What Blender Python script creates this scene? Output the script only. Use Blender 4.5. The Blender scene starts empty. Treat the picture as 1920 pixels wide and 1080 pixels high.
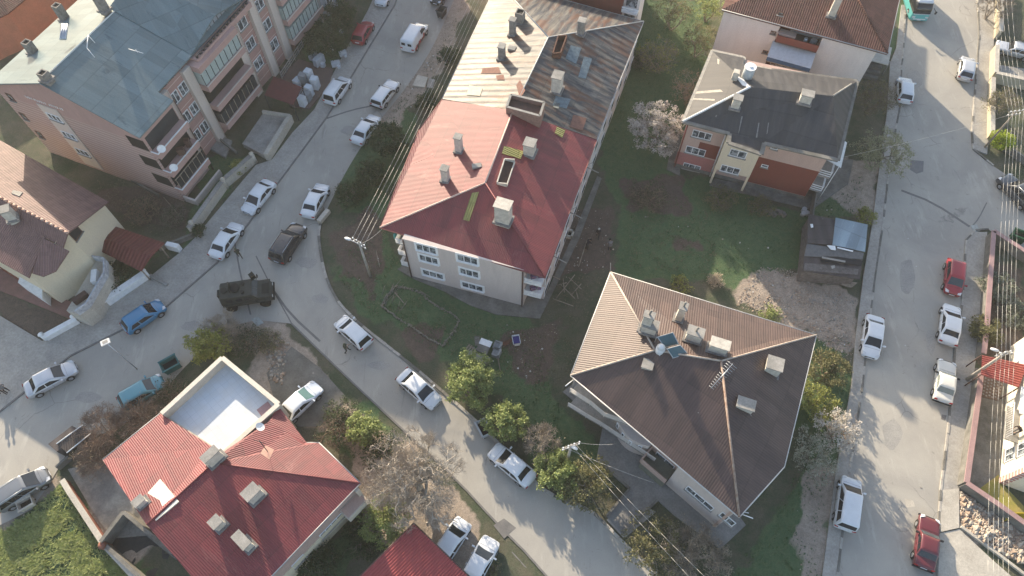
import bpy, bmesh, math, random
import numpy as np
from mathutils import Vector, Matrix, geometry, noise

random.seed(7)
sc = bpy.context.scene
col = sc.collection
R = math.radians
# ---------------------------------------------------------------- camera, sky, sun, exposure
CH = 60.0; FPX = 1300.0; TILT = R(30)
cd = bpy.data.cameras.new('camera'); cam = bpy.data.objects.new('camera', cd); col.objects.link(cam)
cam.location = (0, 0, CH); cam.rotation_euler = (TILT, 0, 0)
cd.sensor_width = 36; cd.lens = 36 * FPX / 1920; cd.clip_start = 1; cd.clip_end = 6000
sc.camera = cam
sc.render.resolution_x = 1024; sc.render.resolution_y = 576
SUN_EL = 17.6; SUN_DIR = -65.0          # elevation, heading of the shadows (degrees from +X)
w = bpy.data.worlds.new('World'); sc.world = w; w.use_nodes = True
wn = w.node_tree; bg = wn.nodes['Background']
sky = wn.nodes.new('ShaderNodeTexSky'); sky.sky_type = 'NISHITA'; sky.sun_disc = False
sky.sun_elevation = R(SUN_EL); sky.sun_rotation = R(-25); sky.air_density = 1.0; sky.dust_density = 1.6; sky.ozone_density = 1.0
hs = wn.nodes.new('ShaderNodeHueSaturation'); hs.inputs['Saturation'].default_value = .9
wn.links.new(sky.outputs[0], hs.inputs['Color']); wn.links.new(hs.outputs[0], bg.inputs[0]); bg.inputs[1].default_value = 0.15
sl = bpy.data.lights.new('sun', 'SUN'); sun = bpy.data.objects.new('sun', sl); col.objects.link(sun)
sl.energy = 5.0; sl.angle = R(0.6); sl.color = (1.0, 0.85, 0.64)
sun.location = (-60, 120, 90)
sun.rotation_euler = Vector((math.cos(R(SUN_DIR)) * math.cos(R(SUN_EL)), math.sin(R(SUN_DIR)) * math.cos(R(SUN_EL)), -math.sin(R(SUN_EL)))).to_track_quat('-Z', 'Y').to_euler()
sc.view_settings.view_transform = 'Standard'; sc.view_settings.look = 'None'
sc.view_settings.gamma = 1; sc.view_settings.use_curve_mapping = False
sc.view_settings.exposure = 1.24
sc.render.engine = 'CYCLES'

# ---------------------------------------------------------------- measuring helpers
CT, ST = math.cos(TILT), math.sin(TILT)
def ray(u, v):
    a, b = (u - 960) / FPX, (v - 540) / FPX
    return Vector((a, ST - b * CT, -CT - b * ST))
def P(u, v, z=0.0):
    d = ray(u, v); t = (z - CH) / d.z
    return Vector((d.x * t, d.y * t, z))
def G2(u, v, z=0.0):
    p = P(u, v, z); return Vector((p.x, p.y))
def px(pts, z=0.0): return [P(u, v, z) for u, v in pts]
def onplane(u, v, p0, n):
    d = ray(u, v); o = Vector((0, 0, CH))
    return o + d * ((p0 - o).dot(n) / d.dot(n))
def nrm(pts):
    n = Vector((0, 0, 0))
    for i in range(len(pts)):
        a, b = pts[i], pts[(i + 1) % len(pts)]
        n += Vector(((a.y - b.y) * (a.z + b.z), (a.z - b.z) * (a.x + b.x), (a.x - b.x) * (a.y + b.y)))
    n.normalize(); return n

# ---------------------------------------------------------------- object helpers
def tag(o, label=None, cat=None, group=None, kind=None):
    if label: o['label'] = label
    if cat: o['category'] = cat
    if group: o['group'] = group
    if kind: o['kind'] = kind
    return o
def thing(name, label, cat, loc=(0, 0, 0), rz=0.0, group=None):
    o = bpy.data.objects.new(name, None); col.objects.link(o)
    o.empty_display_size = 0.3; o.location = loc; o.rotation_euler = (0, 0, rz)
    return tag(o, label, cat, group)
def rootloc(p):
    while p.parent: p = p.parent
    return Vector(p.location)
class MB:
    def __init__(s): s.v = []; s.f = []; s.m = []; s.sm = []
    def face(s, pts, m=0, smooth=False):
        i = len(s.v); s.v += [tuple(p) for p in pts]; s.f.append(tuple(range(i, i + len(pts)))); s.m.append(m); s.sm.append(smooth)
    def grid(s, rows, m=0, smooth=True, closed=False, caps=False):
        i0 = len(s.v); n = len(rows[0])
        for r in rows: s.v += [tuple(p) for p in r]
        for a in range(len(rows) - 1):
            for b in range(n if closed else n - 1):
                c = (b + 1) % n
                s.f.append((i0 + a * n + b, i0 + a * n + c, i0 + (a + 1) * n + c, i0 + (a + 1) * n + b)); s.m.append(m); s.sm.append(smooth)
        if caps:
            s.f.append(tuple(i0 + k for k in reversed(range(n)))); s.m.append(m); s.sm.append(False)
            s.f.append(tuple(i0 + (len(rows) - 1) * n + k for k in range(n))); s.m.append(m); s.sm.append(False)
    def prism(s, poly, z0, z1, m=0, mtop=None, bottom=True):
        """poly: CCW or CW list of (x,y) ; simple extrusion"""
        pts = [Vector((p[0], p[1])) for p in poly]
        area = sum(pts[i].x * pts[(i + 1) % len(pts)].y - pts[(i + 1) % len(pts)].x * pts[i].y for i in range(len(pts)))
        if area < 0: pts = pts[::-1]
        n = len(pts)
        for i in range(n):
            a, b = pts[i], pts[(i + 1) % n]
            s.face([(a.x, a.y, z0), (b.x, b.y, z0), (b.x, b.y, z1), (a.x, a.y, z1)], m)
        top = [(p.x, p.y, z1) for p in pts]
        if n <= 4: s.face(top, m if mtop is None else mtop)
        else:
            for t in geometry.tessellate_polygon([[Vector(q) for q in top]]):
                tri = [Vector(top[k]) for k in t]
                if nrm(tri).z < 0: tri.reverse()
                s.face(tri, m if mtop is None else mtop)
        if bottom and n <= 4: s.face([(p.x, p.y, z0) for p in reversed(pts)], m)
    def box(s, c, size, rz=0.0, m=0, mtop=None):
        """c = centre of base"""
        hx, hy = size[0] / 2, size[1] / 2; co, si = math.cos(rz), math.sin(rz)
        poly = [(c[0] + x * co - y * si, c[1] + x * si + y * co) for x, y in ((-hx, -hy), (hx, -hy), (hx, hy), (-hx, hy))]
        s.prism(poly, c[2], c[2] + size[2], m, mtop)
    def tube(s, a, b, r0, r1=None, n=6, m=0, caps=True, smooth=True):
        a, b = Vector(a), Vector(b); r1 = r0 if r1 is None else r1
        d = (b - a)
        if d.length < 1e-6: return
        d.normalize(); u = d.orthogonal().normalized(); w_ = d.cross(u)
        rows = [[c + (u * math.cos(2 * math.pi * k / n) + w_ * math.sin(2 * math.pi * k / n)) * r for k in range(n)] for c, r in ((a, r0), (b, r1))]
        s.grid(rows, m, smooth, True, caps)
    def path(s, pts, r, n=5, m=0):
        for a, b in zip(pts, pts[1:]): s.tube(a, b, r, r, n, m)
    def wall(s, a, b, z0, z1, m=0, outside=None):
        s.face([(a[0], a[1], z0), (b[0], b[1], z0), (b[0], b[1], z1), (a[0], a[1], z1)], m)
    def slabline(s, a, b, th, z0, z1, m=0, mtop=None):
        """free standing wall between two 2D points"""
        a, b = Vector((a[0], a[1])), Vector((b[0], b[1])); d = (b - a).normalized(); n = Vector((-d.y, d.x)) * th / 2
        s.prism([a - n, b - n, b + n, a + n], z0, z1, m, mtop)
    def build(s, name, mats, parent=None, local=False, sub=0, bev=0.0):
        if not isinstance(mats, (list, tuple)): mats = [mats]
        off = Vector((0, 0, 0)) if (local or parent is None) else rootloc(parent)
        me = bpy.data.meshes.new(name)
        me.from_pydata([(x - off.x, y - off.y, z - off.z) for x, y, z in s.v], [], s.f)
        for m in mats: me.materials.append(m)
        me.polygons.foreach_set('material_index', s.m); me.polygons.foreach_set('use_smooth', s.sm)
        uvl = me.uv_layers.new(name='UVMap')
        uv = np.zeros((len(me.loops), 2), 'f'); li = 0
        for f in s.f:
            p = [Vector(s.v[k]) for k in f[:4]]; n = nrm(p)
            if abs(n.z) > 0.999 or n.length < .5: ua, va = Vector((1, 0, 0)), Vector((0, 1, 0))
            else:
                ua = Vector((0, 0, 1)).cross(n).normalized(); va = n.cross(ua)
            for k in f:
                q = Vector(s.v[k]); uv[li] = (q.dot(ua), q.dot(va)); li += 1
        uvl.data.foreach_set('uv', uv.ravel())
        me.update()
        o = bpy.data.objects.new(name, me); col.objects.link(o)
        if parent: o.parent = parent
        if sub:
            md = o.modifiers.new('sub', 'SUBSURF'); md.levels = sub; md.render_levels = sub
        if bev:
            md = o.modifiers.new('bev', 'BEVEL'); md.width = bev; md.segments = 2; md.limit_method = 'ANGLE'
        return o
def clone(root, loc, rz, label, group=None):
    def cp(o, par):
        c = o.copy(); col.objects.link(c); c.parent = par
        for ch in list(o.children): cp(ch, c)
        return c
    r = cp(root, None); r.location = loc; r.rotation_euler = (0, 0, rz); r['label'] = label
    if group: r['group'] = group
    return r

# ---------------------------------------------------------------- materials
MATS = {}
SHINY = ('window_glass', 'curtained_glass', 'tinted_car_glass', 'windscreen_glass', 'headlamp_lens', 'green_screen', 'collector', 'penthouse_glass', 'balcony_glazing')
def newmat(name):
    m = bpy.data.materials.new(name); m.use_nodes = True
    nt = m.node_tree; b = nt.nodes['Principled BSDF']; b.inputs['Specular IOR Level'].default_value = .2 if name not in SHINY and not name.startswith('paint_') else .5
    return m, nt, b
def L(nt, a, b): nt.links.new(a, b)
def nz(nt, vec, scale, detail=4, rough=0.6, dist=0.0):
    n = nt.nodes.new('ShaderNodeTexNoise'); n.inputs['Scale'].default_value = scale; n.inputs['Detail'].default_value = detail
    n.inputs['Roughness'].default_value = rough; n.inputs['Distortion'].default_value = dist
    if vec is not None: L(nt, vec, n.inputs['Vector'])
    return n.outputs['Fac']
def ramp(nt, fac, a, b, c0=(0, 0, 0), c1=(1, 1, 1)):
    r = nt.nodes.new('ShaderNodeValToRGB'); r.color_ramp.elements[0].position = a; r.color_ramp.elements[1].position = b
    r.color_ramp.elements[0].color = (*c0, 1); r.color_ramp.elements[1].color = (*c1, 1); L(nt, fac, r.inputs[0]); return r.outputs[0]
def mix(nt, fac, a, b, mode='MIX'):
    n = nt.nodes.new('ShaderNodeMix'); n.data_type = 'RGBA'; n.blend_type = mode
    for sck, val in ((0, fac), (6, a), (7, b)):
        if hasattr(val, 'is_output') or isinstance(val, bpy.types.NodeSocket): L(nt, val, n.inputs[sck])
        elif sck == 0: n.inputs[0].default_value = val
        else: n.inputs[sck].default_value = (*val, 1)
    return n.outputs[2]
def mth(nt, op, a, b=0.0):
    n = nt.nodes.new('ShaderNodeMath'); n.operation = op
    for k, val in enumerate((a, b)):
        if isinstance(val, bpy.types.NodeSocket): L(nt, val, n.inputs[k])
        else: n.inputs[k].default_value = val
    return n.outputs[0]
def bump(nt, bs, h, strength=0.5, dist=0.02):
    n = nt.nodes.new('ShaderNodeBump'); n.inputs['Strength'].default_value = strength; n.inputs['Distance'].default_value = dist
    L(nt, h, n.inputs['Height']); L(nt, n.outputs[0], bs.inputs['Normal'])
def pos(nt):
    return nt.nodes.new('ShaderNodeNewGeometry').outputs['Position']
def objc(nt):
    return nt.nodes.new('ShaderNodeTexCoord').outputs['Object']
def uvc(nt):
    return nt.nodes.new('ShaderNodeTexCoord').outputs['UV']
def mapv(nt, vec, scale=(1, 1, 1)):
    n = nt.nodes.new('ShaderNodeMapping'); n.inputs['Scale'].default_value = scale; L(nt, vec, n.inputs[0]); return n.outputs[0]
def M(name, c, c2=None, scale=1.5, rough=0.8, bmp=0.0, metal=0.0, lo=0.35, hi=0.65, obj=False, fine=0.12):
    """mottled surface: two colours by noise plus a fine grain"""
    if name in MATS: return MATS[name]
    m, nt, b = newmat(name); vec = objc(nt) if obj else pos(nt)
    c2 = c2 or tuple(x * 0.75 for x in c)
    k = ramp(nt, nz(nt, vec, scale, 6, 0.65), lo, hi)
    cc = mix(nt, k, c, c2)
    g = ramp(nt, nz(nt, vec, scale * 11, 3, 0.7), 0.25, 0.75, (1 - fine * 2,) * 3, (1 + fine,) * 3)
    cc = mix(nt, 1.0, cc, g, 'MULTIPLY'); L(nt, cc, b.inputs['Base Color'])
    b.inputs['Roughness'].default_value = rough; b.inputs['Metallic'].default_value = metal
    if bmp: bump(nt, b, nz(nt, vec, scale * 9, 4), bmp, 0.03)
    MATS[name] = m; return m
def roofmat(name, c, c2, rib=0.25, row=1.6, rust=None, rustlo=0.55, rusthi=0.62, rough=0.5, metal=0.0, bmp=0.9, streak=0.5, lo=.35, hi=.7, ribdark=.25, spec=.22):
    """sheet or tile roofing laid out in metres along (u) and up (v) the slope"""
    m, nt, b = newmat(name); uv = uvc(nt)
    sx = nt.nodes.new('ShaderNodeSeparateXYZ'); L(nt, uv, sx.inputs[0])
    wave = mth(nt, 'SINE', mth(nt, 'MULTIPLY', sx.outputs[0], 2 * math.pi / rib))
    frac = mth(nt, 'FRACT', mth(nt, 'MULTIPLY', sx.outputs[1], 1.0 / row))
    seam = ramp(nt, frac, 0.0, 0.06, (0.55, 0.55, 0.55), (1, 1, 1))
    st = nz(nt, mapv(nt, uv, (1.6, streak * 0.35, 1)), 1.0, 6, 0.7, 0.6)
    cc = mix(nt, ramp(nt, st, lo, hi), c, c2)
    # patches: individual sheets differ a little
    cell = nt.nodes.new('ShaderNodeTexWhiteNoise'); cell.noise_dimensions = '2D'
    fl = nt.nodes.new('ShaderNodeVectorMath'); fl.operation = 'FLOOR'; L(nt, mapv(nt, uv, (1 / 1.0, 1 / row, 1)), fl.inputs[0]); L(nt, fl.outputs[0], cell.inputs[0])
    cc = mix(nt, 1.0, cc, ramp(nt, cell.outputs['Value'], 0, 1, (0.84,) * 3, (1.1,) * 3), 'MULTIPLY')
    if rust:
        k = ramp(nt, nz(nt, mapv(nt, uv, (0.9, 0.22, 1)), 0.9, 7, 0.75, 0.5), rustlo, rusthi)
        cc = mix(nt, k, cc, rust)
    cc = mix(nt, 0.6, cc, mix(nt, 1.0, cc, seam, 'MULTIPLY'))
    cc = mix(nt, 1.0, cc, ramp(nt, mth(nt, 'ADD', mth(nt, 'MULTIPLY', wave, 0.5), 0.5), 0.0, 1.0, (1 - ribdark,) * 3, (1.0,) * 3), 'MULTIPLY')
    cc = mix(nt, 1.0, cc, ramp(nt, nz(nt, uv, 9, 3), .3, .7, (.88,) * 3, (1.06,) * 3), 'MULTIPLY')
    L(nt, cc, b.inputs['Base Color']); b.inputs['Roughness'].default_value = rough; b.inputs['Metallic'].default_value = metal; b.inputs['Specular IOR Level'].default_value = spec
    h = mth(nt, 'ADD', wave, mth(nt, 'MULTIPLY', nz(nt, uv, 2.0, 4), 0.8))
    bump(nt, b, h, bmp, 0.03)
    MATS[name] = m; return m
def wallmat(name, c, c2, line=0.0, linecol=(1, 1, 1), rough=0.85, stain=0.35, lineh=.06):
    """render on a wall, stained in streaks that run down; optional horizontal joints"""
    m, nt, b = newmat(name); uv = uvc(nt)
    st = nz(nt, mapv(nt, uv, (1.2, 0.25, 1)), 1.1, 6, 0.7, 0.3)
    cc = mix(nt, ramp(nt, st, .5 - stain * .5, .95), c, c2)
    if line:
        sx = nt.nodes.new('ShaderNodeSeparateXYZ'); L(nt, uv, sx.inputs[0])
        fr = mth(nt, 'FRACT', mth(nt, 'MULTIPLY', sx.outputs[1], 1 / line))
        cc = mix(nt, mth(nt, 'LESS_THAN', fr, lineh), cc, linecol)
    cc = mix(nt, 1.0, cc, ramp(nt, nz(nt, uv, 7, 4), .3, .7, (.92,) * 3, (1.05,) * 3), 'MULTIPLY')
    L(nt, cc, b.inputs['Base Color']); b.inputs['Roughness'].default_value = rough
    bump(nt, b, nz(nt, uv, 25, 3), .25, .01)
    MATS[name] = m; return m
def plain(name, c, rough=0.5, metal=0.0, coat=0.0, trans=0.0):
    if name in MATS: return MATS[name]
    m, nt, b = newmat(name)
    k = ramp(nt, nz(nt, objc(nt), 3.0, 4), .3, .7, tuple(x * .86 for x in c), tuple(min(1, x * 1.05) for x in c))
    L(nt, k, b.inputs['Base Color'])
    b.inputs['Roughness'].default_value = rough; b.inputs['Metallic'].default_value = metal
    b.inputs['Coat Weight'].default_value = coat; b.inputs['Coat Roughness'].default_value = 0.05
    MATS[name] = m; return m

m_conc = M('concrete', (.36, .34, .31), (.24, .23, .21), .8, .9, .4)
m_concd = M('old_concrete', (.22, .21, .19), (.13, .125, .11), .9, .92, .5)
m_white = plain('white_paint', (.78, .78, .77), .5)
m_glass = plain('window_glass', (.03, .035, .04), .12, 0, 0)
m_curt = M('curtained_glass', (.30, .33, .35), (.06, .07, .08), 2.2, .15, 0, 0, .42, .52)
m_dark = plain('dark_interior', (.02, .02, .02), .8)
m_steel = plain('galvanised_steel', (.45, .47, .5), .4, .6)
m_iron = plain('dark_iron', (.05, .05, .055), .5, .3)
m_wood = M('weathered_timber', (.36, .31, .25), (.22, .18, .14), 3, .9)
m_brown = plain('brown_metal', (.10, .06, .05), .5)
m_rust = M('rusty_metal', (.16, .07, .045), (.08, .05, .04), 4, .8)
m_chim = M('chimney_render', (.62, .58, .50), (.45, .41, .35), 2.5, .9, .3)
m_chimg = M('grey_chimney_block', (.30, .28, .25), (.18, .165, .15), 3, .9, .4)
m_brick = M('red_brick', (.30, .12, .08), (.20, .09, .07), 5, .9, .3)
# ================================================================= GROUND
def npx(pts, z=0.0): return np.array([[p.x, p.y] for p in px(pts, z)])
def sdist(X, Y, poly):
    """signed distance (inside positive) to a polygon"""
    d = np.full(X.shape, 1e9); ins = np.zeros(X.shape, bool); n = len(poly)
    for i in range(n):
        (x0, y0), (x1, y1) = poly[i], poly[(i + 1) % n]
        ex, ey = x1 - x0, y1 - y0; t = np.clip(((X - x0) * ex + (Y - y0) * ey) / (ex * ex + ey * ey + 1e-9), 0, 1)
        d = np.minimum(d, np.hypot(X - x0 - t * ex, Y - y0 - t * ey))
        c = ((y0 > Y) != (y1 > Y)) & (X < ex * (Y - y0) / (ey if abs(ey) > 1e-9 else 1e-9) + x0); ins ^= c
    return np.where(ins, d, -d)
def wob(X, Y, s=1.0, a=1.0):
    r = np.zeros_like(X)
    for k, (fx, fy, ph) in enumerate(((.9, .5, 0), (-.6, 1.1, 2), (1.9, -1.3, 4), (2.7, 2.2, 1), (-4.1, 3.3, 5), (6.3, 5.1, 3))):
        r += np.sin(X * fx * s + Y * fy * s + ph + 1.5 * np.sin(.37 * fx * X * s - .51 * Y * s)) / (1 + k * .6)
    return r * a * .4
STREET = [(770, -70), (740, 10), (613, 220), (517, 350), (462, 425), (408, 492), (307, 580), (133, 667), (0, 772), (-120, 850),
          (-160, 1080), (0, 985), (60, 955), (100, 895), (128, 845), (240, 790), (300, 740), (345, 690), (420, 615), (480, 600), (547, 607),
          (653, 710), (757, 807), (857, 900), (933, 983), (1000, 1050), (1090, 1160),
          (1310, 1160), (1240, 1085), (1160, 1010), (1133, 980), (1103, 953), (1027, 927), (985, 885), (905, 800), (813, 720), (770, 683),
          (647, 587), (613, 530), (600, 470), (597, 427), (612, 395), (650, 318), (700, 240), (750, 180), (800, 110), (830, 50), (880, -70)]
AVENUE = [(1699, -80), (1693, 100), (1690, 123), (1687, 200), (1668, 300), (1655, 420), (1640, 520), (1625, 640), (1617, 720), (1592, 887), (1570, 1073), (1560, 1160),
          (1752, 1160), (1760, 980), (1763, 920), (1770, 863), (1778, 797), (1790, 653), (1803, 573), (1811, 451), (1828, 432), (1853, 430), (1935, 488), (2100, 600),
          (2100, 470), (1862, 311), (1824, 280), (1822, 250), (1828, 169), (1836, 67), (1833, 7), (1830, -80)]
ZONES = dict(
    green=[[(1175, 330), (1300, 330), (1510, 400), (1500, 500), (1400, 540), (1180, 520), (1150, 500)],
           [(1130, 0), (1340, 0), (1330, 100), (1260, 330), (1160, 380), (1120, 300)],
           [(735, 545), (860, 600), (830, 650), (720, 580)], [(130, 890), (-30, 1010), (-40, 1120), (330, 1120), (200, 1000)],
           [(640, 470), (730, 440), (760, 520), (1000, 590), (1060, 800), (980, 800), (880, 700), (690, 590), (630, 520)],
           [(1430, 1000), (1520, 830), (1590, 700), (1560, 1120), (1330, 1120)], [(1000, 700), (1150, 880), (1000, 880)],
           [(470, 300), (350, 460), (380, 300), (420, 290)], [(1690, -40), (1705, 0), (1690, 90), (1670, 100)],
           [(160, 560), (290, 470), (330, 460), (180, 590)], [(1520, 350), (1620, 330), (1610, 420), (1520, 400)],
           [(640, 300), (760, 180), (790, 230), (720, 400), (640, 400)], [(1500, 620), (1600, 640), (1590, 800), (1480, 800)], [(550, 60), (650, 10), (650, 100), (570, 130)],
           [(640, 1120), (700, 980), (560, 1040), (520, 1120)], [(1850, 900), (1905, 950), (1930, 1010), (1820, 930)], [(620, 750), (700, 750), (760, 830), (700, 900), (600, 800)]],
    mud=[[(1070, 395), (1150, 390), (1150, 500), (1060, 520), (1040, 540), (1035, 480)], [(625, 440), (690, 390), (720, 470), (700, 560), (640, 520)],
         [(940, 640), (1060, 590), (1030, 720), (960, 700)], [(1262, 440), (1310, 445), (1330, 475), (1270, 470)], [(180, 360), (360, 330), (340, 430), (230, 420)],
         [(1170, 340), (1290, 330), (1290, 400), (1180, 400)], [(0, 540), (130, 600), (80, 640), (0, 620)], [(1845, 480), (1925, 520), (1925, 700), (1835, 680)],
         [(740, 620), (850, 610), (800, 690)]],
    gravel=[[(1420, 500), (1500, 515), (1612, 560), (1600, 680), (1520, 630), (1370, 570)], [(475, 620), (560, 650), (650, 740), (640, 800), (500, 790), (470, 700)],
            [(690, 240), (790, 110), (835, 20), (880, -60), (900, -60), (840, 110), (790, 180), (740, 240)], [(1800, 915), (1930, 1000), (1930, 1060), (1800, 1000)],
            [(130, 860), (200, 870), (290, 1010), (240, 1060), (190, 1000)], [(0, 960), (90, 890), (130, 890), (0, 1010)], [(640, 740), (760, 830), (840, 920), (900, 985), (880, 1080), (690, 990)],
            [(1570, 300), (1660, 300), (1640, 420), (1610, 420), (1530, 350)], [(1500, 880), (1570, 880), (1540, 1100), (1500, 1100)], [(430, 590), (540, 600), (540, 680), (430, 640)]])
def gauss_axis(a, b, st):
    core = list(np.arange(a, b + 1e-6, st))
    return np.array([a - 1800, a - 500, a - 150, a - 40] + core + [b + 40, b + 150, b + 500, b + 1800])
FLATS = []
# ---- asphalt
def asphalt(name, c1, c2):
    m, nt, b = newmat(name); v = pos(nt)
    k = ramp(nt, nz(nt, v, .16, 7, .62, .5), .35, .66)
    cc = mix(nt, k, c1, c2)
    cc = mix(nt, ramp(nt, nz(nt, mapv(nt, v, (1.2, .25, 1)), .8, 6, .7), .55, .72), cc, tuple(x * 1.14 for x in c1))
    cc = mix(nt, ramp(nt, nz(nt, v, .55, 6, .75, 1.5), .63, .68), cc, tuple(x * .82 for x in c2))
    cr = nt.nodes.new('ShaderNodeTexVoronoi'); cr.feature = 'DISTANCE_TO_EDGE'; cr.inputs['Scale'].default_value = .16
    wv = nt.nodes.new('ShaderNodeVectorMath'); wv.operation = 'ADD'; nn = nt.nodes.new('ShaderNodeTexNoise'); nn.inputs['Scale'].default_value = .7; nn.inputs['Detail'].default_value = 5; L(nt, v, nn.inputs[0])
    L(nt, v, wv.inputs[0]); L(nt, nn.outputs['Color'], wv.inputs[1]); L(nt, wv.outputs[0], cr.inputs['Vector'])
    cm = mth(nt, 'MULTIPLY', ramp(nt, cr.outputs['Distance'], .002, .006, (1,) * 3, (0,) * 3), ramp(nt, nz(nt, v, .2, 3), .5, .6))
    cc = mix(nt, mth(nt, 'MULTIPLY', cm, .5), cc, (.10, .10, .10))
    cc = mix(nt, mth(nt, 'MULTIPLY', ramp(nt, nz(nt, mapv(nt, v, (.9, .18, 1)), 1.0, 7, .8, 1.0), .60, .66), .5), cc, tuple(x * .7 for x in c2))
    cc = mix(nt, mth(nt, 'MULTIPLY', ramp(nt, nz(nt, v, 1.1, 5, .8, .3), .68, .72), .6), cc, (.11, .105, .10))
    cc = mix(nt, 1.0, cc, ramp(nt, nz(nt, v, 18, 3, .8), .25, .75, (.86,) * 3, (1.1,) * 3), 'MULTIPLY')
    L(nt, cc, b.inputs['Base Color']); b.inputs['Roughness'].default_value = .82; bump(nt, b, nz(nt, v, 45, 3), .3, .01)
    return m
m_asph = asphalt('asphalt', (.385, .362, .318), (.305, .288, .258))
m_pave = M('pavement_concrete', (.40, .375, .335), (.29, .275, .25), .5, .88, .3, 0, .35, .7)
m_kerb = M('kerb_stone', (.46, .43, .38), (.32, .30, .27), 2, .9, .3)
m_seam = M('road_seam', (.15, .145, .14), (.20, .19, .18), 1.5, .9)
def sheet(name, pts, z, mat, kind='structure', poly3=None):
    if pts: FLATS.append(npx(pts))
    mb = MB(); vs = [Vector((p.x, p.y, z)) for p in (poly3 or px(pts))]
    for t in geometry.tessellate_polygon([vs]):
        tri = [vs[k] for k in t]
        if nrm(tri).z < 0: tri.reverse()
        mb.face(tri)
    return tag(mb.build(name, mat), kind=kind)
def raised(name, pts, h, mat, z0=-.05):
    FLATS.append(npx(pts)); mb = MB(); mb.prism([(p.x, p.y) for p in px(pts)], z0, h); return tag(mb.build(name, mat), kind='structure')
def smoothline(pts, k=2):
    for _ in range(k):
        q = [pts[0]]
        for a, b_ in zip(pts, pts[1:]): q += [tuple(a[i] * .75 + b_[i] * .25 for i in (0, 1)), tuple(a[i] * .25 + b_[i] * .75 for i in (0, 1))]
        pts = q + [pts[-1]]
    return pts
sheet('street', STREET[:10] + STREET[10:26] + STREET[26:28] + smoothline(STREET[28:], 2), .004, m_asph)
sheet('avenue', AVENUE, .004, m_asph)
def strip(name, pts, wd, z0, z1, mat, smooth=1):
    pts = [G2(u, v_) for u, v_ in smoothline(pts, smooth)]; mb = MB(); Ls, Rs = [], []
    for i, p in enumerate(pts):
        d = (pts[min(i + 1, len(pts) - 1)] - pts[max(i - 1, 0)]).normalized(); n = Vector((-d.y, d.x)) * wd / 2
        Ls.append(p + n); Rs.append(p - n)
    for i in range(len(pts) - 1):
        a, b_, c_, d_ = Rs[i], Rs[i + 1], Ls[i + 1], Ls[i]
        mb.face([(a.x, a.y, z1), (b_.x, b_.y, z1), (c_.x, c_.y, z1), (d_.x, d_.y, z1)])
        if z1 > .02:
            mb.face([(a.x, a.y, z0), (b_.x, b_.y, z0), (b_.x, b_.y, z1), (a.x, a.y, z1)])
            mb.face([(c_.x, c_.y, z0), (d_.x, d_.y, z0), (d_.x, d_.y, z1), (c_.x, c_.y, z1)])
    return tag(mb.build(name, mat), kind='structure')
def kerbstones(pts, wd, h, mat, smooth=1):
    pts = [G2(u, v_) for u, v_ in smoothline(pts, smooth)]; mb = MB(); rk_ = random.Random(len(pts)); acc = 0
    for a, b_ in zip(pts, pts[1:]):
        L_ = (b_ - a).length; d = (b_ - a) / max(L_, 1e-6); n = max(1, round(L_ / .95)); st_ = L_ / n
        for k in range(n):
            c = a + d * (k + .5) * st_; mb.box((c.x, c.y, -.06), (st_ - .03, wd * rk_.uniform(.9, 1.05), .06 + h * rk_.uniform(.75, 1.1)), math.atan2(d.y, d.x) + rk_.gauss(0, .015), rk_.randrange(2))
    return tag(mb.build('kerb', [mat, m_concd]), kind='structure')
# pavements and kerbs
raised('pavement', [(775, -70), (740, 10), (613, 220), (517, 350), (462, 425), (408, 492), (307, 580), (133, 667), (0, 772), (-120, 850), (-120, 560), (0, 592), (80, 640), (180, 588),
                    (283, 518), (340, 472), (365, 447), (480, 310), (510, 300), (548, 250), (590, 205), (640, 110), (690, 20), (730, -70)], .07, m_pave)
strip('kerb', [(770, -70), (740, 10), (613, 220), (517, 350), (462, 425), (408, 492), (307, 580), (133, 667), (0, 772), (-120, 850)], .16, -.02, .085, m_seam, 0)
kerbstones(STREET[28:42], .26, .15, m_kerb, 2)
strip('kerb', [(547, 607), (653, 710), (757, 807), (857, 900), (933, 983), (1000, 1050), (1090, 1160)], .16, -.02, .02, m_seam)
kerbstones([(700, -80), (1697, 20)][1:] + AVENUE[1:12], .18, .14, m_kerb, 0)
kerbstones([(1830, -80), (1833, 7), (1836, 67), (1828, 169), (1822, 250), (1824, 280), (1862, 311)], .18, .14, m_kerb, 0)
kerbstones([(1752, 1160), (1760, 980), (1763, 920), (1770, 863), (1778, 797), (1790, 653), (1803, 573), (1811, 451), (1828, 432), (1853, 430)], .18, .14, m_kerb, 0)
raised('pavement', [(1697, 10), (1693, 100), (1690, 123), (1687, 200), (1668, 300), (1655, 420), (1640, 520), (1625, 640), (1617, 720), (1592, 887), (1570, 1073), (1560, 1160),
                    (1530, 1160), (1542, 1073), (1566, 887), (1596, 720), (1603, 640), (1618, 520), (1635, 420), (1650, 300), (1664, 200), (1668, 120), (1680, 90), (1690, 10)], .10, m_pave)
raised('pavement', [(1830, -80), (1833, 7), (1836, 67), (1828, 169), (1822, 250), (1824, 280), (1850, 290), (1855, 230), (1862, 100), (1866, -80)], .11, m_pave)
raised('pavement', [(1760, 985), (1763, 920), (1770, 863), (1778, 797), (1790, 653), (1803, 573), (1811, 451), (1828, 436), (1850, 436), (1838, 590), (1828, 680), (1812, 800), (1797, 915), (1798, 990)], .10, m_pave)
m_light = M('pale_concrete', (.52, .48, .41), (.40, .365, .31), .7, .9, .3)
raised('paved_yard', [(1760, 1000), (1798, 992), (1860, 1050), (1930, 1110), (1930, 1190), (1740, 1190)], .06, m_light)
raised('pavement', [(1763, 920), (1797, 916), (1797, 990), (1762, 998)], .12, m_light)
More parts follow.
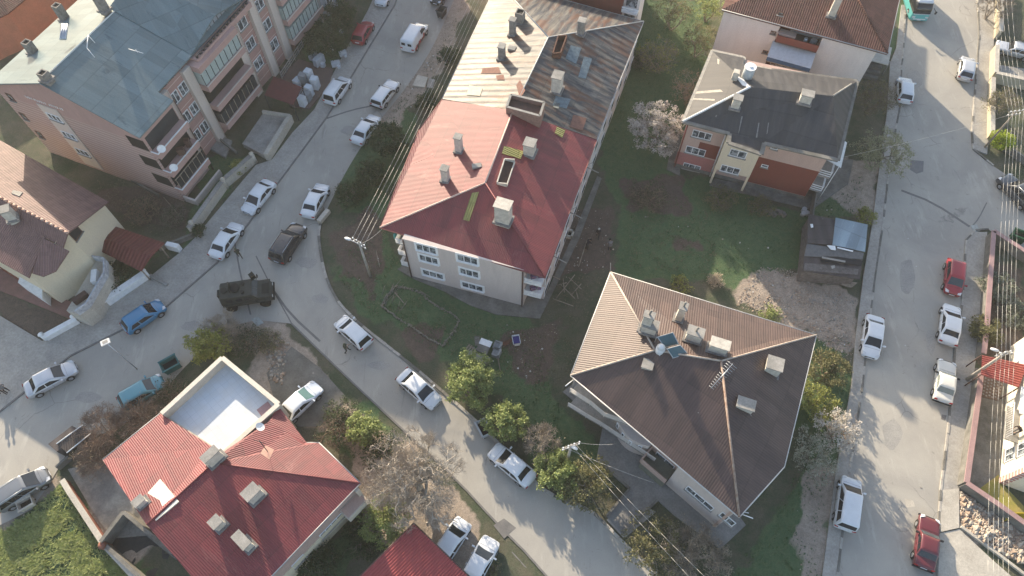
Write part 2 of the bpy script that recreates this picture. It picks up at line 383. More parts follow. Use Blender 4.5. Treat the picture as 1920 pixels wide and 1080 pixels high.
# seams and tar lines in the carriageway, patches
strip('road_seam', [(480, 480), (510, 540), (547, 607)], .12, 0, .008, m_seam)
strip('road_seam', [(440, 455), (452, 520), (470, 590)], .16, 0, .008, m_seam)
strip('road_seam', [(513, 545), (545, 590), (600, 640)], .22, 0, .008, m_seam)
strip('road_seam', [(613, 222), (660, 206), (700, 198)], .22, 0, .008, m_seam)
strip('road_seam', [(1690, 357), (1750, 380), (1818, 425)], .28, 0, .008, m_seam)
strip('road_seam', [(1850, 380), (1835, 410), (1822, 425)], .12, 0, .008, m_seam)
strip('road_seam', [(960, 1035), (1000, 1080), (1040, 1130)], .1, 0, .008, m_seam)
rp_ = random.Random(9)
for (u, v, ru, rv) in ((655, 245, 17, 9), (575, 492, 22, 12), (712, 685, 22, 9), (1700, 520, 17, 38), (1672, 812, 20, 30), (360, 612, 22, 11), (165, 745, 26, 11), (850, 838, 14, 12), (1745, 640, 10, 26), (1715, 150, 14, 20), (600, 560, 18, 10)):
    sheet('road_patch', [(u + ru * math.cos(k * .449) * rp_.uniform(.75, 1.1), v + rv * math.sin(k * .449) * rp_.uniform(.75, 1.1)) for k in range(14)], .0065, M('repair_patch', (.345, .33, .30), (.29, .278, .258), .8, .9))
sheet('road_patch', [(1707, 300), (1732, 302), (1731, 322), (1718, 326), (1706, 318)], .009, M('tar_patch', (.17, .17, .17), (.21, .20, .195), 2, .9))
sheet('road_patch', [(925, 985), (945, 972), (968, 990), (945, 1010)], .009, m_seam)
sheet('road_patch', [(1766, 777), (1775, 779), (1772, 789), (1764, 786)], .009, m_seam)
sheet('road_patch', [(1696, 935), (1712, 938), (1716, 950), (1700, 952)], .009, m_light)
for q in ([(470, 598), (484, 594), (495, 606), (482, 612)], [(425, 404), (436, 401), (440, 409), (430, 412)], [(1820, 423), (1832, 421), (1838, 433), (1826, 437)], [(1650, 338), (1664, 338), (1664, 356), (1650, 356)]):
    cen = P(sum(a for a, _ in q) / 4, sum(b_ for _, b_ in q) / 4)
    mb = MB(); mb.prism([(p.x, p.y) for p in px(q)], 0, .03); mb.prism([((p.x - cen.x) * .86 + cen.x, (p.y - cen.y) * .86 + cen.y) for p in px(q)], .03, .036)
    tag(mb.build('manhole_cover', M('pale_cover', (.42, .44, .42), (.30, .31, .29), 3, .8)), {470: 'pale square drain cover beside the rubble strip at the junction', 425: 'small pale cover on the pavement behind the white saloon', 1820: 'square drain cover near the corner of the pink topped wall', 1650: 'pale cover on the pavement under the olive tree'}[q[0][0]], 'drain cover')
sheet('paved_path', [(1137, 975), (1185, 935), (1230, 960), (1170, 1010)], .02, m_pave)
# apron round the brown roofed house
APR = [(1055, 735), (1130, 800), (1118, 862), (1180, 915), (1137, 968), (1165, 1000), (1232, 938), (1262, 965), (1350, 1030), (1398, 985), (1300, 850), (1100, 700)]
raised('paved_apron', APR, .10, M('apron_concrete', (.26, .25, .235), (.19, .185, .175), .6, .9, .3))
strip('kerb', [(1120, 864), (1180, 917)], .2, 0, .3, m_concd, 0)
strip('kerb', [(1180, 917), (1137, 968)], .2, 0, .3, m_concd, 0)
strip('kerb', [(1232, 938), (1168, 1002)], .2, 0, .25, m_concd, 0)
# footing strip under the long block
raised('paved_apron', [(745, 505), (768, 490), (1020, 560), (1075, 440), (1120, 330), (1128, 335), (1085, 450), (1012, 598), (930, 590), (880, 572), (830, 545), (780, 525)], .06, m_concd)
sheet('parking_area', [(547, 650), (600, 690), (650, 745), (600, 800), (560, 800), (520, 770), (500, 700)], .03, M('dusty_concrete', (.20, .19, .17), (.12, .115, .10), .5, .95, .5))
raised('paved_yard', [(128, 880), (205, 860), (265, 950), (330, 1000), (210, 1010), (175, 960)], .08, M('yard_screed', (.34, .31, .26), (.22, .20, .175), .5, .9, .5, 0, .4, .6))
raised('paved_path', [(0, 505), (50, 530), (165, 580), (182, 600), (150, 606), (100, 585), (0, 545)], .10, M('red_path', (.26, .14, .12), (.20, .12, .10), 1, .9))
raised('paved_yard', [(520, 150), (560, 112), (625, 130), (618, 160), (580, 205), (545, 200)], .09, M('brown_paving', (.17, .12, .10), (.13, .10, .09), 1, .9))
raised('paved_yard', [(1860, 120), (1925, 130), (1925, 160), (1858, 150)], .05, m_conc)
raised('paved_yard', [(1828, 690), (1925, 700), (1925, 900), (1870, 905), (1845, 935), (1800, 905)], .03, m_concd)
raised('lawn', [(1845, 936), (1838, 915), (1872, 890), (1880, 908), (1925, 955), (1925, 1005), (1870, 960)], .035, M('yellow_lawn', (.26, .25, .06), (.33, .27, .10), 1.2, .95))
# ================================================================= BUILDINGS
def cross2(p, d, q, e):
    """intersection of lines p+sd and q+te"""
    k = d.x * e.y - d.y * e.x; s = ((q.x - p.x) * e.y - (q.y - p.y) * e.x) / k
    return p + d * s
def wallhit(A, B, u, v):
    d = (B - A).normalized(); n = Vector((-d.y, d.x, 0))
    q = onplane(u, v, Vector((A.x, A.y, 0)), n); return (Vector((q.x, q.y)) - A).dot(d), q.z
def facing(A, B):
    d = (B - A).normalized(); n = Vector((-d.y, d.x))
    return n if (Vector((0, 0)) - A).dot(n) > 0 else -n
def wbox(mb, A, B, s0, s1, z0, z1, o0, o1, m=0, mtop=None):
    """box on a wall line A>B from s0..s1 along, z0..z1 up, o0..o1 outwards"""
    d = (B - A).normalized(); n = facing(A, B)
    a, b_ = A + d * s0, A + d * s1
    mb.prism([a + n * o0, b_ + n * o0, b_ + n * o1, a + n * o1], z0, z1, m, mtop)
m_flash = M('lead_flashing', (.26, .25, .24), (.16, .15, .145), 3, .7)
m_frame = plain('window_frame_white', (.74, .75, .76), .45)
m_frameb = plain('window_frame_brown', (.13, .07, .05), .5)
def window(parent, A, B, s, z, w_, h, bars=1, frame=None, surround=None, glass=None, sill=True, label=None):
    frame = frame or m_frame; mb = MB(); x0, x1, z0, z1 = s - w_ / 2, s + w_ / 2, z - h / 2, z + h / 2; t = .07
    if surround:
        k = .16
        wbox(mb, A, B, x0 - k, x1 + k, z1, z1 + k, 0, .04, 1); wbox(mb, A, B, x0 - k, x1 + k, z0 - k, z0, 0, .04, 1)
        wbox(mb, A, B, x0 - k, x0, z0, z1, 0, .04, 1); wbox(mb, A, B, x1, x1 + k, z0, z1, 0, .04, 1)
    wbox(mb, A, B, x0, x1, z1 - t, z1, 0, .06); wbox(mb, A, B, x0, x1, z0, z0 + t, 0, .06)
    wbox(mb, A, B, x0, x0 + t, z0 + t, z1 - t, 0, .06); wbox(mb, A, B, x1 - t, x1, z0 + t, z1 - t, 0, .06)
    for k in range(bars):
        c = x0 + (k + 1) * (x1 - x0) / (bars + 1); wbox(mb, A, B, c - t / 2, c + t / 2, z0 + t, z1 - t, 0, .055)
    o = mb.build('window', [frame, surround or frame], parent)
    if label: o['label'] = label
    g_ = MB(); wbox(g_, A, B, x0 + t, x1 - t, z0 + t, z1 - t, 0, .02); g_.build('pane', glass or m_curt, o)
    if sill: q = MB(); wbox(q, A, B, x0 - .08, x1 + .08, z0 - .08, z0 - .01, 0, .17); q.build('sill', surround or m_conc, o)
    return o
def winpx(parent, A, B, u, v, w_, h, **k):
    s, z = wallhit(A, B, u, v); return window(parent, A, B, s, z, w_, h, **k)
def roofpart(name, faces, mat, parent, th=.14, label=None):
    """roof slopes given as lists of 3D points, with a thickness below"""
    mb = MB()
    for f in faces:
        f = list(f)
        if nrm(f).z < 0: f.reverse()
        if len(f) <= 4: mb.face(f)
        else:
            for t in geometry.tessellate_polygon([f]):
                tri = [f[k] for k in t]
                if nrm(tri).z < 0: tri.reverse()
                mb.face(tri)
        lo = [p - Vector((0, 0, th)) for p in f]; mb.face(list(reversed(lo)) if len(lo) <= 4 else list(reversed(lo)))
        for i in range(len(f)):
            a, b_ = f[i], f[(i + 1) % len(f)]; mb.face([a - Vector((0, 0, th)), b_ - Vector((0, 0, th)), b_, a])
    o = mb.build(name, mat, parent)
    if label: o['label'] = label
    return o
def cap(parent, pts, mat, r=.10, name='ridge_cap', lift=.03):
    mb = MB(); mb.path([p + Vector((0, 0, lift)) for p in pts], r, 6); return mb.build(name, mat, parent)
def gutter(parent, pts, mat, r=.06):
    mb = MB(); mb.path([p + Vector((0, 0, -.03)) for p in pts], r, 6); return mb.build('gutter', mat, parent)
def zone(f, u, v):
    n = nrm(f); return onplane(u, v, f[0], n)
def ang(a, b_): return math.atan2(b_.y - a.y, b_.x - a.x)
def chimney(parent, base, rz, w_, d, h, mat=None, capk='slab', pipes=0, name='chimney', sink=.5):
    mat = mat or m_chim; h *= 1.28; mb = MB(); mb.box((base.x, base.y, base.z - sink), (w_, d, h + sink), rz)
    o = mb.build(name, mat, parent, bev=.015)
    sk = MB(); sk.box((base.x, base.y, base.z - .12), (w_ + .34, d + .34, .22), rz); sk.build('flashing', m_flash, o)
    c = MB(); zt = base.z + h
    if capk == 'slab': c.box((base.x, base.y, zt), (w_ + .16, d + .16, .09), rz)
    elif capk == 'raised':
        for sx in (-1, 1):
            c.box((base.x + sx * (w_ / 2 - .08) * math.cos(rz), base.y + sx * (w_ / 2 - .08) * math.sin(rz), zt), (.12, d * .9, .18), rz)
        c.box((base.x, base.y, zt + .18), (w_ + .2, d + .2, .08), rz)
    elif capk == 'open':
        co, si = math.cos(rz), math.sin(rz)
        for dx, dy, sx, sy in ((0, d / 2 - .05, w_, .1), (0, -d / 2 + .05, w_, .1), (w_ / 2 - .05, 0, .1, d - .2), (-w_ / 2 + .05, 0, .1, d - .2)):
            c.box((base.x + dx * co - dy * si, base.y + dx * si + dy * co, zt), (sx, sy, .16), rz)
    cc = c.build('chimney_cap', mat if capk != 'slab' else m_conc, o)
    if capk == 'open': q = MB(); q.box((base.x, base.y, zt + .01), (w_ - .2, d - .2, .03), rz); q.build('flue', m_dark, o)
    for k in range(pipes):
        q = MB(); x = base.x + (k - (pipes - 1) / 2) * .35 * math.cos(rz); y = base.y + (k - (pipes - 1) / 2) * .35 * math.sin(rz)
        q.tube((x, y, zt), (x, y, zt + .5), .08); q.tube((x, y, zt + .42), (x + .1, y + .1, zt + .6), .1); q.build('flue_pipe', m_chimg, o)
    return o
def dish(parent, p, r=.38, az=-1.2, el=.6, name='satellite_dish'):
    mb = MB(); n = 12; rows = []
    for k in range(5):
        rr = r * k / 4; rows.append([Vector((rr * math.cos(2 * math.pi * j / n), rr * math.sin(2 * math.pi * j / n), .25 * rr * rr / r)) for j in range(n)])
    mb.grid(rows, 0, True, True); mb.tube((0, 0, 0), (0, 0, r * .9), .012); mb.tube((0, 0, -.02), (0, .1, -.4), .025)
    rot = Matrix.Translation(p) @ Matrix.Rotation(az, 4, 'Z') @ Matrix.Rotation(R(90) - el, 4, 'Y')
    mb.v = [tuple(rot @ Vector(q)) for q in mb.v]; return mb.build(name, plain('dish_white', (.7, .7, .7), .4), parent)
def hipped(A_, inset): pass
def insetpoly(pts, ds):
    """move each edge inwards; pts CCW"""
    n = len(pts); ds = ds if isinstance(ds, (list, tuple)) else [ds] * n
    ar = sum(pts[i].x * pts[(i + 1) % n].y - pts[(i + 1) % n].x * pts[i].y for i in range(n)); sg = 1 if ar > 0 else -1
    ln = []
    for i in range(n):
        a, b_ = pts[i], pts[(i + 1) % n]; d = (b_ - a).normalized(); nn = Vector((-d.y, d.x)) * sg; ln.append((a + nn * ds[i], d))
    out = []
    for i in range(n):
        (p, d), (q, e) = ln[i - 1], ln[i]
        out.append(q if abs(d.x * e.y - d.y * e.x) < .02 else cross2(p, d, q, e))
    return out
def walls(parent, poly, z0, z1, mat, name='wall'):
    mb = MB(); mb.prism(poly, z0, z1, 0, bottom=False); return mb.build(name, mat, parent)
def downpipe(parent, p, z0, z1, mat=None):
    mb = MB(); mb.tube((p.x, p.y, z0), (p.x, p.y, z1), .07); return mb.build('downpipe', mat or m_brown, parent)
def V3(p, z): return Vector((p.x, p.y, z))

# roofing and walls
m_redroof = roofmat('red_ribbed_sheet', (.225, .034, .036), (.150, .023, .028), .16, 2.2, (.30, .12, .10), .58, .76, .62, spec=.62, metal=0, bmp=.35, ribdark=.16, streak=.8)
m_rust = MATS.get('rusty_metal')
m_rusty = roofmat('rusting_sheet', (.25, .22, .175), (.05, .053, .062), .85, 1.8, (.13, .07, .048), .50, .60, .5, .05, .5, .8, .30, .58, .06)
m_brownroof = roofmat('brown_ribbed_sheet', (.105, .066, .055), (.066, .043, .038), .20, 2.4, (.19, .145, .12), .66, .74, .56, metal=.0, bmp=.3, ribdark=.2, streak=.7, spec=.5)
m_greyroof = roofmat('felt_roof', (.078, .074, .072), (.052, .051, .055), .9, 3.0, (.30, .28, .25), .69, .72, .56, 0, .3, .5, .35, .7, .06)
m_felt = m_greyroof
m_tile = roofmat('clay_tile', (.205, .12, .112), (.155, .09, .085), .22, .36, (.30, .21, .17), .66, .76, .6, metal=0, bmp=.6)
m_darktile = roofmat('mossy_dark_tile', (.17, .075, .06), (.105, .055, .045), .24, .36, (.30, .16, .12), .64, .76, .8, 0, 1.0)
m_metal = roofmat('pale_sheet_metal', (.165, .215, .225), (.12, .17, .185), 9.0, 2.2, (.085, .12, .135), .58, .66, .4, .0, .15, .4, .3, .7, .02)
m_pinkw = wallmat('pink_white_render', (.62, .54, .50), (.44, .385, .355), 0, stain=.75)
m_whitew = wallmat('white_render', (.66, .62, .58), (.54, .50, .47), 0, stain=.3)
m_peach = wallmat('peach_render', (.50, .36, .30), (.40, .29, .25))
m_redw = wallmat('brick_red_render', (.20, .062, .045), (.155, .055, .045))
m_creamw = wallmat('cream_render', (.66, .57, .42), (.54, .47, .36))

# ---------- A. long block, red roofed half
def perp(d): return Vector((-d.y, d.x))
b1 = thing('apartment_house', 'apartment house with red ribbed hipped roof and pale pink walls at the street bend', 'apartment house', P(900, 420))
ze, zr = 6.7, 9.2
a_sw, a_se = P(712, 427, ze), P(1022, 521, ze); a_w1 = P(776, 268, ze); a_w2 = P(786, 243, ze); a_w3 = P(829, 186, ze); a_e1 = P(1119, 262, ze)
r1, r2 = P(910, 343, zr), P(962, 207, zr)
roofpart('roof', [[a_sw, r1, r2, a_w3, a_w2, a_w1], [a_se, r1, a_sw], [a_e1, r2, r1, a_se]], m_redroof, b1)
cap(b1, [a_sw, r1, r2], plain('cap_pale_red', (.62, .45, .38), .6), .08); cap(b1, [r1, a_se], m_redroof, .07)
m_gut = plain('gutter_metal', (.33, .33, .33), .5, .3)
gutter(b1, [a_w3, a_w2, a_w1, a_sw, a_se, a_e1], plain('gutter_red', (.2, .08, .07), .5))
m_moss = roofmat('yellow_green_panel', (.36, .33, .12), (.28, .27, .10), .22, 3, None, rough=.6)
fS, fE = [a_se, r1, a_sw], [a_e1, r2, r1, a_se]
def panel(parent, f, uv4, mat, name, lift=.05):
    mb = MB(); n = nrm(f); n = n if n.z > 0 else -n; pts = [zone(f, *q) for q in uv4]
    if nrm(pts).z < 0: pts.reverse()
    up = [p + n * lift for p in pts]; mb.face(up)
    for i in range(len(pts)): a, b_ = i, (i + 1) % len(pts); mb.face([pts[a], pts[b_], up[b_], up[a]])
    return mb.build(name, mat, parent)
panel(b1, fS, [(885, 362), (898, 360), (880, 415), (868, 412)], m_moss, 'translucent_roof_sheet')
panel(b1, fE, [(945, 274), (982, 284), (976, 298), (941, 288)], m_moss, 'translucent_roof_sheet')
panel(b1, fE, [(1044, 238), (1060, 244), (1054, 258), (1040, 250)], m_moss, 'translucent_roof_sheet')
da = ang(a_sw, a_se); fW = [a_sw, r1, r2, a_w3]
chimney(b1, zone(fW, 861, 282), da, .62, .62, 1.5); chimney(b1, zone(fW, 836, 337), da, .62, .62, 1.3)
chimney(b1, zone(fE, 993, 286), da, 1.0, 1.0, 1.1); chimney(b1, zone(fE, 944, 412), da, 1.35, 1.0, 1.7, capk='raised')
mb = MB(); q = zone(fW, 894, 312); mb.box((q.x, q.y, q.z - .1), (.9, .5, .28), da + .5); mb.build('roof_hatch', m_conc, b1)
def skyshaft(parent, f, uv4, h, mrim, wd=.12):
    pts = [zone(f, *q) for q in uv4]; mb = MB(); zt = max(p.z for p in pts) + h
    c = sum(pts, Vector()) / 4
    for i in range(4):
        a, b_ = pts[i], pts[(i + 1) % 4]; mb.slabline(a, b_, wd, min(a.z, b_.z) - .3, zt if h > .4 else max(a.z, b_.z) + h)
    o = mb.build('roof_shaft', mrim, parent); g_ = MB()
    n = nrm(pts); n = n if n.z > 0 else -n
    g_.face([p + n * .03 for p in (pts if nrm(pts).z > 0 else pts[::-1])]); g_.build('shaft_opening', M('shaft_brown', (.085, .05, .04), (.05, .032, .028), 2), o); return o
skyshaft(b1, fE, [(946, 300), (965, 305), (950, 350), (932, 345)], .22, m_chim, .1)
# walls
w_sw, w_se = G2(771, 518), G2(1012, 582)
dS = (w_se - w_sw).normalized(); dN = (Vector((a_e1.x, a_e1.y)) - Vector((a_se.x, a_se.y))).normalized()
w_dp = G2(978, 582)                                  # where the balcony bay begins
w_dp = w_sw + dS * (w_dp - w_sw).dot(dS)
bayA = w_dp; bayD = 1.3
w_ne = cross2(w_se, dN, Vector((a_e1.x, a_e1.y)), -perp(dN)); w_nw = w_ne - perp(-dN) * 0
westx = cross2(w_sw, dN, Vector((a_w3.x, a_w3.y)), dS)
walls(b1, [w_sw, w_dp, w_dp + dN * bayD, w_se + dN * bayD, cross2(w_se, dN, Vector((a_e1.x, a_e1.y)), dS), westx], -.2, ze + .05, m_pinkw)
walls(b1, [w_sw - dS * 1.0 + dN * 2.0, w_sw + dN * 2.0 - dS * .01, westx, westx - dS * 1.0], -.2, ze + .03, m_pinkw, 'side_wall')
A_, B_ = w_sw, w_dp
for u, v in ((804, 486), (880, 511)): window(b1, A_, B_, wallhit(A_, B_, u, v)[0] - .05, 6.1, 2.0, 1.1, bars=2, surround=m_white)
for u, v in ((804, 486), (880, 511)): winpx(b1, A_, B_, u, v, 1.9, 1.1, bars=2, surround=m_white)
for u, v in ((812, 514), (886, 537)): winpx(b1, A_, B_, u, v, 2.2, 1.0, bars=2, surround=m_white)
downpipe(b1, A_ + facing(A_, B_) * .1 + dS * .1, 0, ze); downpipe(b1, B_ + facing(A_, B_) * .1 - dS * .1, 0, ze)
# recessed corner with balconies at the south east
Ab, Bb = w_dp + dN * bayD, w_se + dN * bayD
for z in (1.0, 3.3, 5.5):
    window(b1, Ab, Bb, .85, z + .4, 1.2, 1.5, bars=1, sill=False)
for z in (2.3, 4.5):
    mb = MB(); mb.prism([w_dp, w_se, w_se + dN * bayD, w_dp + dN * bayD], z, z + .14)
    o = mb.build('balcony', m_white, b1); q = MB()
    fl = facing(A_, B_); L1 = (w_se - w_dp).length
    for k in range(3): wbox(q, w_dp, w_se, .05, L1, z + .25 + k * .27, z + .38 + k * .27, 0, .04)
    for s_ in (.1, L1 / 2, L1 - .1): wbox(q, w_dp, w_se, s_ - .03, s_ + .03, z + .1, z + 1.0, -.05, -.001)
    q.build('balcony_rail', m_white, o)
    q = MB(); q.box((w_dp.x + .9, w_dp.y + .5, z + .14), (.5, .35, .5), .3); q.box((w_dp.x + 1.5, w_dp.y + .6, z + .14), (.35, .35, .7), .1); q.build('stored_box', M('stored_stuff', (.25, .1, .12), (.1, .12, .25), 6), o)
# west side balconies peeking out at the corner
for z, mt in ((1.0, m_white), (3.0, m_white), (5.0, m_white)):
    c0 = w_sw - dS * 1.0 + dN * .35
    mb = MB(); mb.prism([c0, c0 + dS * 1.0, c0 + dS * 1.0 + dN * 2.4, c0 + dN * 2.4], z, z + .14); o = mb.build('balcony', m_conc, b1); q = MB()
    for k in range(4):
        q.slabline(c0, c0 + dS * .98, .04, z + .2 + k * .22, z + .3 + k * .22); q.slabline(c0, c0 + dN * 2.4, .04, z + .2 + k * .22 + .001, z + .3 + k * .22)
    q.build('balcony_rail', mt, o)
mb = MB(); c0 = w_sw - dS * 1.05 + dN * .3; mb.prism([c0, c0 + dS * .1, c0 + dS * .1 + dN * 1.5, c0 + dN * 1.5], 5.9, 6.5); mb.build('awning', plain('teal_awning', (.12, .38, .33), .6), b1)
# east side: windows, plant ledges, poles sticking out
Ae, Be = w_se, cross2(w_se, dN, Vector((a_e1.x, a_e1.y)), dS)
Le = (Be - Ae).length; ne = Vector((dN.y, -dN.x))
for i in range(5):
    for z in (1.2, 3.5, 5.6):
        mb = MB(); s_ = 2.0 + i * 3.2
        if s_ > Le - 1: continue
        a = Ae + dN * (s_ - .8); b_ = Ae + dN * (s_ + .8)
        mb.prism([a, b_, b_ + ne * .06, a + ne * .06], z - .5, z + .6); o = mb.build('window', m_frame, b1)
        q = MB(); a, b_ = Ae + dN * (s_ - .7), Ae + dN * (s_ + .7); q.prism([a + ne * .065, b_ + ne * .065, b_ + ne * .07, a + ne * .07], z - .4, z + .5); q.build('pane', m_curt, o)
for s_, z in ((3, 5.6), (8.2, 5.8), (14, 5.9)):
    mb = MB(); a = Ae + dN * s_; mb.tube((a.x, a.y, z), (a.x + ne.x * 1.3 + .1, a.y + ne.y * 1.3 - .5, z + .1), .05); mb.tube((a.x, a.y, z - .0), (a.x + ne.x * .9, a.y + ne.y * .9 + .7, z + .1), .03); mb.build('clothes_pole', m_conc, b1)

# ---------- A2. rusty half of the same block
b2 = thing('apartment_house', 'apartment house under rusting patched sheet metal roof, joined to the red roofed one', 'apartment house', P(1000, 120, 0))
zr2 = 9.4; n_e = P(1207, 40, ze); dR = Vector((a_se.x - a_sw.x, a_se.y - a_sw.y)).normalized()
n_dir = (P(1060, 0, ze) - n_e); n_dir = Vector((n_dir.x, n_dir.y)).normalized()
w_dir = Vector((P(917, 0, ze).x - a_w3.x, P(917, 0, ze).y - a_w3.y)).normalized()
n_w = cross2(Vector((n_e.x, n_e.y)), n_dir, Vector((a_w3.x, a_w3.y)), w_dir); n_w3 = V3(n_w, ze)
r3 = P(1028, 70, zr2); r2b = Vector((r2.x, r2.y, zr2 - .25))
e1b = a_e1 + Vector((0, 0, .06)); w3b = a_w3 + Vector((0, 0, .06))
faceE2, faceW2 = [e1b, n_e, r3, r2b], [w3b, r2b, r3, n_w3]
roofpart('roof', [faceE2, faceW2, [n_e, n_w3, r3]], m_rusty, b2)
cap(b2, [r2b, r3, n_e], plain('cap_galvanised', (.5, .5, .47), .5), .06); cap(b2, [r3, n_w3], plain('cap_galvanised', (.5, .5, .47), .5), .06)
gutter(b2, [e1b, n_e, n_w3, w3b], m_gut)
m_pt = [M('sheet_patch_blue', (.17, .22, .24), (.10, .13, .15), 3, .5), M('sheet_patch_rust', (.24, .12, .09), (.17, .09, .07), 4, .8), M('sheet_patch_pale', (.46, .42, .32), (.38, .33, .25), 3, .6)]
for q4, k in (([(1095, 106), (1110, 110), (1098, 148), (1084, 145)], 0), ([(1042, 180), (1070, 186), (1062, 204), (1036, 198)], 0), ([(905, 128), (935, 126), (940, 138), (902, 138)], 1), ([(1070, 85), (1090, 90), (1080, 120), (1060, 110)], 0),
              ([(1040, 192), (1050, 194), (1047, 204), (1037, 201)], 2), ([(930, 142), (944, 140), (946, 150), (932, 150)], 1), ([(968, 160), (975, 150), (985, 170), (975, 185)], 1), ([(1075, 215), (1100, 222), (1092, 245), (1068, 238)], 1), ([(880, 160), (905, 165), (900, 180), (875, 178)], 2)):
    panel(b2, faceE2 if q4[0][0] > 1000 else faceW2, q4, m_pt[k], 'patch_sheet', .03)
chimney(b2, zone(faceW2, 941, 108), da, .6, .7, 1.2, m_chimg); chimney(b2, zone(faceW2, 961, 64), da, .6, .6, 1.5, m_chimg); chimney(b2, zone(faceW2, 975, 40), da, .9, .9, .9, m_chimg, 'open')
chimney(b2, zone([n_e, n_w3, r3], 1089, 62), da, .7, .7, 1.3, m_chimg); chimney(b2, zone(faceE2, 1044, 168), da, .95, 1.1, 1.5, m_chim)
mb = MB(); q = zone(faceW2, 960, 92); mb.box((q.x, q.y, q.z - .1), (.8, .6, .3), da); mb.build('roof_hatch', m_conc, b2)
skyshaft(b2, faceE2, [(1046, 74), (1062, 76), (1050, 110), (1036, 108)], .5, m_rust)
mb = MB()
fr = [V3(Vector((p.x, p.y)), 0) for p in (P(950, 205, 9.6), P(1012, 222, 9.6), P(1020, 197, 9.6), P(958, 182, 9.6))]
for i in range(4): mb.slabline(fr[i], fr[(i + 1) % 4], .14, 8.2, 9.95)
o = mb.build('roof_light_well', M('well_wall', (.30, .19, .15), (.20, .13, .11), 3), b2); mb = MB(); mb.prism(fr, 8.6, 9.45); mb.build('well_floor', M('well_floor', (.15, .09, .07), (.10, .07, .06), 2), o)
mb = MB()
for i in range(4): mb.slabline(fr[i], fr[(i + 1) % 4], .24, 9.951, 10.0)
mb.build('well_coping', m_conc, o)
wp = insetpoly([Vector((p.x, p.y)) for p in (e1b, n_e, n_w3, w3b)], [.35, .7, .7, 0])
wp = [wp[0] + (wp[1] - wp[0]).normalized() * .02, wp[1], wp[2], wp[3] + (wp[2] - wp[3]).normalized() * .02]
walls(b2, wp, -.2, ze + .02, m_whitew)
d2 = (wp[1] - wp[0]).normalized(); n2_ = Vector((d2.y, -d2.x))
for i in range(6):
    for z in (1.2, 3.5, 5.6):
        s_ = 2 + i * 3.2; a, b_ = wp[0] + d2 * (s_ - .7), wp[0] + d2 * (s_ + .7); mb = MB(); mb.prism([a, b_, b_ + n2_ * .06, a + n2_ * .06], z - .5, z + .6); o = mb.build('window', m_frame, b2)
        q = MB(); a, b_ = wp[0] + d2 * (s_ - .6), wp[0] + d2 * (s_ + .6); q.prism([a + n2_ * .065, b_ + n2_ * .065, b_ + n2_ * .07, a + n2_ * .07], z - .4, z + .5); q.build('pane', m_curt, o)
# ---------- F. house beyond it at the top edge of the view
b3 = thing('apartment_house', 'brown fronted apartment house past the rusty roof at the top edge', 'apartment house', P(1110, -30))
A3 = Vector((n_e.x, n_e.y)) + Vector((-.4, 1.8)); A3 = cross2(A3, n_dir, G2(1183, 22), Vector((.334, .942))); B3 = A3 + n_dir * 17
up = Vector((.334, .942)); walls(b3, [A3, B3, B3 + up * 12, A3 + up * 12], -.2, 8.2, m_redw)
fa = facing(A3, B3); mb = MB(); wbox(mb, A3, B3, 8.0, 12.5, .0, 8.1, 0, .05); mb.build('cream_panel', m_creamw, b3)
mb = MB(); wbox(mb, A3, B3, -1.9, 0, -.2, 8.1, -3, -.6); mb.build('side_bay', m_whitew, b3)
for z in (2.0, 4.6, 7.0):
    mb = MB(); wbox(mb, A3, B3, -1.9, -.05, z - .9, z - .7, -.6, .25); o = mb.build('balcony', m_white, b3); q = MB(); wbox(q, A3, B3, -1.9, -.05, z - .3, z - .15, .18, .25); wbox(q, A3, B3, -1.9, -.05, z - .6, z - .45, .18, .25); q.build('balcony_rail', m_white, o)
    q = MB(); wbox(q, A3, B3, -1.6, -.3, z - .5, z + .8, -.599, -.55); q.build('window', m_curt, b3)
rp = insetpoly([A3, B3, B3 + up * 12, A3 + up * 12], -.5); zz = 8.25; rm = [rp[0] * .5 + rp[3] * .5, rp[1] * .5 + rp[2] * .5]
rm = [rm[0] + (rm[1] - rm[0]).normalized() * 6, rm[1] + (rm[0] - rm[1]).normalized() * 6]
roofpart('roof', [[V3(rp[0], zz), V3(rp[1], zz), V3(rm[1], 10.2), V3(rm[0], 10.2)], [V3(rp[1], zz), V3(rp[2], zz), V3(rm[1], 10.2)], [V3(rp[2], zz), V3(rp[3], zz), V3(rm[0], 10.2), V3(rm[1], 10.2)], [V3(rp[3], zz), V3(rp[0], zz), V3(rm[0], 10.2)]], m_darktile, b3)

# ---------- G. brown roofed house
b4 = thing('house', 'free standing house with brown ribbed hipped roof, many chimneys and solar panels', 'house', P(1290, 760))
zg, zgr = 7.3, 10.1
gN, gE, gE2, gS, gW = P(1145, 510, zg), P(1531, 628, zg), P(1471, 875, zg), P(1386, 970, zg), P(1070, 704, zg)
gw, ge = P(1228, 657, zgr), P(1352, 677, zgr + .3)
FN, FW, FS, FE = [gN, gE, ge, gw], [gN, gw, gW], [gW, gw, ge, gS], [gE, gE2, gS, ge]
roofpart('roof', [FN, FW, FS, FE], m_brownroof, b4)
m_capw = M('ridge_mortar', (.55, .48, .40), (.38, .30, .25), 5, .9)
cap(b4, [gN, gw, ge, gE], m_capw, .08); cap(b4, [gW, gw], m_capw, .09); cap(b4, [ge, gS], M('ridge_brown', (.25, .16, .12), (.4, .32, .26), 3), .10)
gutter(b4, [gS, gW, gN, gE, gE2, gS], plain('gutter_pale', (.55, .53, .5), .5))
dg = ang(gN, gE)
chimney(b4, zone(FN, 1208, 617), dg, .75, .5, 1.9, pipes=1); chimney(b4, zone(FN, 1216, 619) , dg, 1.15, .75, .8, capk='slab', pipes=1)
chimney(b4, zone(FN, 1272, 597), dg, .55, .6, 1.6, pipes=1); chimney(b4, zone(FN, 1299, 634), dg, 1.2, .75, .9, pipes=1)
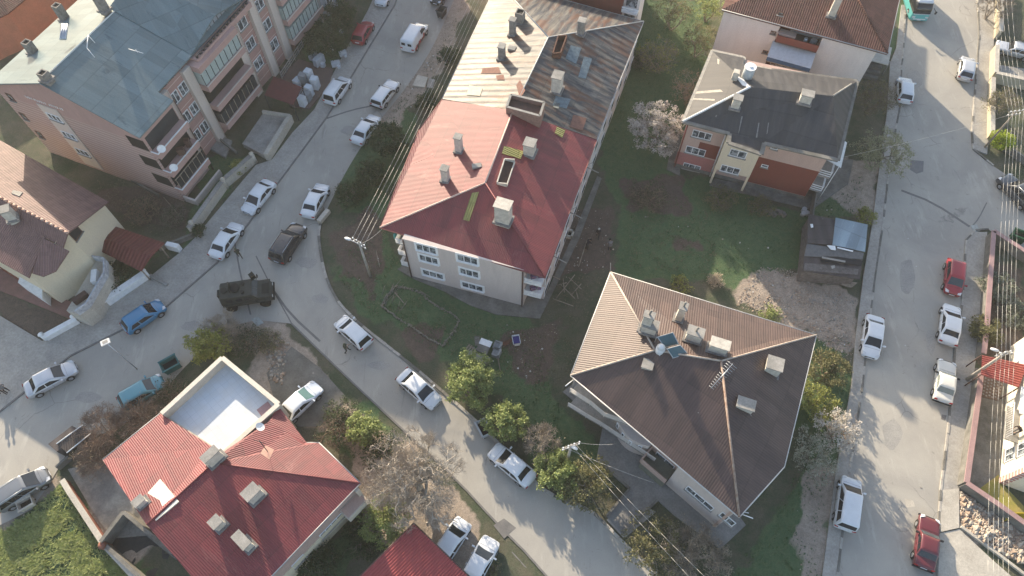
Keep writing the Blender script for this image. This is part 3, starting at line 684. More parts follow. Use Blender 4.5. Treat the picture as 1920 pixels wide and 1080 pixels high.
chimney(b4, zone(FN, 1344, 656), dg, 1.35, .7, .75, m_chim, 'raised'); chimney(b4, zone(FE, 1444, 694), dg, 1.15, 1.05, 1.0); chimney(b4, zone(FE, 1392, 766), dg, 1.25, .8, .8)
chimney(b4, zone(FS, 1212, 690), dg, .75, .7, .55); skyshaft(b4, FS, [(1300, 757), (1315, 762), (1306, 779), (1291, 773)], .25, m_chim, .1)
mb = MB(); q = zone(FS, 1234, 664); mb.tube((q.x, q.y, q.z - .2), (q.x, q.y, q.z + 1.3), .34, .34, 14); mb.tube((q.x, q.y, q.z + 1.3), (q.x, q.y, q.z + 1.5), .34, .12, 14); mb.tube((q.x, q.y, q.z + .9), (q.x, q.y, q.z + .98), .37, .37, 14)
o = mb.build('water_tank', plain('tank_white', (.66, .66, .66), .4), b4); mb = MB(); mb.tube((q.x - .1, q.y - .9, q.z), (q.x, q.y - .3, q.z + .5), .09); mb.build('tank_pipe', m_white, o)
for uv4, dz in (([(1232, 632), (1262, 623), (1273, 645), (1247, 652)], .55), ([(1250, 654), (1276, 647), (1290, 663), (1262, 672)], .55)):
    base = [zone(FN if uv4[0][1] < 640 else FS, *k) for k in uv4]; zc = sum(p.z for p in base) / 4 + .35
    pts = [P(uv4[0][0], uv4[0][1], zc + .5), P(uv4[1][0], uv4[1][1], zc + .5), P(uv4[2][0], uv4[2][1], zc - .1), P(uv4[3][0], uv4[3][1], zc - .1)]
    if nrm(pts).z < 0: pts = [pts[0], pts[3], pts[2], pts[1]]
    n = nrm(pts); lo = [p - n * .08 for p in pts]; mb = MB(); mb.face(lo[::-1]); mb.face(pts)
    for i in range(4): mb.face([lo[i], lo[(i + 1) % 4], pts[(i + 1) % 4], pts[i]])
    for p in lo: mb.tube(p, (p.x, p.y, zc - .8), .03)
    o = mb.build('solar_panel', plain('panel_frame', (.42, .42, .42), .4, .5), b4); c = sum(pts, Vector()) / 4; q = MB(); q.face([c + (p - c) * .9 + n * .01 for p in pts]); q.build('collector_glass', plain('collector', (.05, .10, .11), .08), o)
mb = MB(); q = zone(FE, 1352, 712); mb.tube((q.x, q.y, q.z - .2), (q.x, q.y, q.z + 2.0), .03)
pa, pb = P(1333, 728, 10.2), P(1374, 682, 10.9); mb.tube(pa, pb, .025); dd = (pb - pa).normalized(); sd = dd.cross(Vector((0, 0, 1))).normalized()
for k in range(12):
    c = pa.lerp(pb, .03 + k * .085); mb.tube(c - sd * (.22 + .02 * k), c + sd * (.22 + .02 * k), .014, n=4)
mb.build('aerial', m_steel, b4)
mb = MB(); q = zone(FW, 1152, 490 + 30); mb.tube(P(1145, 512, zg), P(1145, 493, zg + .9), .03); mb.build('aerial', m_conc, b4)
# walls: straight on three sides, stepped on the street side
gp = [Vector((p.x, p.y)) for p in (gW, gS, gE2, gE, gN)]
dSW = (gp[1] - gp[0]).normalized(); nSW = Vector((dSW.y, -dSW.x)); nSW = nSW if nSW.dot(-gp[0]) > 0 else -nSW
wb = G2(1350, 1022); wa = G2(1259, 886)
if True:
    q0 = gp[0] - nSW * 2.4; q1 = gp[1] - nSW * .9
wi = insetpoly(gp, [2.6, .5, .6, .6, .6])
Lsw = (wi[1] - wi[0]).length
core = walls(b4, wi, 0, zg + .02, m_pinkw)
dd = (wi[1] - wi[0]).normalized(); out = facing(wi[0], wi[1])
def sof(u, v, z): p = G2(u, v, z); return (p - wi[0]).dot(dd), (p - wi[0]).dot(out)
# projecting wing with two windows (toward the south corner)
s0, _ = sof(1262, 890, 0.1); s1 = Lsw; o0 = 1.95
wing = [wi[0] + dd * s0, wi[0] + dd * s1 + dd * .02, wi[0] + dd * (s1 + .02) + out * o0, wi[0] + dd * s0 + out * o0]
walls(b4, wing, 0, zg - .03, m_pinkw, 'wing_wall')
WA, WB = wing[3], wing[2]
winpx(b4, WA, WB, 1312, 934, 2.6, 1.0, bars=2, surround=None); winpx(b4, WA, WB, 1297, 953, 2.6, .7, bars=1, surround=None, glass=m_curt)
winpx(b4, WA, WB, 1364, 973, 1.3, 1.2, bars=1)
mb = MB(); s_, z_ = wallhit(WA, WB, 1352, 975); wbox(mb, WA, WB, s_ - .1, s_ + .1, .1, zg - .4, 0, .08); mb.build('pilaster', m_peach, b4)
# middle recess, orange render, and porch slab
sA, _ = sof(1215, 850, .1)
mb = MB(); mb.prism([wi[0] + dd * (sA) + out * .02, wi[0] + dd * (s0 - .02) + out * .02, wi[0] + dd * (s0 - .02) + out * .9, wi[0] + dd * sA + out * .9], 0, zg - .05); mb.build('recess_wall', m_peach, b4)
RA, RB = wi[0] + dd * sA + out * .9, wi[0] + dd * (s0 - .02) + out * .9
winpx(b4, RA, RB, 1247, 863, 1.9, .9, bars=1)
mb = MB(); c_ = [RA + dd * .1, RB - dd * .05, RB - dd * .05 + out * 1.5, RA + dd * .1 + out * 1.5]; mb.prism(c_, .1, 1.5); mb.build('porch', M('porch_green', (.20, .21, .17), (.15, .16, .13), 2), b4)
mb = MB(); mb.slabline(c_[3], c_[2], .12, 1.5, 2.3); mb.slabline(c_[3] - dd * .06, c_[0] - dd * .06, .12, 1.5, 2.299); mb.build('porch_wall', m_peach, b4)
# ground floor bay below balcony (curved front)
sB0, _ = sof(1150, 808, .1); sB1 = sA - .1
def curve(s0_, s1_, d0, d1, n=8):
    return [wi[0] + dd * (s0_ + (s1_ - s0_) * k / n) + out * (d0 + d1 * math.sin(math.pi * k / n)) for k in range(n + 1)]
bay = curve(sB0, sB1, 1.3, .55)
mb = MB(); mb.prism([wi[0] + dd * sB0] + bay + [wi[0] + dd * sB1], 0, 2.9); mb.build('bay_wall', m_pinkw, b4)
for k in range(4):
    a, b_ = bay[k * 2], bay[k * 2 + 1]; L_ = (b_ - a).length; window(b4, a, b_, L_ / 2, 2.0, L_ * .8, .9, bars=0, sill=False)
def balcony(parent, line, z, mrail, posts=True, h=1.0):
    mb = MB(); inner = [wi[0] + dd * max(0, (p - wi[0]).dot(dd)) for p in reversed(line)]
    mb.prism(line + [inner[0], inner[-1]], z, z + .16); o = mb.build('balcony', m_conc, parent); q = MB()
    for a, b_ in zip(line, line[1:]):
        for k in range(3): q.slabline(a, b_, .07, z + .3 + k * .3, z + .42 + k * .3)
        q.tube((a.x, a.y, z), (a.x, a.y, z + h), .035)
    q.build('balcony_rail', mrail, o); return o
m_rail = plain('rail_cream', (.62, .58, .53), .5)
lf = curve(-.6, sB0 - .1, 1.25, .35, 6)
for z, ln in ((3.9, [(1070, 728), (1108, 752), (1134, 774), (1180, 790), (1224, 815)]), (1.3, [(1066, 755), (1100, 776), (1128, 792), (1176, 824), (1230, 860)])):
    balcony(b4, [Vector((p.x, p.y)) for p in px(ln, z + 1.0)], z, m_rail)
mb = MB(); mb.prism([wi[0] + out * .02, wi[0] + dd * sB1 + out * .02, wi[0] + dd * sB1 + out * .5, wi[0] + out * .5], 5.2, zg - .1); mb.build('upper_wall', m_pinkw, b4)
for z in (1.5, 3.9):
    for s_ in (1.0, 3.2):
        window(b4, wi[0], wi[1], s_, z + .3, 1.1, 1.6, bars=1, sill=False)
window(b4, wi[0], wi[1], (sB0 + sB1) / 2, 4.2, 2.2, 1.5, bars=2, sill=False)
for s_ in (0, sB0 + .1):
    mb = MB(); p = wi[0] + dd * s_ + out * 1.2; mb.tube((p.x, p.y, 0), (p.x, p.y, zg - .1), .09); mb.build('column', m_pinkw, b4)
for z in (zg - .25,):
    mb = MB(); mb.tube(P(1385, 962, zg - .3), P(1412, 972, zg - .1), .04); mb.tube(P(1385, 958, zg - .3), P(1404, 962, zg - .1), .03); mb.tube(P(1075, 712, zg - .4), P(1060, 724, zg - .3), .04); mb.build('clothes_pole', m_white, b4)
# ---------- H. grey felt roofed house with peach and red walls
b5 = thing('house', 'three storey house with dark felt roof and peach, cream and brick red walls', 'house', P(1400, 380))
zh, zhr = 7.9, 10.1
hN = [P(1335, 95, zh), P(1396, 108, zh), P(1393, 121, zh), P(1446, 131, zh), P(1607, 152, zh)]
hS = [P(1571, 300, zh), P(1433, 269, zh), P(1428, 289, zh), P(1366, 268, zh), P(1368, 251, zh), P(1280, 228, zh)]
h1, h2 = P(1407, 163, zhr), P(1562, 180, zhr)
hNW, hNE, hSE, hSW = hN[0], hN[-1], hS[0], hS[-1]
def onf(u, v, f): return zone(f, u, v)
fSh = [hSW, hSE, h2, h1]; fNh = [hNW, hNE, h2, h1]
roofpart('roof', [[hSW, h1, hNW], [hNW, P(1396, 108, zh), zone(fNh, 1394, 120), zone(fNh, 1446, 130), hNE, h2, h1], [hNE, h2, hSE], [hSW, zone(fSh, 1368, 250), zone(fSh, 1432, 267), hSE, h2, h1]], m_felt, b5)
roofpart('bay_roof', [[zone(fSh, 1368, 250) + Vector((0, 0, .02)), zone(fSh, 1432, 267) + Vector((0, 0, .02)), P(1428, 289, zh - .15), P(1366, 268, zh - .15)]], m_felt, b5)
m_edge = M('parapet_edge', (.52, .47, .38), (.30, .28, .25), 3, .9)
def edging(parent, pts, wd, h, mat, name='roof_edging'):
    mb = MB()
    for k, (a, b_) in enumerate(zip(pts, pts[1:])): mb.slabline(a, b_, wd, min(a.z, b_.z) - .1, min(a.z, b_.z) + h + .002 * k)
    return mb.build(name, mat, parent)
edging(b5, [hSW, hNW, P(1396, 108, zh), P(1393, 121, zh), P(1446, 131, zh)], .3, .07, m_edge)
edging(b5, [P(1446, 131, zh), hNE, hSE, P(1433, 269, zh), P(1428, 289, zh), P(1366, 268, zh), P(1368, 251, zh), hSW], .42, .06, m_concd)
cap(b5, [hSW, h1], m_white, .11); cap(b5, [h2, zone(fNh, 1596, 158)], M('pale_flashing', (.4, .38, .34)), .09)
dh = ang(hSW, hSE)
chimney(b5, zone(fSh, 1378, 200), dh, .8, .75, .95); chimney(b5, zone(fSh, 1508, 190), dh, 1.1, .8, .8)
mb = MB(); q = zone([hSW, h1, hNW], 1401, 142) + Vector((0, 0, .3)); mb.tube((q.x, q.y, q.z - .9), (q.x, q.y, q.z + .8), .55, .55, 16); o = mb.build('water_tank', plain('tank_grey', (.4, .42, .42), .4), b5)
mb = MB(); mb.tube((q.x, q.y, q.z + .8), (q.x, q.y, q.z + .9), .6, .6, 16); mb.tube((q.x, q.y, q.z + .9), (q.x, q.y, q.z + 1.0), .2, .2, 10); mb.build('tank_lid', m_white, o)
mb = MB(); mb.box((q.x - 1.2, q.y, q.z - .7), (.6, .6, 1.0), dh); mb.build('chimney', m_chim, b5)
panel(b5, [hSW, h1, hNW], [(1374, 138), (1395, 150), (1408, 165), (1392, 160)], m_white, 'flashing_sheet', .02); 
for s4 in ([(1303, 172), (1350, 168), (1356, 172), (1303, 176)], [(1300, 184), (1340, 186), (1340, 189), (1300, 187)], [(1345, 110), (1349, 112), (1348, 121), (1345, 119)]):
    panel(b5, [hSW, h1, hNW], s4, m_edge, 'felt_patch', .012)
for s4 in ([(1346, 205), (1349, 205), (1343, 220), (1341, 219)], [(1390, 218), (1393, 218), (1386, 246), (1384, 252)], [(1422, 230), (1424, 230), (1420, 258), (1417, 258)], [(1440, 230), (1442, 230), (1439, 250), (1437, 252)], [(1545, 243), (1547, 243), (1542, 256), (1540, 256)]):
    panel(b5, fSh, s4, M('bitumen_streak', (.24, .235, .22), (.17, .16, .155), 4), 'felt_patch', .012)
hp = insetpoly([Vector((p.x, p.y)) for p in (hSW, hSE, hNE, hNW)], [1.1, .7, .3, .35])
dH = (hp[1] - hp[0]).normalized(); HA, HB = hp[0], hp[1]; oH = facing(HA, HB)
walls(b5, hp, -.2, zh - .02, m_peach)
sb0 = wallhit(HA + oH * 1.1, HB + oH * 1.1, 1352, 285)[0]; sb1 = wallhit(HA + oH * 1.1, HB + oH * 1.1, 1420, 300)[0]
bp = [HA + dH * sb0, HA + dH * sb1, HA + dH * sb1 + oH * 1.1, HA + dH * sb0 + oH * 1.1]
walls(b5, bp, 2.4, zh - .2, m_creamw, 'bay_wall')
for s_ in (sb0 + .12, sb1 - .12):
    mb = MB(); p = HA + dH * s_ + oH * .98; mb.box((p.x, p.y, 0), (.22, .22, 2.4), dh); mb.build('column', m_creamw, b5)
BA, BB = bp[3], bp[2]
winpx(b5, BA, BB, 1384, 288, 1.7, 1.0, bars=1); winpx(b5, BA, BB, 1369, 318, 2.0, 1.0, bars=2)
winpx(b5, HA, HB, 1316, 253, 2.0, 1.0, bars=2); winpx(b5, HA, HB, 1304, 283, 2.1, 1.0, bars=2); winpx(b5, HA, HB, 1297, 313, 1.9, .9, bars=2)
winpx(b5, HA, HB, 1452, 277, .7, .4, bars=0); winpx(b5, HA, HB, 1434, 311, .7, .4, bars=0)
# painted bands
mb = MB(); wbox(mb, HA, HB, sb1 + .02, (HB - HA).length - .02, .55, 4.6, 0, .012); mb.build('red_wall_band', m_redw, b5)
mb = MB(); wbox(mb, HA, HB, sb0 - 2.3, sb0 - .02, 2.6, 4.6, 0, .012); mb.build('red_wall_band', m_redw, b5)
mb = MB(); wbox(mb, HA, HB, -.02, sb0 - .02, .4, 2.4, 0, .014); mb.build('red_wall_band', M('pink_red_render', (.40, .16, .15), (.33, .15, .14), 1), b5)
mb = MB(); wbox(mb, HA, HB, -.03, (HB - HA).length + .02, -.2, .5, 0, .07); mb.build('plinth', m_concd, b5)
downpipe(b5, HA + dH * .15 + oH * .1, 0, zh, m_redw); downpipe(b5, HA + dH * (sb0 - .1) + oH * .12, 0, zh, m_white)
# balcony with white awning on the east corner
CA, CB = HB, hp[2]; oE = facing(CA, CB) * -1; dE = (CB - CA).normalized(); oE = Vector((dE.y, -dE.x))
for z, nm in ((1.6, 'balcony'), (3.9, 'balcony')):
    c0 = HB + dE * .1; mb = MB(); mb.prism([c0, c0 + oE * 1.2, c0 + oE * 1.2 + dE * 2.8, c0 + dE * 2.8], z, z + .12); o = mb.build(nm, m_conc, b5); q = MB()
    for k in range(3): q.slabline(c0, c0 + oE * 1.2, .04, z + .3 + k * .3, z + .38 + k * .3); q.slabline(c0 + oE * 1.2, c0 + oE * 1.2 + dE * 2.8, .04, z + .3 + k * .3 + .001, z + .38 + k * .3)
    q.build('balcony_rail', m_white, o)
c0 = HB + dE * .0; mb = MB(); mb.face([V3(c0, 6.5), V3(c0 + oE * 1.6, 6.0), V3(c0 + oE * 1.6 + dE * 3.6, 6.0), V3(c0 + dE * 3.6, 6.5)]); mb.face([V3(c0 + dE * 3.6, 6.44), V3(c0 + oE * 1.6 + dE * 3.6, 5.94), V3(c0 + oE * 1.6, 5.94), V3(c0, 6.44)]); mb.build('awning', plain('awning_white', (.72, .71, .68), .6), b5)
mb = MB(); p = HB + dE * .1 + oE * 1.4; mb.tube((p.x, p.y, 0), (p.x, p.y, 6), .04); mb.build('awning_post', m_white, b5)
# sitting bench clutter and path beside it
raised('paved_path', [(1330, 348), (1500, 388), (1520, 395), (1590, 345), (1600, 300), (1575, 300), (1505, 370), (1340, 335)], .06, m_concd)
raised('paved_apron', [(1250, 318), (1262, 250), (1275, 250), (1275, 330)], .04, m_concd)

# ---------- I. white house with dark red tiled roof
b6 = thing('apartment_house', 'white walled apartment house with dark red mossy tile roof and stacked balconies', 'apartment house', P(1480, 160))
zi = 8.7
iW, iE = P(1366, 0, zi), P(1651, 75, zi)
dI = Vector((iE.x - iW.x, iE.y - iW.y)).normalized(); uI = perp(dI)
IA = Vector((iW.x, iW.y)); IE = Vector((iE.x, iE.y)); LI = (IE - IA).length; Dp = 13
walls(b6, [IA, IE, IE + uI * Dp, IA + uI * Dp], -.2, zi, m_whitew)
s0 = wallhit(IA, IE, 1473, 25)[0]; s1 = wallhit(IA, IE, 1552, 45)[0]
# recess drawn as darker bay: projecting flank walls either side
mb = MB(); wbox(mb, IA, IE, 0.0, s0, -.2, zi - .03, 0, 1.5); mb.build('flank_wall', m_whitew, b6)
mb = MB(); wbox(mb, IA, IE, s1, LI + .01, -.2, zi - .03, 0, 1.5); mb.build('flank_wall', m_whitew, b6)
mb = MB(); wbox(mb, IA, IE, s0 + .02, s0 + 1.2, -.2, zi - .1, 0, .03); mb.build('red_wall_band', m_redw, b6)
oI = facing(IA, IE)
for z in (8.0, 5.2, 2.6): window(b6, IA, IE, s0 + 1.5, z, 2.0, 1.3, bars=2, sill=False)
for z, aw in ((6.7, 0), (3.9, 1), (1.3, 0)):
    mb = MB(); wbox(mb, IA, IE, s0 + .02, s1 - .02, z, z + .15, .02, 2.2); o = mb.build('balcony', m_brown if z > 5 else m_conc, b6)
    q = MB(); wbox(q, IA, IE, s0 + .02, s1 - .02, z + .15, z + .95, 2.1, 2.2); wbox(q, IA, IE, s0 + .02, s0 + .1, z + .15, z + .95, 1.5, 2.1); wbox(q, IA, IE, s1 - .1, s1 - .02, z + .15, z + .95, 1.5, 2.1); q.build('balcony_parapet', m_redw, o)
    if z > 5:
        q = MB(); p = IA + dI * (s0 + .9) + oI * 1.5; q.box((p.x, p.y, z + .15), (2.0, .8, .9), math.atan2(dI.y, dI.x)); q.build('chest', m_peach, o)
        q = MB(); p = IA + dI * (s1 - .7) + oI * 1.3; q.box((p.x, p.y, z + .15), (.5, .5, .8), .4); q.tube((p.x - .8, p.y + .3, z + .15), (p.x - .8, p.y + .3, z + .9), .2); q.build('stored_box', m_steel, o)
mb = MB(); a = IA + dI * (s0 - .2); b_ = IA + dI * (s1 + .05)
mb.face([V3(a + oI * 1.5, 6.3), V3(a + oI * 3.6, 5.7), V3(b_ + oI * 3.6, 5.7), V3(b_ + oI * 1.5, 6.3)]); mb.face([V3(b_ + oI * 1.5, 6.25), V3(b_ + oI * 3.6, 5.65), V3(a + oI * 3.6, 5.65), V3(a + oI * 1.5, 6.25)])
mb.face([V3(a + oI * 3.6, 5.7), V3(a + oI * 3.62, 5.2), V3(b_ + oI * 3.62, 5.2), V3(b_ + oI * 3.6, 5.7)], 1)
mb.build('awning', [plain('awning_grey', (.50, .54, .58), .6), plain('awning_blue', (.06, .12, .22), .6)], b6)
for u, v in ((1464, 25), (1450, 61), (1435, 97)): winpx(b6, IA + oI * 1.5, IA + oI * 1.5 + dI * s0, u, v, .6, .4, bars=0, frame=m_frameb)
downpipe(b6, IA + dI * (s0 + .02) + oI * 1.55, 0, zi)
rE = [IA - dI * .3 + oI * 1.9, IE + dI * 1.0 + oI * 1.9, IE + dI * 1.0 + uI * (Dp + .5), IA - dI * .3 + uI * (Dp + .5)]
rz_ = 11.4; c1_, c2_ = IA + dI * 7 + uI * 5.6, IE - dI * 6 + uI * 5.6
R6 = [V3(p, zi + .03) for p in rE]; t1, t2 = V3(c1_, rz_), V3(c2_, rz_)
roofpart('roof', [[R6[0], R6[1], t2, t1], [R6[1], R6[2], t2], [R6[2], R6[3], t1, t2], [R6[3], R6[0], t1]], m_darktile, b6, th=.2)
gutter(b6, [R6[0], R6[1], R6[2]], m_gut)
cap(b6, [R6[1], t2], m_darktile, .09); fI = [R6[0], R6[1], t2, t1]
chimney(b6, zone(fI, 1559, 28), ang(R6[0], R6[1]), .7, .7, 2.0)
# porch and steps on the street side
mb = MB(); pa = G2(1618, 118); 
for k in range(5):
    p = G2(1634 + k * -1.5, 118 + k * 7); mb.box((p.x, p.y, 0), (2.0, .5, 1.5 - k * .28), math.atan2(dI.y, dI.x))
mb.build('entrance_steps', m_concd, b6)
mb = MB(); p = P(1648, 100, 2.2); mb.box((p.x, p.y, 2.1), (2.6, 3.2, .12), math.atan2(dI.y, dI.x)); o = mb.build('porch_canopy', M('porch_slab', (.55, .52, .46), (.42, .40, .36), 1), b6)
mb = MB(); mb.tube((p.x + 1, p.y - 1.3, 0), (p.x + 1, p.y - 1.3, 2.1), .08); mb.build('canopy_post', m_conc, o)

# ---------- J. sheet roofed shed beside the avenue
b7 = thing('shed', 'patched sheet metal shed with one blue grey roof half beside the avenue', 'shed', P(1560, 470))
zs = 2.3
sp_ = px([(1516, 401), (1624, 424), (1612, 517), (1505, 508)], zs)
walls(b7, insetpoly([Vector((p.x, p.y)) for p in sp_], .15), -.1, zs - .1, M('shed_boards', (.17, .155, .145), (.10, .085, .078), 3, .9))
def quad(u, v, z): return P(u, v, z)
m_darksheet = roofmat('brown_flat_sheet', (.10, .085, .08), (.075, .06, .058), 1.1, 1.8, (.16, .14, .13), .62, .68, .6, 0, .4)
m_bluesheet = roofmat('blue_grey_sheet', (.30, .37, .41), (.24, .30, .34), 2.6, 3.0, (.38, .44, .46), .6, .66, .45, .1, .3)
roofpart('roof', [[P(1516, 401, zs + .1), P(1566, 412, zs + .1), P(1562, 459, zs + .35), P(1513, 456, zs + .3)]], m_darksheet, b7, .06)
roofpart('roof', [[P(1567, 408, zs + .16), P(1627, 421, zs + .12), P(1622, 472, zs + .35), P(1561, 459, zs + .42)]], m_bluesheet, b7, .06)
roofpart('roof', [[P(1513, 456.5, zs + .2), P(1620, 474, zs + .25), P(1617, 486, zs + .1), P(1508, 480, zs + .1)]], M('grey_felt_sheet', (.17, .165, .16), (.12, .12, .12), 2), b7, .06)
roofpart('roof', [[P(1508, 480.5, zs - .02), P(1617, 487, zs), P(1612, 524, zs - .2), P(1505, 508, zs - .2)]], m_darksheet, b7, .06)
roofpart('roof', [[P(1540, 476, zs + .12), P(1618, 489, zs + .14), P(1615, 497, zs + .1), P(1539, 490, zs + .1)]], plain('tar_black', (.035, .033, .033), .7), b7, .05)
for q4, mt in (([(1541, 481), (1585, 489), (1585, 492), (1541, 484)], m_conc), ([(1551, 460), (1566, 461), (1567, 469), (1558, 468)], m_white), ([(1519, 420), (1524, 420), (1525, 426), (1521, 427)], m_white), ([(1558, 499), (1565, 497), (1566, 502), (1560, 504)], m_conc), ([(1570, 463), (1600, 470), (1599, 472), (1570, 465)], m_white)):
    mb = MB(); mb.prism([(p.x, p.y) for p in px(q4, zs + .4)], zs + .36, zs + .42); mb.build('scrap_sheet', mt, b7)
mb = MB(); mb.slabline(G2(1500, 512), G2(1527, 345), .12, 0, 1.5); tag(mb.build('boundary_wall', m_concd), 'thin concrete wall running along the garden side of the shed', 'wall')
sd = thing('board_pile', 'broken plywood boards leaning below the sheet metal shed', 'boards', P(1560, 530))
for q4, z in (([(1533, 512), (1575, 518), (1560, 525), (1540, 520)], .5), ([(1576, 533), (1590, 527), (1608, 530), (1597, 539), (1590, 538)], .4)):
    mb = MB(); mb.prism([(p.x, p.y) for p in px(q4, z)], z - .06, z); mb.build('board', m_wood, sd)

# ---------- A. apartment block top left
bA = thing('apartment_block', 'salmon banded apartment block with pale sheet metal roof and glazed penthouse', 'apartment block', P(345, 378))
O = Vector((-35.3, 45.4)); fa_ = Vector((math.cos(R(67.6)), math.sin(R(67.6)))); wa_ = perp(fa_); ou = -wa_
za, zar = 10.5, 13.9; Wd = 18.0; bayL = 4.7; rec = 1.5; Lf = 56
m_salm = wallmat('salmon_banded_render', (.41, .275, .24), (.33, .235, .215), .42, (.50, .375, .325), lineh=.30)
m_salmp = wallmat('salmon_render', (.44, .285, .25), (.33, .225, .205))
m_band = wallmat('salmon_wide_bands', (.40, .245, .215), (.31, .205, .185), 1.0, (.60, .48, .41), lineh=.07)
m_pil = wallmat('pilaster_cream', (.58, .50, .44), (.48, .42, .38))
def AP(s, o, z=None):
    p = O + fa_ * s + ou * o
    return p if z is None else Vector((p.x, p.y, z))
walls(bA, [AP(0, -.02), AP(bayL, -.02), AP(bayL, -Wd), AP(0, -Wd)], -.2, za - 1.6, m_salm)
mb = MB(); mb.prism([AP(0, 0), AP(bayL, 0), AP(bayL, -Wd), AP(0, -Wd)], za - 1.6, za, bottom=False)
mb.face([AP(0, 0, za), AP(0, -Wd, za), AP(0, -Wd / 2, zar)]); mb.build('upper_wall', m_salmp, bA)
walls(bA, [AP(bayL + .01, -rec), AP(Lf, -rec), AP(Lf, -Wd + .01), AP(bayL + .01, -Wd + .01)], -.2, za - .02, m_band)
ridg = [AP(-.35, -Wd / 2, zar), AP(Lf, -Wd / 2, zar)]
fSE = [AP(-.35, .3, za - .05), AP(bayL + .2, .3, za - .05), ridg[1], ridg[0]]
zrec = za - .05 + (zar - za + .05) * (rec) / (Wd / 2 + .3)
roofpart('roof', [[AP(-.35, .3, za - .05), AP(bayL + .2, .3, za - .05), AP(bayL + .2, -rec + .3, zrec), AP(Lf, -rec + .3, zrec), ridg[1], ridg[0]],
                  [AP(-.35, -Wd - .3, za - .05), ridg[0], ridg[1], AP(Lf, -Wd - .3, za - .05)]], m_metal, bA)
cap(bA, ridg, plain('cap_white', (.7, .7, .68), .5), .06)
edging(bA, [AP(-.35, .3, za), AP(-.35 + .001, -Wd - .3, za)], .01, -.05, m_gut) if False else None
fNW = [AP(-.35, -Wd - .3, za - .05), ridg[0], ridg[1], AP(Lf, -Wd - .3, za - .05)]
for u, v, h in ((88, 148, .5), (63, 98, .9), (122, 35, 1.2), (196, 18, 1.2)):
    f_ = fNW if u < 150 else fSE
    chimney(bA, zone(f_, u, v), R(67.6), .75, .75, h, m_chimg, 'open')
mb = MB()
for k in range(3): a = P(118 + k * 4, 46, zar + .5); b_ = P(114 + k * 4, 74, zar + .1); mb.tube(a, b_, .13)
mb.build('solar_tubes', m_steel, bA)
mb = MB(); a, b_ = P(165, 66, zar + .3), P(163, 90, zar + .3); mb.tube(a, b_, .04); mb.tube(b_, b_ + Vector((.6, -.6, -.6)), .03); mb.tube(a, a + Vector((.5, -.4, -.6)), .03); mb.build('roof_rail', m_white, bA)
mb = MB(); q = zone(fSE, 258, 99); mb.tube((q.x - .8, q.y + .2, q.z + .3), (q.x + .8, q.y - .4, q.z + .3), .03); mb.tube((q.x, q.y, q.z), (q.x, q.y, q.z + .4), .03); mb.build('roof_rail', m_white, bA)
# penthouse: gable facing the street
PA, PB = AP(0, -1.7), AP(Lf, -1.7)
sp0, zp0 = wallhit(PA, PB, 351, 100); sp1, zp1 = wallhit(PA, PB, 394, 27); sp2 = 2 * sp1 - sp0
zp0 = max(zp0, za + .3)
e0, rg, e2 = sp0, sp1, sp2; Dp_ = -9.5
roofpart('penthouse_roof', [[AP(e0, -1.2, zp0), AP(rg, -1.2, zp1), AP(rg, Dp_, 15.0), AP(e0, Dp_, 14.2)], [AP(rg, -1.2, zp1), AP(e2, -1.2, zp0), AP(e2, Dp_, 14.2), AP(rg, Dp_, 15.0)]], m_metal, bA, .12)
mb = MB(); gl = [AP(e0 + .1, -1.7, za - .1), AP(e2 - .1, -1.7, za - .1), AP(e2 - .1, -1.7, zp0 - .1), AP(rg, -1.7, zp1 - .15), AP(e0 + .1, -1.7, zp0 - .1)]
for t in geometry.tessellate_polygon([gl]): mb.face([gl[k] for k in t])
gb = [p - Vector((ou.x, ou.y, 0)) * 7.6 for p in gl]
for i in range(5): mb.face([gl[i], gl[(i + 1) % 5], gb[(i + 1) % 5], gb[i]])
m_pent = plain('penthouse_glass', (.30, .33, .37), .15); mb.build('penthouse_glazing', m_pent, bA)
mb = MB(); n_ = 14
for k in range(n_ + 1):
    s_ = e0 + .1 + (e2 - e0 - .2) * k / n_; zt = zp0 + (zp1 - zp0) * (1 - abs(s_ - rg) / (rg - e0)) - .15
    mb.tube(AP(s_, -1.66, za - .1), AP(s_, -1.66, zt), .035, n=4)
mb.tube(AP(e0, -1.6, za + .05), AP(e2, -1.6, za + .05), .06, n=4); mb.build('penthouse_mullions', m_iron, bA)
mb = MB(); wbox(mb, AP(0, -rec), AP(Lf, -rec), e0 - .2, e2, za - .35, za + .25, 0, 1.0); mb.build('penthouse_parapet', m_salmp, bA)
mb = MB()
for k in range(16): s_ = e0 + (e2 - e0) * k / 16; wbox(mb, AP(0, -rec), AP(Lf, -rec), s_, s_ + .25, za + .26, za + .50, .7, .9)
wbox(mb, AP(0, -rec), AP(Lf, -rec), e0, e2, za + .51, za + .56, .7, .9); mb.build('penthouse_rail', m_iron, bA)
mb = MB(); mb.prism([AP(e2 + .6, -2.2), AP(Lf - .1, -2.2), AP(Lf - .1, -9.5), AP(e2 + .6, -9.5)], za - 1, 15.6); mb.build('added_shade_storey', m_salmp, bA)  # storey and roof mostly out of view, added to shade the street
roofpart('added_shade_roof', [[AP(e2 + .3, -1.9, 15.65), AP(Lf + .2, -1.9, 15.65), AP(Lf + .2, -9.8, 15.65), AP(e2 + .3, -9.8, 15.65)]], m_metal, bA, .14)
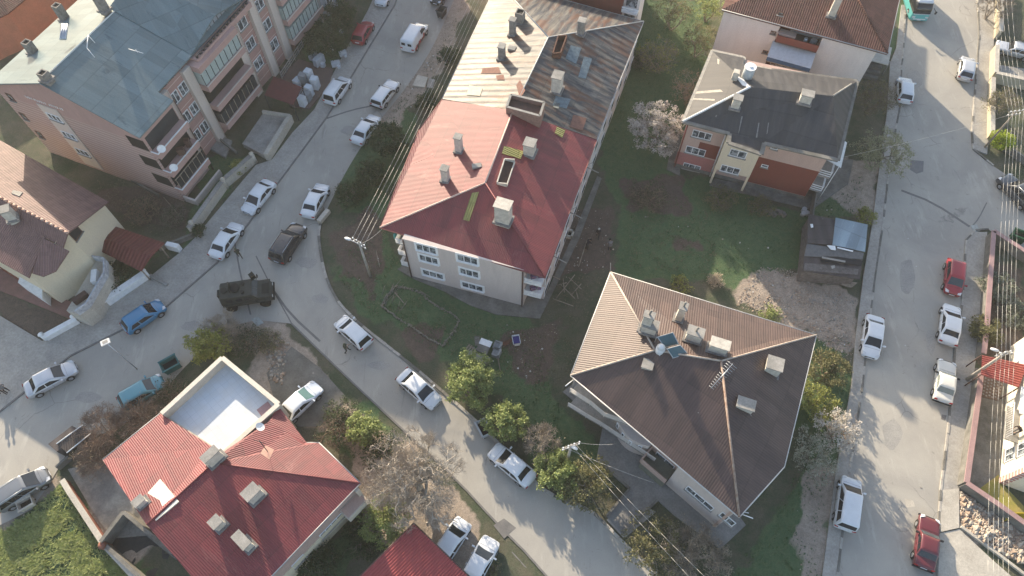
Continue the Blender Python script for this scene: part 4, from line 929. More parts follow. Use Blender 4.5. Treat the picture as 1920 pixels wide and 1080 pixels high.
# pilasters with vertical drainpipes, on the main facade
MA, MBp = AP(0, -rec), AP(Lf, -rec)
def fs(u, v): return wallhit(MA, MBp, u, v)[0]
pil = [fs(374, 298), fs(410, 256), fs(488, 185), fs(516, 140), fs(540, 105)]
for s_ in pil:
    mb = MB(); wbox(mb, MA, MBp, s_ - .55, s_ + .55, -.2, za - .05, 0, .45); mb.build('pilaster', m_pil, bA)
    mb = MB(); p = AP(s_ + .45, -rec + .52); mb.tube((p.x, p.y, 0), (p.x, p.y, za), .05); mb.build('downpipe', m_pil, bA)
# window bays
zs3 = (8.7, 5.9, 3.1)
for (a, b_) in ((pil[0], pil[1]), (pil[2], pil[3]), (pil[3], pil[4])):
    for z in zs3:
        for t in ((.33, .70) if a == pil[0] else (.5,)):
            s_ = a + (b_ - a) * t; window(bA, MA, MBp, s_, z, 1.1 if a == pil[0] else 1.5, 1.35, bars=1)
# balcony stacks: three storeys of parapets with glazing or black boxes holding the recess shade
m_glz = plain('balcony_glazing', (.36, .42, .40), .12)
def stack(s0, s1, wallA, o, glazed, dep=1.1):
    for k, z in enumerate(zs3):
        if k == 0: ztop = z + 1.2
        mb = MB(); wbox(mb, wallA[0], wallA[1], s0, s1, z - 1.5, z - .75, o, o + dep); b_ = mb.build('balcony', m_salmp, bA)
        q = MB(); wbox(q, wallA[0], wallA[1], s0 - .02, s1 + .02, z - .749, z - .68, o + dep - .1, o + dep + .03); q.build('balcony_rail', m_pil, b_)
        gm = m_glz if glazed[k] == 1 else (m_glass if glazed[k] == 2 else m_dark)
        q = MB(); wbox(q, wallA[0], wallA[1], s0 + .1, s1 - .1, z - .74, z + (.75 if k else .9), 0, o + dep - (.25 if glazed[k] else 1.0)); q.build('glazing' if glazed[k] else 'recess_shade', gm, b_)
        if glazed[k]:
            q = MB(); nb = int((s1 - s0) / .75)
            for j in range(nb + 1): x = s0 + .1 + (s1 - s0 - .24) * j / nb; wbox(q, wallA[0], wallA[1], x, x + .05, z - .73, z + .74, o + dep - .249, o + dep - .2)
            q.build('mullions', m_iron if glazed[k] == 1 else m_wood, b_)
    mb = MB(); wbox(mb, wallA[0], wallA[1], s0, s1, za - .75, za - .02, o, o + dep); mb.build('upper_parapet', m_salmp, bA)
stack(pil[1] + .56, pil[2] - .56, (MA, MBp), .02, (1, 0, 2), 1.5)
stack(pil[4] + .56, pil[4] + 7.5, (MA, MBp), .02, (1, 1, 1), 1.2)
# corner bay balconies: openings as thin dark slabs, recess shade put into their colour, with parapets
CA_, CB_ = AP(0, 0), AP(bayL, 0)
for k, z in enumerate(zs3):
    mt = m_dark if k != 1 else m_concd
    mb = MB(); wbox(mb, CA_, CB_, .25, bayL - .1, z - .75, z + (.95 if k == 0 else .75), 0, .02); mb.build('recess_shade', m_glass if k != 1 else m_dark, bA)
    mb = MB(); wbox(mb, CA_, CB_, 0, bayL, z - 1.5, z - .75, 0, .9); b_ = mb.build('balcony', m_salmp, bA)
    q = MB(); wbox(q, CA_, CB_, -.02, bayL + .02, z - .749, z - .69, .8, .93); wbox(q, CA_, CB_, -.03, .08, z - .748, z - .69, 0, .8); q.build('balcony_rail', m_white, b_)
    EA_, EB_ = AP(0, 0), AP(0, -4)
    q = MB(); wbox(q, EA_, EB_, .1, 2.2, z - .75, z + .75, 0, .02); q.build('side_recess_shade', m_dark, bA)
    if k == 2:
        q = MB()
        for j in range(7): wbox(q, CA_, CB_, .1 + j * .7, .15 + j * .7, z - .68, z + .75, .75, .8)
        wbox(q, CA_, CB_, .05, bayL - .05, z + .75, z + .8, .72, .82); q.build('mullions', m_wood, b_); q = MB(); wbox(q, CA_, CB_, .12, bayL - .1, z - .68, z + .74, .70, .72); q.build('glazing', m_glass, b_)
    if k < 2: dish(bA, V3(AP(.5, 1.1), z - .3), .4, R(-60), .5)
    if k == 1:
        q = MB(); p = AP(2.6, .45); q.box((p.x, p.y, z - .75), (.7, .5, .8), .3); q.box((p.x + .5, p.y + 1, z - .75), (.5, .4, 1.0), .1); q.build('stored_box', m_brown, b_)
mb = MB(); wbox(mb, CA_, CB_, .05, bayL - .05, -.1, .9, 1.6, 1.8); wbox(mb, CA_, CB_, .05, .25, -.1, .898, .2, 1.6); mb.build('ground_parapet', m_pil, bA)
# SW end wall: cream stair panel with windows, small windows
GA, GB = AP(0, 0), AP(0, -Wd)
sA, zA = wallhit(GA, GB, 92, 200); sB, zB = wallhit(GA, GB, 170, 315)
sm = (wallhit(GA, GB, 103, 218)[0] + wallhit(GA, GB, 155, 283)[0]) / 2
mb = MB(); wbox(mb, GA, GB, sm - 1.25, sm + 1.25, .6, za - .8, .02, .1); mb.build('stair_panel', m_pil, bA)
GA2, GB2 = GA + facing(GA, GB) * .1, GB + facing(GA, GB) * .1
for z in (8.2, 5.6, 3.0): window(bA, GA2, GB2, sm, z, 1.7, .9, bars=2)
for u, v in ((20, 182), (45, 218), (75, 252)): winpx(bA, GA, GB, u, v, .7, 1.0, bars=0, frame=m_frameb)
# worn raised lettering over the stair panel: short white strokes
mb = MB(); random.seed(5); x = sm - 2.3
while x < sm + 2.3:
    w_ = random.choice((.12, .16, .2)); wbox(mb, GA, GB, x, x + .05, za - .48, za - .24, .02, .05)
    if random.random() < .7: wbox(mb, GA, GB, x + .051, x + w_, za - .29, za - .24, .02, .05)
    if random.random() < .5: wbox(mb, GA, GB, x + .051, x + w_, za - .48, za - .44, .02, .05)
    x += w_ + .1
    if abs(x - sm + .4) < .12: x += .3
mb.build('faded_lettering', m_white, bA)
mb = MB(); p = AP(bayL + .2, .4); mb.tube((p.x, p.y, 0), (p.x, p.y, za), .06); mb.build('downpipe', m_brown, bA)
# entrance canopy, its own posts
mb = MB(); cn = px([(513, 143), (566, 163), (549, 196), (496, 178)], 2.7); mb.prism([(p.x, p.y) for p in cn], 2.62, 2.7); o = mb.build('entrance_canopy', M('canopy_red', (.14, .045, .045), (.11, .04, .04), 2, .5), bA); 
for p in (cn[1], cn[2], cn[3]): q = MB(); q.tube((p.x, p.y, .1), (p.x, p.y, 2.62), .05); q.build('canopy_post', m_iron, o)

# terrace platforms in front of the block
def lowwall(pts, th, h, mat, label, name='garden_wall', cat='wall', copm=None, posts=None, z0=-.1, pr=.22, group=None):
    pts2 = [G2(u, v) for u, v in pts]; root = thing(name, label, cat, (pts2[0].x, pts2[0].y, 0), 0, group); mb = MB()
    for k, (a, b_) in enumerate(zip(pts2, pts2[1:])): mb.slabline(a, b_, th, z0, h + .002 * k)
    mb.build('wall', mat, root)
    if copm:
        mb = MB()
        for k, (a, b_) in enumerate(zip(pts2, pts2[1:])): mb.slabline(a, b_, th + .14, h + .002 * k + .003, h + .09 + .002 * k)
        mb.build('coping', copm, root)
    for (u, v) in (posts or []):
        p = G2(u, v); q = MB(); q.tube((p.x, p.y, z0), (p.x, p.y, h + .35), pr, pr, 10); q.tube((p.x, p.y, h + .35), (p.x, p.y, h + .5), pr + .06, pr * .4, 10); q.build('post', mat, root)
    return root
plt = thing('terrace_platform', 'raised concrete terrace with parapet between the block entrance and the street', 'terrace', P(500, 270))
T = px([(497, 220), (548, 228), (503, 301), (458, 277)]); mb = MB(); mb.prism([(p.x, p.y) for p in T], -.1, .7); mb.build('slab', m_conc, plt)
mb = MB(); mb.slabline(T[1], T[2], .5, -.1, 1.1); mb.slabline(T[0], T[1], .3, .7, 1.08); mb.build('parapet', m_light, plt)
p2 = thing('terrace_platform', 'small low concrete pad at the foot of the salmon block', 'terrace', P(412, 275)); mb = MB(); mb.prism([(p.x, p.y) for p in px([(402, 252), (436, 266), (424, 298), (396, 284)])], -.1, .25); mb.build('slab', m_conc, p2, bev=.02)
mb = MB(); mb.slabline(G2(398, 284), G2(424, 299), .12, .25, .4); mb.build('lip', m_concd, p2)
lowwall([(481, 302), (426, 350), (362, 440)], .35, 1.2, m_light, 'long pale concrete garden wall between the block and the parked white saloons', posts=[(479, 305), (426, 352), (368, 432)], copm=m_conc)
lowwall([(318, 465), (340, 470)], .5, .9, m_white, 'short white wall end beside the long garden wall', posts=None)
lowwall([(279, 520), (183, 586)], .55, .9, m_white, 'white garden wall in front of the hedge garden, nearer the blue car', posts=[(279, 520), (170, 577)], copm=m_white)
lowwall([(150, 604), (90, 637)], .4, .7, m_white, 'short white wall beyond the red path, nearer the silver saloon', posts=[(147, 602), (88, 636)], copm=m_white)
lowwall([(283, 518), (315, 536)], .3, .3, m_conc, 'low concrete kerb wall at the garden gateway', name='garden_wall')
lowwall([(366, 432), (362, 445), (300, 470)], .25, .6, m_concd, 'low dark wall round the overgrown plot below the salmon block')
lowwall([(110, 262), (230, 330), (300, 370)], .2, .5, m_concd, 'low path wall along the side of the salmon block')
lowwall([(388, 375), (340, 460)][:0] or [(395, 250), (445, 290)], .2, .6, m_concd, 'dark low wall beside the small concrete pad')
# white slatted fence by the entrance
fn = thing('slatted_fence', 'white slatted fence beside the dark red entrance canopy', 'fence', P(540, 130)); a, b_ = G2(577, 79), G2(530, 150)
for k in range(3):
    mb = MB(); mb.slabline(a, b_, .06, .3 + k * .35, .42 + k * .35); mb.build('slat', m_conc, fn)
for k in range(7): p = a.lerp(b_, k / 6); mb = MB(); mb.tube((p.x, p.y, 0), (p.x, p.y, 1.2), .05); mb.build('post', m_conc, fn)

# ---------- B. tiled house on the left edge
bB = thing('house', 'cream gabled house with brown clay tile roof on the left edge', 'house', P(60, 560))
zb, zbr = 5.8, 8.0
bE1, bE2, bR1, bR2 = P(203, 378, zb), P(62, 298, zb), P(127, 437, zbr), P(-10, 365, zbr)
bS1, bS2 = P(54, 521, zb), P(-40, 490, zb)
dR_ = (Vector((bR2.x - bR1.x, bR2.y - bR1.y))).normalized()
far_ = 14
bE3 = V3(Vector((bE1.x, bE1.y)) + (Vector((bE2.x, bE2.y)) - Vector((bE1.x, bE1.y))).normalized() * far_ * 1.3, zb)
bR3 = V3(Vector((bR1.x, bR1.y)) + dR_ * (far_ * 1.1), zbr)
bS3 = V3(Vector((bS1.x, bS1.y)) + dR_ * (far_ * 1.0), zb)
fNEb = [bE1, bE3, bR3, bR1]; fSWb = [bS1, P(120, 462, zb + 1.1), bR1, bR3, bS3]
roofpart('roof', [fNEb, [bS1, P(84, 446, 7.0), P(118, 464, 7.1), bR1, bR3, bS3]], m_tile, bB)
mb = MB()
for k in range(26):
    a = bR1.lerp(bR3, k / 26); b_ = bR1.lerp(bR3, (k + .6) / 26); mb.tube(a, b_, .12)
mb.build('ridge_cap', M('ridge_tile', (.42, .25, .19), (.5, .36, .3), 4), bB)
roofpart('lower_roof', [[P(82, 447, 7.3), P(129, 470, 6.9), P(104, 508, 6.2), P(80, 518, 6.1), P(60, 512, 6.2)]], m_tile, bB)
chimney(bB, zone([bS1, bR1, bR3, bS3], 24, 408), .4, .8, .8, 1.0); panel(bB, fNEb, [(25, 358), (43, 362), (37, 370), (22, 364)], m_conc, 'roof_hatch', .12)
g1, g2 = Vector((bE1.x, bE1.y)), Vector((bS1.x, bS1.y)); gm_ = Vector((bR1.x, bR1.y))
gA = g1 + dR_ * .7 + (gm_ - g1).normalized() * .3; gC = gm_ + dR_ * .7; gB = g2 + dR_ * .7 + (gm_ - g2).normalized() * .3
mb = MB()
mb.face([V3(gA, -.1), V3(gC, -.1), V3(gC, zbr - .35), V3(gA, zb - .1)]); mb.face([V3(gC, -.1), V3(gB, -.1), V3(gB, zb - .1), V3(gC, zbr - .35)])
gb_ = gB + dR_ * 12; ga_ = gA + dR_ * 14; mb.face([V3(gB, -.1), V3(gb_, -.1), V3(gb_, zb - .1), V3(gB, zb - .1)]); mb.face([V3(gA, -.1), V3(ga_, -.1), V3(ga_, zb - .1), V3(gA, zb - .1)])
mb.build('wall', m_creamw, bB)
winpx(bB, gC, gA, 141, 436, 1.2, 1.3, bars=0, frame=m_frameb, glass=m_glass)
tn = Vector(((gA - gC).normalized().y, -(gA - gC).normalized().x)); tn = tn if tn.dot(-gC) > 0 else -tn
td = (gA - gC).normalized(); tz = 2.4; tq = [gC - td * 5.4 + tn * .05, gC + td * .3 + tn * .05, gC + td * .3 + tn * 1.3, gC - td * 1.2 + tn * 2.1, gC - td * 4.6 + tn * 2.1, gC - td * 5.6 + tn * 1.5]
mb = MB(); mb.prism(tq, -.1, tz); mb.build('raised_terrace', m_light, bB)
mb = MB()
for k in range(1, 5): mb.slabline(tq[k], tq[k + 1], .14, tz + .003 * k, tz + .85 + .003 * k)
mb.build('terrace_parapet', M('marble_parapet', (.55, .56, .58), (.30, .31, .34), 3), bB)
for k, (a, b_) in enumerate(((-4.0, .9), (-1.6, 1.1))): mb = MB(); p = gC + td * a + tn * b_; mb.box((p.x, p.y, tz), (1.4, .5, .6), .8 + k); mb.build('garden_bench', m_white if k else m_brown, bB)
mb = MB(); c = [G2(60, 520), G2(97, 545), G2(97, 575), G2(52, 545)]; mb.prism(c, -.1, 1.6); mb.build('stair_wall', m_white, bB)
mb = MB()
for k in range(7): a = P(5 + k * 6.5, 500 + k * 4.2, .0); mb.box((a.x, a.y, 0), (.5, 1.6, 1.5 - .2 * k), .95)
mb.build('entrance_steps', M('red_step', (.32, .13, .09), (.25, .11, .08), 2), bB)
lt = thing('lean_to', 'dark red sheet lean-to roof between the cream house and its garden wall', 'lean-to', P(235, 480))
m_dred = roofmat('dark_red_sheet', (.20, .06, .05), (.16, .05, .045), .4, 2.5, None, rough=.6)
roofpart('roof', [[P(163, 458, 2.3), P(197, 418, 2.5), P(205, 450, 2.9)], [P(163, 458, 2.3), P(205, 450, 2.9), P(283, 480, 2.8), P(264, 508, 2.2)], [P(205, 450, 2.9), P(197, 418, 2.4), P(308, 455, 2.3), P(283, 480, 2.8)]], m_dred, lt)
for u, v in ((175, 465), (264, 505), (300, 462), (200, 425)): p = P(u, v, 2.1); mb = MB(); mb.tube((p.x, p.y, 0), (p.x, p.y, 2.2), .07); mb.build('post', m_wood, lt)

# ---------- C. red roofed house with roof terrace
bC = thing('house', 'house with red roof, tiled open roof terrace and satellite dish at the lower left', 'house', P(450, 950))
zc, zcr = 5.4, 7.3
cA, cB, cC_, cK = P(300, 775, zc), P(192, 862, zc), P(275, 984, zcr), P(400, 868, zcr)
cE = P(676, 906, zc); cN = P(598, 830, zc); cN2 = P(575, 830, zc); cN3 = P(521, 760, zc)
dEv = (P(585, 1080, zc) - cE); dEv = Vector((dEv.x, dEv.y)).normalized()
ridgd = Vector((cC_.x - cK.x, cC_.y - cK.y)).normalized()
rk = Vector((cC_.x - cB.x, cC_.y - cB.y)).normalized()
cS = cross2(Vector((cE.x, cE.y)), ridgd, Vector((cC_.x, cC_.y)), rk); cS3 = V3(cS, zc)
cT = P(425, 842, 6.9)
roofpart('roof', [[cB, cC_, cK, P(398, 838, 6.7), cA], [cC_, cK, cE, cS3], [cK, cE, cN, cN2, cN3, P(505, 790, 6.0), P(425, 843, 6.9)]], m_redroof, bC)
cap(bC, [cC_, cK, cE], m_redroof, .06); gutter(bC, [cA, cB], m_gut); gutter(bC, [cN2, cN, cE, cS3], m_gut)
fWc = [cA, cB, cC_, cK]; fSc = [cC_, cK, cE, cS3]; fNc = [cK, cE, cN]
mb = MB(); pts = [P(300, 898, 6.75), P(335, 940, 7.35), P(292, 976, 7.3), P(266, 936, 6.7)]; n = nrm(pts); n = n if n.z > 0 else -n
mb.face(pts if nrm(pts).z > 0 else pts[::-1]); lo = [p - n * .1 for p in pts]
for i in range(4): mb.face([lo[i], lo[(i + 1) % 4], pts[(i + 1) % 4], pts[i]])
mb.build('white_panel', M('cream_board', (.72, .68, .58), (.66, .62, .52), 1), bC)
dC = ang(cC_, cK)
chimney(bC, zone(fSc, 406, 862), dC, 1.2, .55, 1.1); chimney(bC, zone(fWc, 268, 944), dC, .7, .5, .6)
chimney(bC, zone(fSc, 480, 930), dC, 1.1, .8, 1.0); chimney(bC, zone(fSc, 413, 984), dC, .7, .7, .8); chimney(bC, zone(fSc, 462, 1018), dC + 1.57, 1.3, .6, .9)
dish(bC, P(487, 801, 8.0), .36, R(20), .9)
mb = MB(); q = P(500, 845, 6.6); mb.tube((q.x, q.y, 6.2), (q.x, q.y + .2, 8.6), .03); mb.tube((q.x - .5, q.y + .3, 8.4), (q.x + .5, q.y, 8.4), .02); mb.build('aerial', m_iron, bC)
panel(bC, fNc, [(498, 835), (514, 843), (505, 862), (488, 850)], M('faded_patch', (.50, .32, .25), (.45, .25, .2), 3), 'patch_sheet', .015)
# terrace
t0, t1_, t2_, t3_ = P(302, 775, 6.0), P(416, 670, 6.0), P(522, 757, 6.0), P(418, 850, 6.0)
tp = [Vector((p.x, p.y)) for p in (t0, t1_, t2_, t3_)]
mb = MB(); mb.prism(insetpoly(tp, .1), 4.0, 4.9); 
m_floor, nt, b_ = newmat('terrace_tiles'); v_ = pos(nt); br = nt.nodes.new('ShaderNodeTexBrick'); br.inputs['Scale'].default_value = 1.6; br.offset = 0; br.inputs['Mortar Size'].default_value = .018; br.inputs['Brick Width'].default_value = .9; br.inputs['Row Height'].default_value = .9
mp = nt.nodes.new('ShaderNodeMapping'); mp.inputs['Rotation'].default_value[2] = R(-45); L(nt, v_, mp.inputs[0]); L(nt, mp.outputs[0], br.inputs['Vector'])
for i_, c_ in ((1, (.60, .63, .66)), (2, (.55, .59, .62)), (3, (.46, .49, .52))): br.inputs[i_].default_value = (*c_, 1)
L(nt, mix(nt, ramp(nt, nz(nt, v_, .8, 6), .45, .7), br.outputs[0], (.56, .57, .57)), b_.inputs['Base Color']); b_.inputs['Roughness'].default_value = .5
mb.build('terrace_floor', m_floor, bC)
mb = MB(); walls(bC, insetpoly(tp, .06), -.1, 4.0, m_creamw, 'lower_wall')
mb = MB(); m_par = M('parapet_cream', (.60, .54, .45), (.52, .46, .38), 1.5)
for k, (a, b_) in enumerate(((0, 1), (1, 2), (2, 3))):
    mb.slabline(tp[a], tp[b_], .28, 3.9, 5.9 + k * .004)
mb.slabline(tp[3], tp[0], .2, 3.9, 5.2)
o = mb.build('terrace_parapet', m_par, bC); mb = MB()
for k, (a, b_) in enumerate(((0, 1), (1, 2), (2, 3))): mb.slabline(tp[a], tp[b_], .38, 5.92 + k * .004, 5.98 + k * .004)
mb.build('coping', M('coping_cream', (.68, .62, .52), (.58, .52, .44), 2), o)
mb = MB(); p = tp[2] - (tp[2] - tp[1]).normalized() * 1.1 + (tp[3] - tp[2]).normalized() * .8; mb.prism([p + Vector((x, y)) for x, y in ((-.7, -.2), (.1, .55), (.6, 0), (-.2, -.75))], 4.9, 4.93); mb.build('mat', M('pink_mat', (.40, .26, .27), (.34, .24, .26), 3), bC)
# house walls
cp_ = [Vector((p.x, p.y)) for p in (cB, cA, cN3, cN2, cN, cE)] + [cS]
cw = insetpoly([Vector((p.x, p.y)) for p in (cB, cA)] + [tp[3], Vector((cN3.x, cN3.y)), Vector((cE.x, cE.y)), cS], [.35, .1, .1, .6, .35, .4])
cw = [cw[0], cw[1], tp[3], cw[3], cw[4], cw[5]]
walls(bC, cw, -.1, zc - .12, M('pink_house_wall', (.50, .35, .30), (.42, .31, .27), 1))
EA, EB = cw[4], cw[5]
mb = MB(); wbox(mb, EA, EB, .3, 20, -.1, 2.4, 0, .06); mb.build('lower_wall_band', m_creamw, bC)
winpx(bC, EA, EB, 622, 985, 2.4, 1.1, bars=3); winpx(bC, EA, EB, 633, 1008, 2.0, 1.0, bars=1, frame=m_frameb)
winpx(bC, EA, EB, 590, 1030, 1.2, 1.1, bars=1); winpx(bC, EA, EB, 560, 1052, 1.2, 1.0, bars=1)
mb = MB(); wbox(mb, EA, EB, -.2, 1.9, 2.6, 3.5, .02, 1.1); b_ = mb.build('balcony', m_par, bC); mb = MB(); wbox(mb, EA, EB, -.1, 1.8, 3.51, 3.53, .12, 1.0); mb.build('balcony_floor', m_peach, b_)
mb = MB(); wbox(mb, EA, EB, -.25, .1, -.1, zc - .3, .02, .5); mb.build('corner_pier', m_par, bC)
mb = MB(); p = P(520, 768, 3.5); mb.box((p.x + .2, p.y - .6, 3.0), (.9, 1.4, 1.2), R(-38)); mb.build('side_balcony', m_par, bC)
# tall cream concrete box and walled pit beside the house
pit = thing('concrete_tank', 'roofless concrete basin with leaning side slabs next to the yard', 'basin', P(260, 1010)); q = px([(245, 965), (335, 1035), (310, 1060), (215, 990)])
mb = MB(); a, b_, c_, d_ = [G2(*k) for k in ((247, 967), (338, 1043), (290, 1100), (205, 1022))]
mb.slabline(a, b_, .3, -.1, 1.5); mb.slabline(a, d_, .3, -.1, 1.502); mb.slabline(d_, c_, .3, -.1, 1.2); mb.build('wall', m_concd, pit)
mb = MB(); mb.prism([a, b_, c_, d_], -.1, .02); mb.build('floor', M('dark_floor', (.045, .045, .045), (.07, .065, .06), 2), pit)  # basin floor in a nearly black grey
mb = MB(); q = P(296, 1010, 1.0); mb.prism([(p.x, p.y) for p in px([(285, 985), (345, 1030), (330, 1050), (275, 1005)], .8)], 0, .8); mb.build('plinth', m_concd, pit)
lowwall([(128, 905), (140, 925), (206, 1025), (262, 1085)], .3, .9, m_brick, 'low brick and stone wall between the bright lawn and the concrete yard', copm=m_light, posts=[(206, 1027)], pr=.3)
lowwall([(112, 880), (135, 860)], .2, .7, m_concd, 'short grey wall at the street end of the yard')
# rusty trailer like lean-to with ribbed cover, by the bare bushes
tr = thing('lean_to', 'small ribbed brown shelter with pale edge strips beside the bare bushes', 'shelter', P(140, 835))
roofpart('roof', [[P(106, 833, 1.6), P(155, 798, 1.7), P(170, 812, 1.6), P(125, 848, 1.5)]], roofmat('brown_slats', (.11, .09, .08), (.08, .065, .06), .2, 3), tr, .08)
mb = MB(); mb.tube(P(106, 832, 1.65), P(155, 797, 1.75), .05); mb.tube(P(125, 849, 1.55), P(170, 813, 1.65), .05); mb.build('edge_strip', m_white, tr)
walls(tr, [G2(108, 842), G2(152, 808), G2(168, 822), G2(124, 856)], -.1, 1.45, m_darksheet)

# ---------- D. ribbed red carport at the bottom
bD = thing('carport', 'red ribbed sheet carport roof in front of the two white cars at the bottom edge', 'carport', P(790, 1060))
m_ribred = roofmat('bold_ribbed_red', (.40, .11, .10), (.33, .085, .08), .52, 5, (.50, .22, .18), .66, .72, .5, 0, 1.6, ribdark=.55)
ca, cb, cc_, cd_ = P(776, 981, 3.0), P(885, 1086, 2.7), P(790, 1190, 2.7), P(655, 1100, 3.0)
q = [ca, cb, cc_, cd_]; mb = MB(); n = 30; u_ = (cb - ca); w_ = (cd_ - ca); rows = []
for k in range(n * 4 + 1):
    t = k / (n * 4); h = .05 if (k % 4) in (1, 2) else 0
    a = ca.lerp(cb, t); b_ = cd_.lerp(cc_, t); rows.append([a + Vector((0, 0, h)), b_ + Vector((0, 0, h))])
mb.grid(rows, 0, False); mb.build('roof', plain('carport_red', (.31, .07, .07), .55), bD)
mb = MB(); mb.tube(ca, cb, .07); mb.tube(ca, cd_, .07)
for p in (ca, cb): mb.tube((p.x, p.y, 0), p, .06)
mb.build('frame', m_brown, bD)

# ---------- K. cream house on the right edge
bK = thing('house', 'cream house with pink corner blocks and small balcony on the right edge', 'house', P(1900, 850))
k0 = G2(1873, 905); k1 = G2(1886, 745); dK = (k1 - k0).normalized(); oK = Vector((-dK.y, dK.x)); oK = oK if oK.x < 0 else -oK
m_cream2 = wallmat('bright_cream_wall', (.72, .66, .54), (.62, .56, .45), stain=.2)
walls(bK, [k0, k0 + dK * 14, k0 + dK * 14 - oK * 10, k0 - oK * 10], -.1, 7.2, m_cream2)
mb = MB()
for k in range(17): z = .1 + k * .42; mb.prism([k0 + oK * .05 - dK * .05, k0 + oK * .05 + dK * .45, k0 - oK * .4 + dK * .45, k0 - oK * .45 - dK * .05], z, z + .22)
mb.build('corner_blocks', M('pink_trim', (.52, .28, .25), (.46, .25, .22), 2), bK)
KA, KB = k0, k0 + dK * 14
winpx(bK, KA, KB, 1894, 852, 1.2, 1.3, bars=1); winpx(bK, KA, KB, 1918, 842, 1.2, 1.3, bars=1); winpx(bK, KA, KB, 1905, 690, 1.2, 1.2, bars=1)
s_, z_ = wallhit(KA, KB, 1902, 805)
mb = MB(); wbox(mb, KA, KB, s_ - 1.6, s_ + 1.6, 2.2, 2.35, 0, 1.1); o = mb.build('balcony', m_conc, bK); mb = MB()
for j in range(14): mb.tube(V3(k0 + dK * (s_ - 1.5 + j * .23) + oK * 1.05, 2.35), V3(k0 + dK * (s_ - 1.5 + j * .23) + oK * 1.05, 3.3), .02, n=4)
mb.tube(V3(k0 + dK * (s_ - 1.6) + oK * 1.05, 3.3), V3(k0 + dK * (s_ + 1.6) + oK * 1.05, 3.3), .03); mb.build('balcony_rail', m_white, o)
mb = MB(); a = k0 + dK * (s_ - .2); b_ = k0 + dK * (s_ + 2.4); mb.face([V3(a, 5.4), V3(a + oK * 1.4, 4.7), V3(b_ + oK * 1.4, 4.7), V3(b_, 5.4)]); mb.face([V3(a, 5.35), V3(b_, 5.35), V3(b_ + oK * 1.4, 4.65), V3(a + oK * 1.4, 4.65)]); mb.build('awning', plain('awning_pale', (.62, .64, .62), .6), bK)
roofpart('roof', [[V3(k0 + oK * .4 - dK * .4, 7.2), V3(k0 + oK * .4 + dK * 14, 7.2), V3(k0 - oK * 5 + dK * 9, 8.8), V3(k0 - oK * 5 + dK * 5, 8.8)], [V3(k0 + oK * .4 - dK * .4, 7.2), V3(k0 - oK * 5 + dK * 5, 8.8), V3(k0 - oK * 10 - dK * .4, 7.2)], [V3(k0 - oK * 10 - dK * .4, 7.2), V3(k0 - oK * 5 + dK * 5, 8.8), V3(k0 - oK * 5 + dK * 9, 8.8), V3(k0 - oK * 10 + dK * 14, 7.2)], [V3(k0 + oK * .4 + dK * 14, 7.2), V3(k0 - oK * 10 + dK * 14, 7.2), V3(k0 - oK * 5 + dK * 9, 8.8)]], m_redroof, bK)
ar = thing('ribbed_canopy', 'bright red ribbed canopy over the gateway between wall and cream house', 'canopy', P(1870, 700))
pts = px([(1841, 666), (1925, 684), (1910, 727), (1839, 703)], 2.6); mb = MB(); rows = []
for k in range(41):
    t = k / 40; h = .06 if (k % 4) in (1, 2) else 0; rows.append([pts[0].lerp(pts[3], t) + Vector((0, 0, h)), pts[1].lerp(pts[2], t) + Vector((0, 0, h))])
mb.grid(rows, 0, False); mb.build('roof', plain('canopy_bright_red', (.30, .085, .075), .6), ar)
for p in pts: mb = MB(); mb.tube((p.x, p.y, 0), (p.x, p.y, 2.6), .06); mb.build('post', m_brown, ar)
lat = thing('paved_gateway', 'brown gateway paving with rows of pale studs below the red canopy', 'gateway'
 , P(1855, 730)); mb = MB(); q = px([(1832, 702), (1880, 718), (1872, 752), (1828, 742)]); mb.prism([(p.x, p.y) for p in q], .03, .10)
for i in range(8):
    for j in range(6):
        p = q[0].lerp(q[1], (i + .5) / 8).lerp(q[3].lerp(q[2], (i + .5) / 8), (j + .5 + (i % 2) * .3) / 6.4); mb.tube((p.x, p.y, .1), (p.x, p.y, .13), .09, .09, 6, 1)
mb.build('paving', [M('brown_gate', (.20, .14, .11), (.15, .11, .09), 2), m_conc], lat)
m_pinkc = M('pink_coping', (.38, .25, .24), (.30, .20, .195), 1.2, .8)
lowwall([(1850, 446), (1842, 547), (1836, 627), (1830, 673)], .3, 1.2, m_concd, 'pink topped yard wall above the red canopy, along the avenue', copm=m_pinkc)
lowwall([(1825, 708), (1822, 737), (1809, 830), (1797, 912), (1860, 955), (1925, 1002)], .3, 1.2, m_concd, 'pink topped yard wall below the red canopy, turning the corner', copm=m_pinkc)
lowwall([(1850, 445), (1900, 478), (1960, 520)], .3, 1.2, m_concd, 'pink topped yard wall along the side street', copm=m_pinkc)
m_yel = M('sunlit_wall', (.48, .43, .32), (.40, .36, .27), 1.5, .9)
lowwall([(1869, -30), (1865, 75)], .35, 1.3, m_yel, 'pale boundary wall above the silver car, top right', copm=m_light)
lowwall([(1858, 100), (1856, 152), (1925, 168)], .35, 1.3, m_yel, 'pale boundary wall cornering below the silver car, top right', copm=m_light)
lowwall([(1854, 156), (1852, 262)], .35, .9, m_yel, 'pale boundary wall beside the avenue, down to the utility pole', copm=m_light)
lowwall([(1868, 275), (1935, 318)], .25, .9, m_concd, 'dark wall behind the black pickup')
lowwall([(1800, 988), (1870, 1040), (1935, 1090)], .22, .25, m_light, 'low kerb between the rubble heap and the pale paved yard')
yb = thing('garden_swing', 'yellow metal garden seat on the lawn inside the pink topped wall', 'garden seat', P(1905, 968))
m_y = plain('yellow_paint', (.55, .40, .03), .5); mb = MB(); q = P(1903, 970, .4); mb.box((q.x, q.y, .38), (1.6, .45, .06), .0); mb.build('seat', m_y, yb)
mb = MB(); mb.box((q.x, q.y + .24, .45), (1.6, .06, .5), 0); mb.build('backrest', m_y, yb)
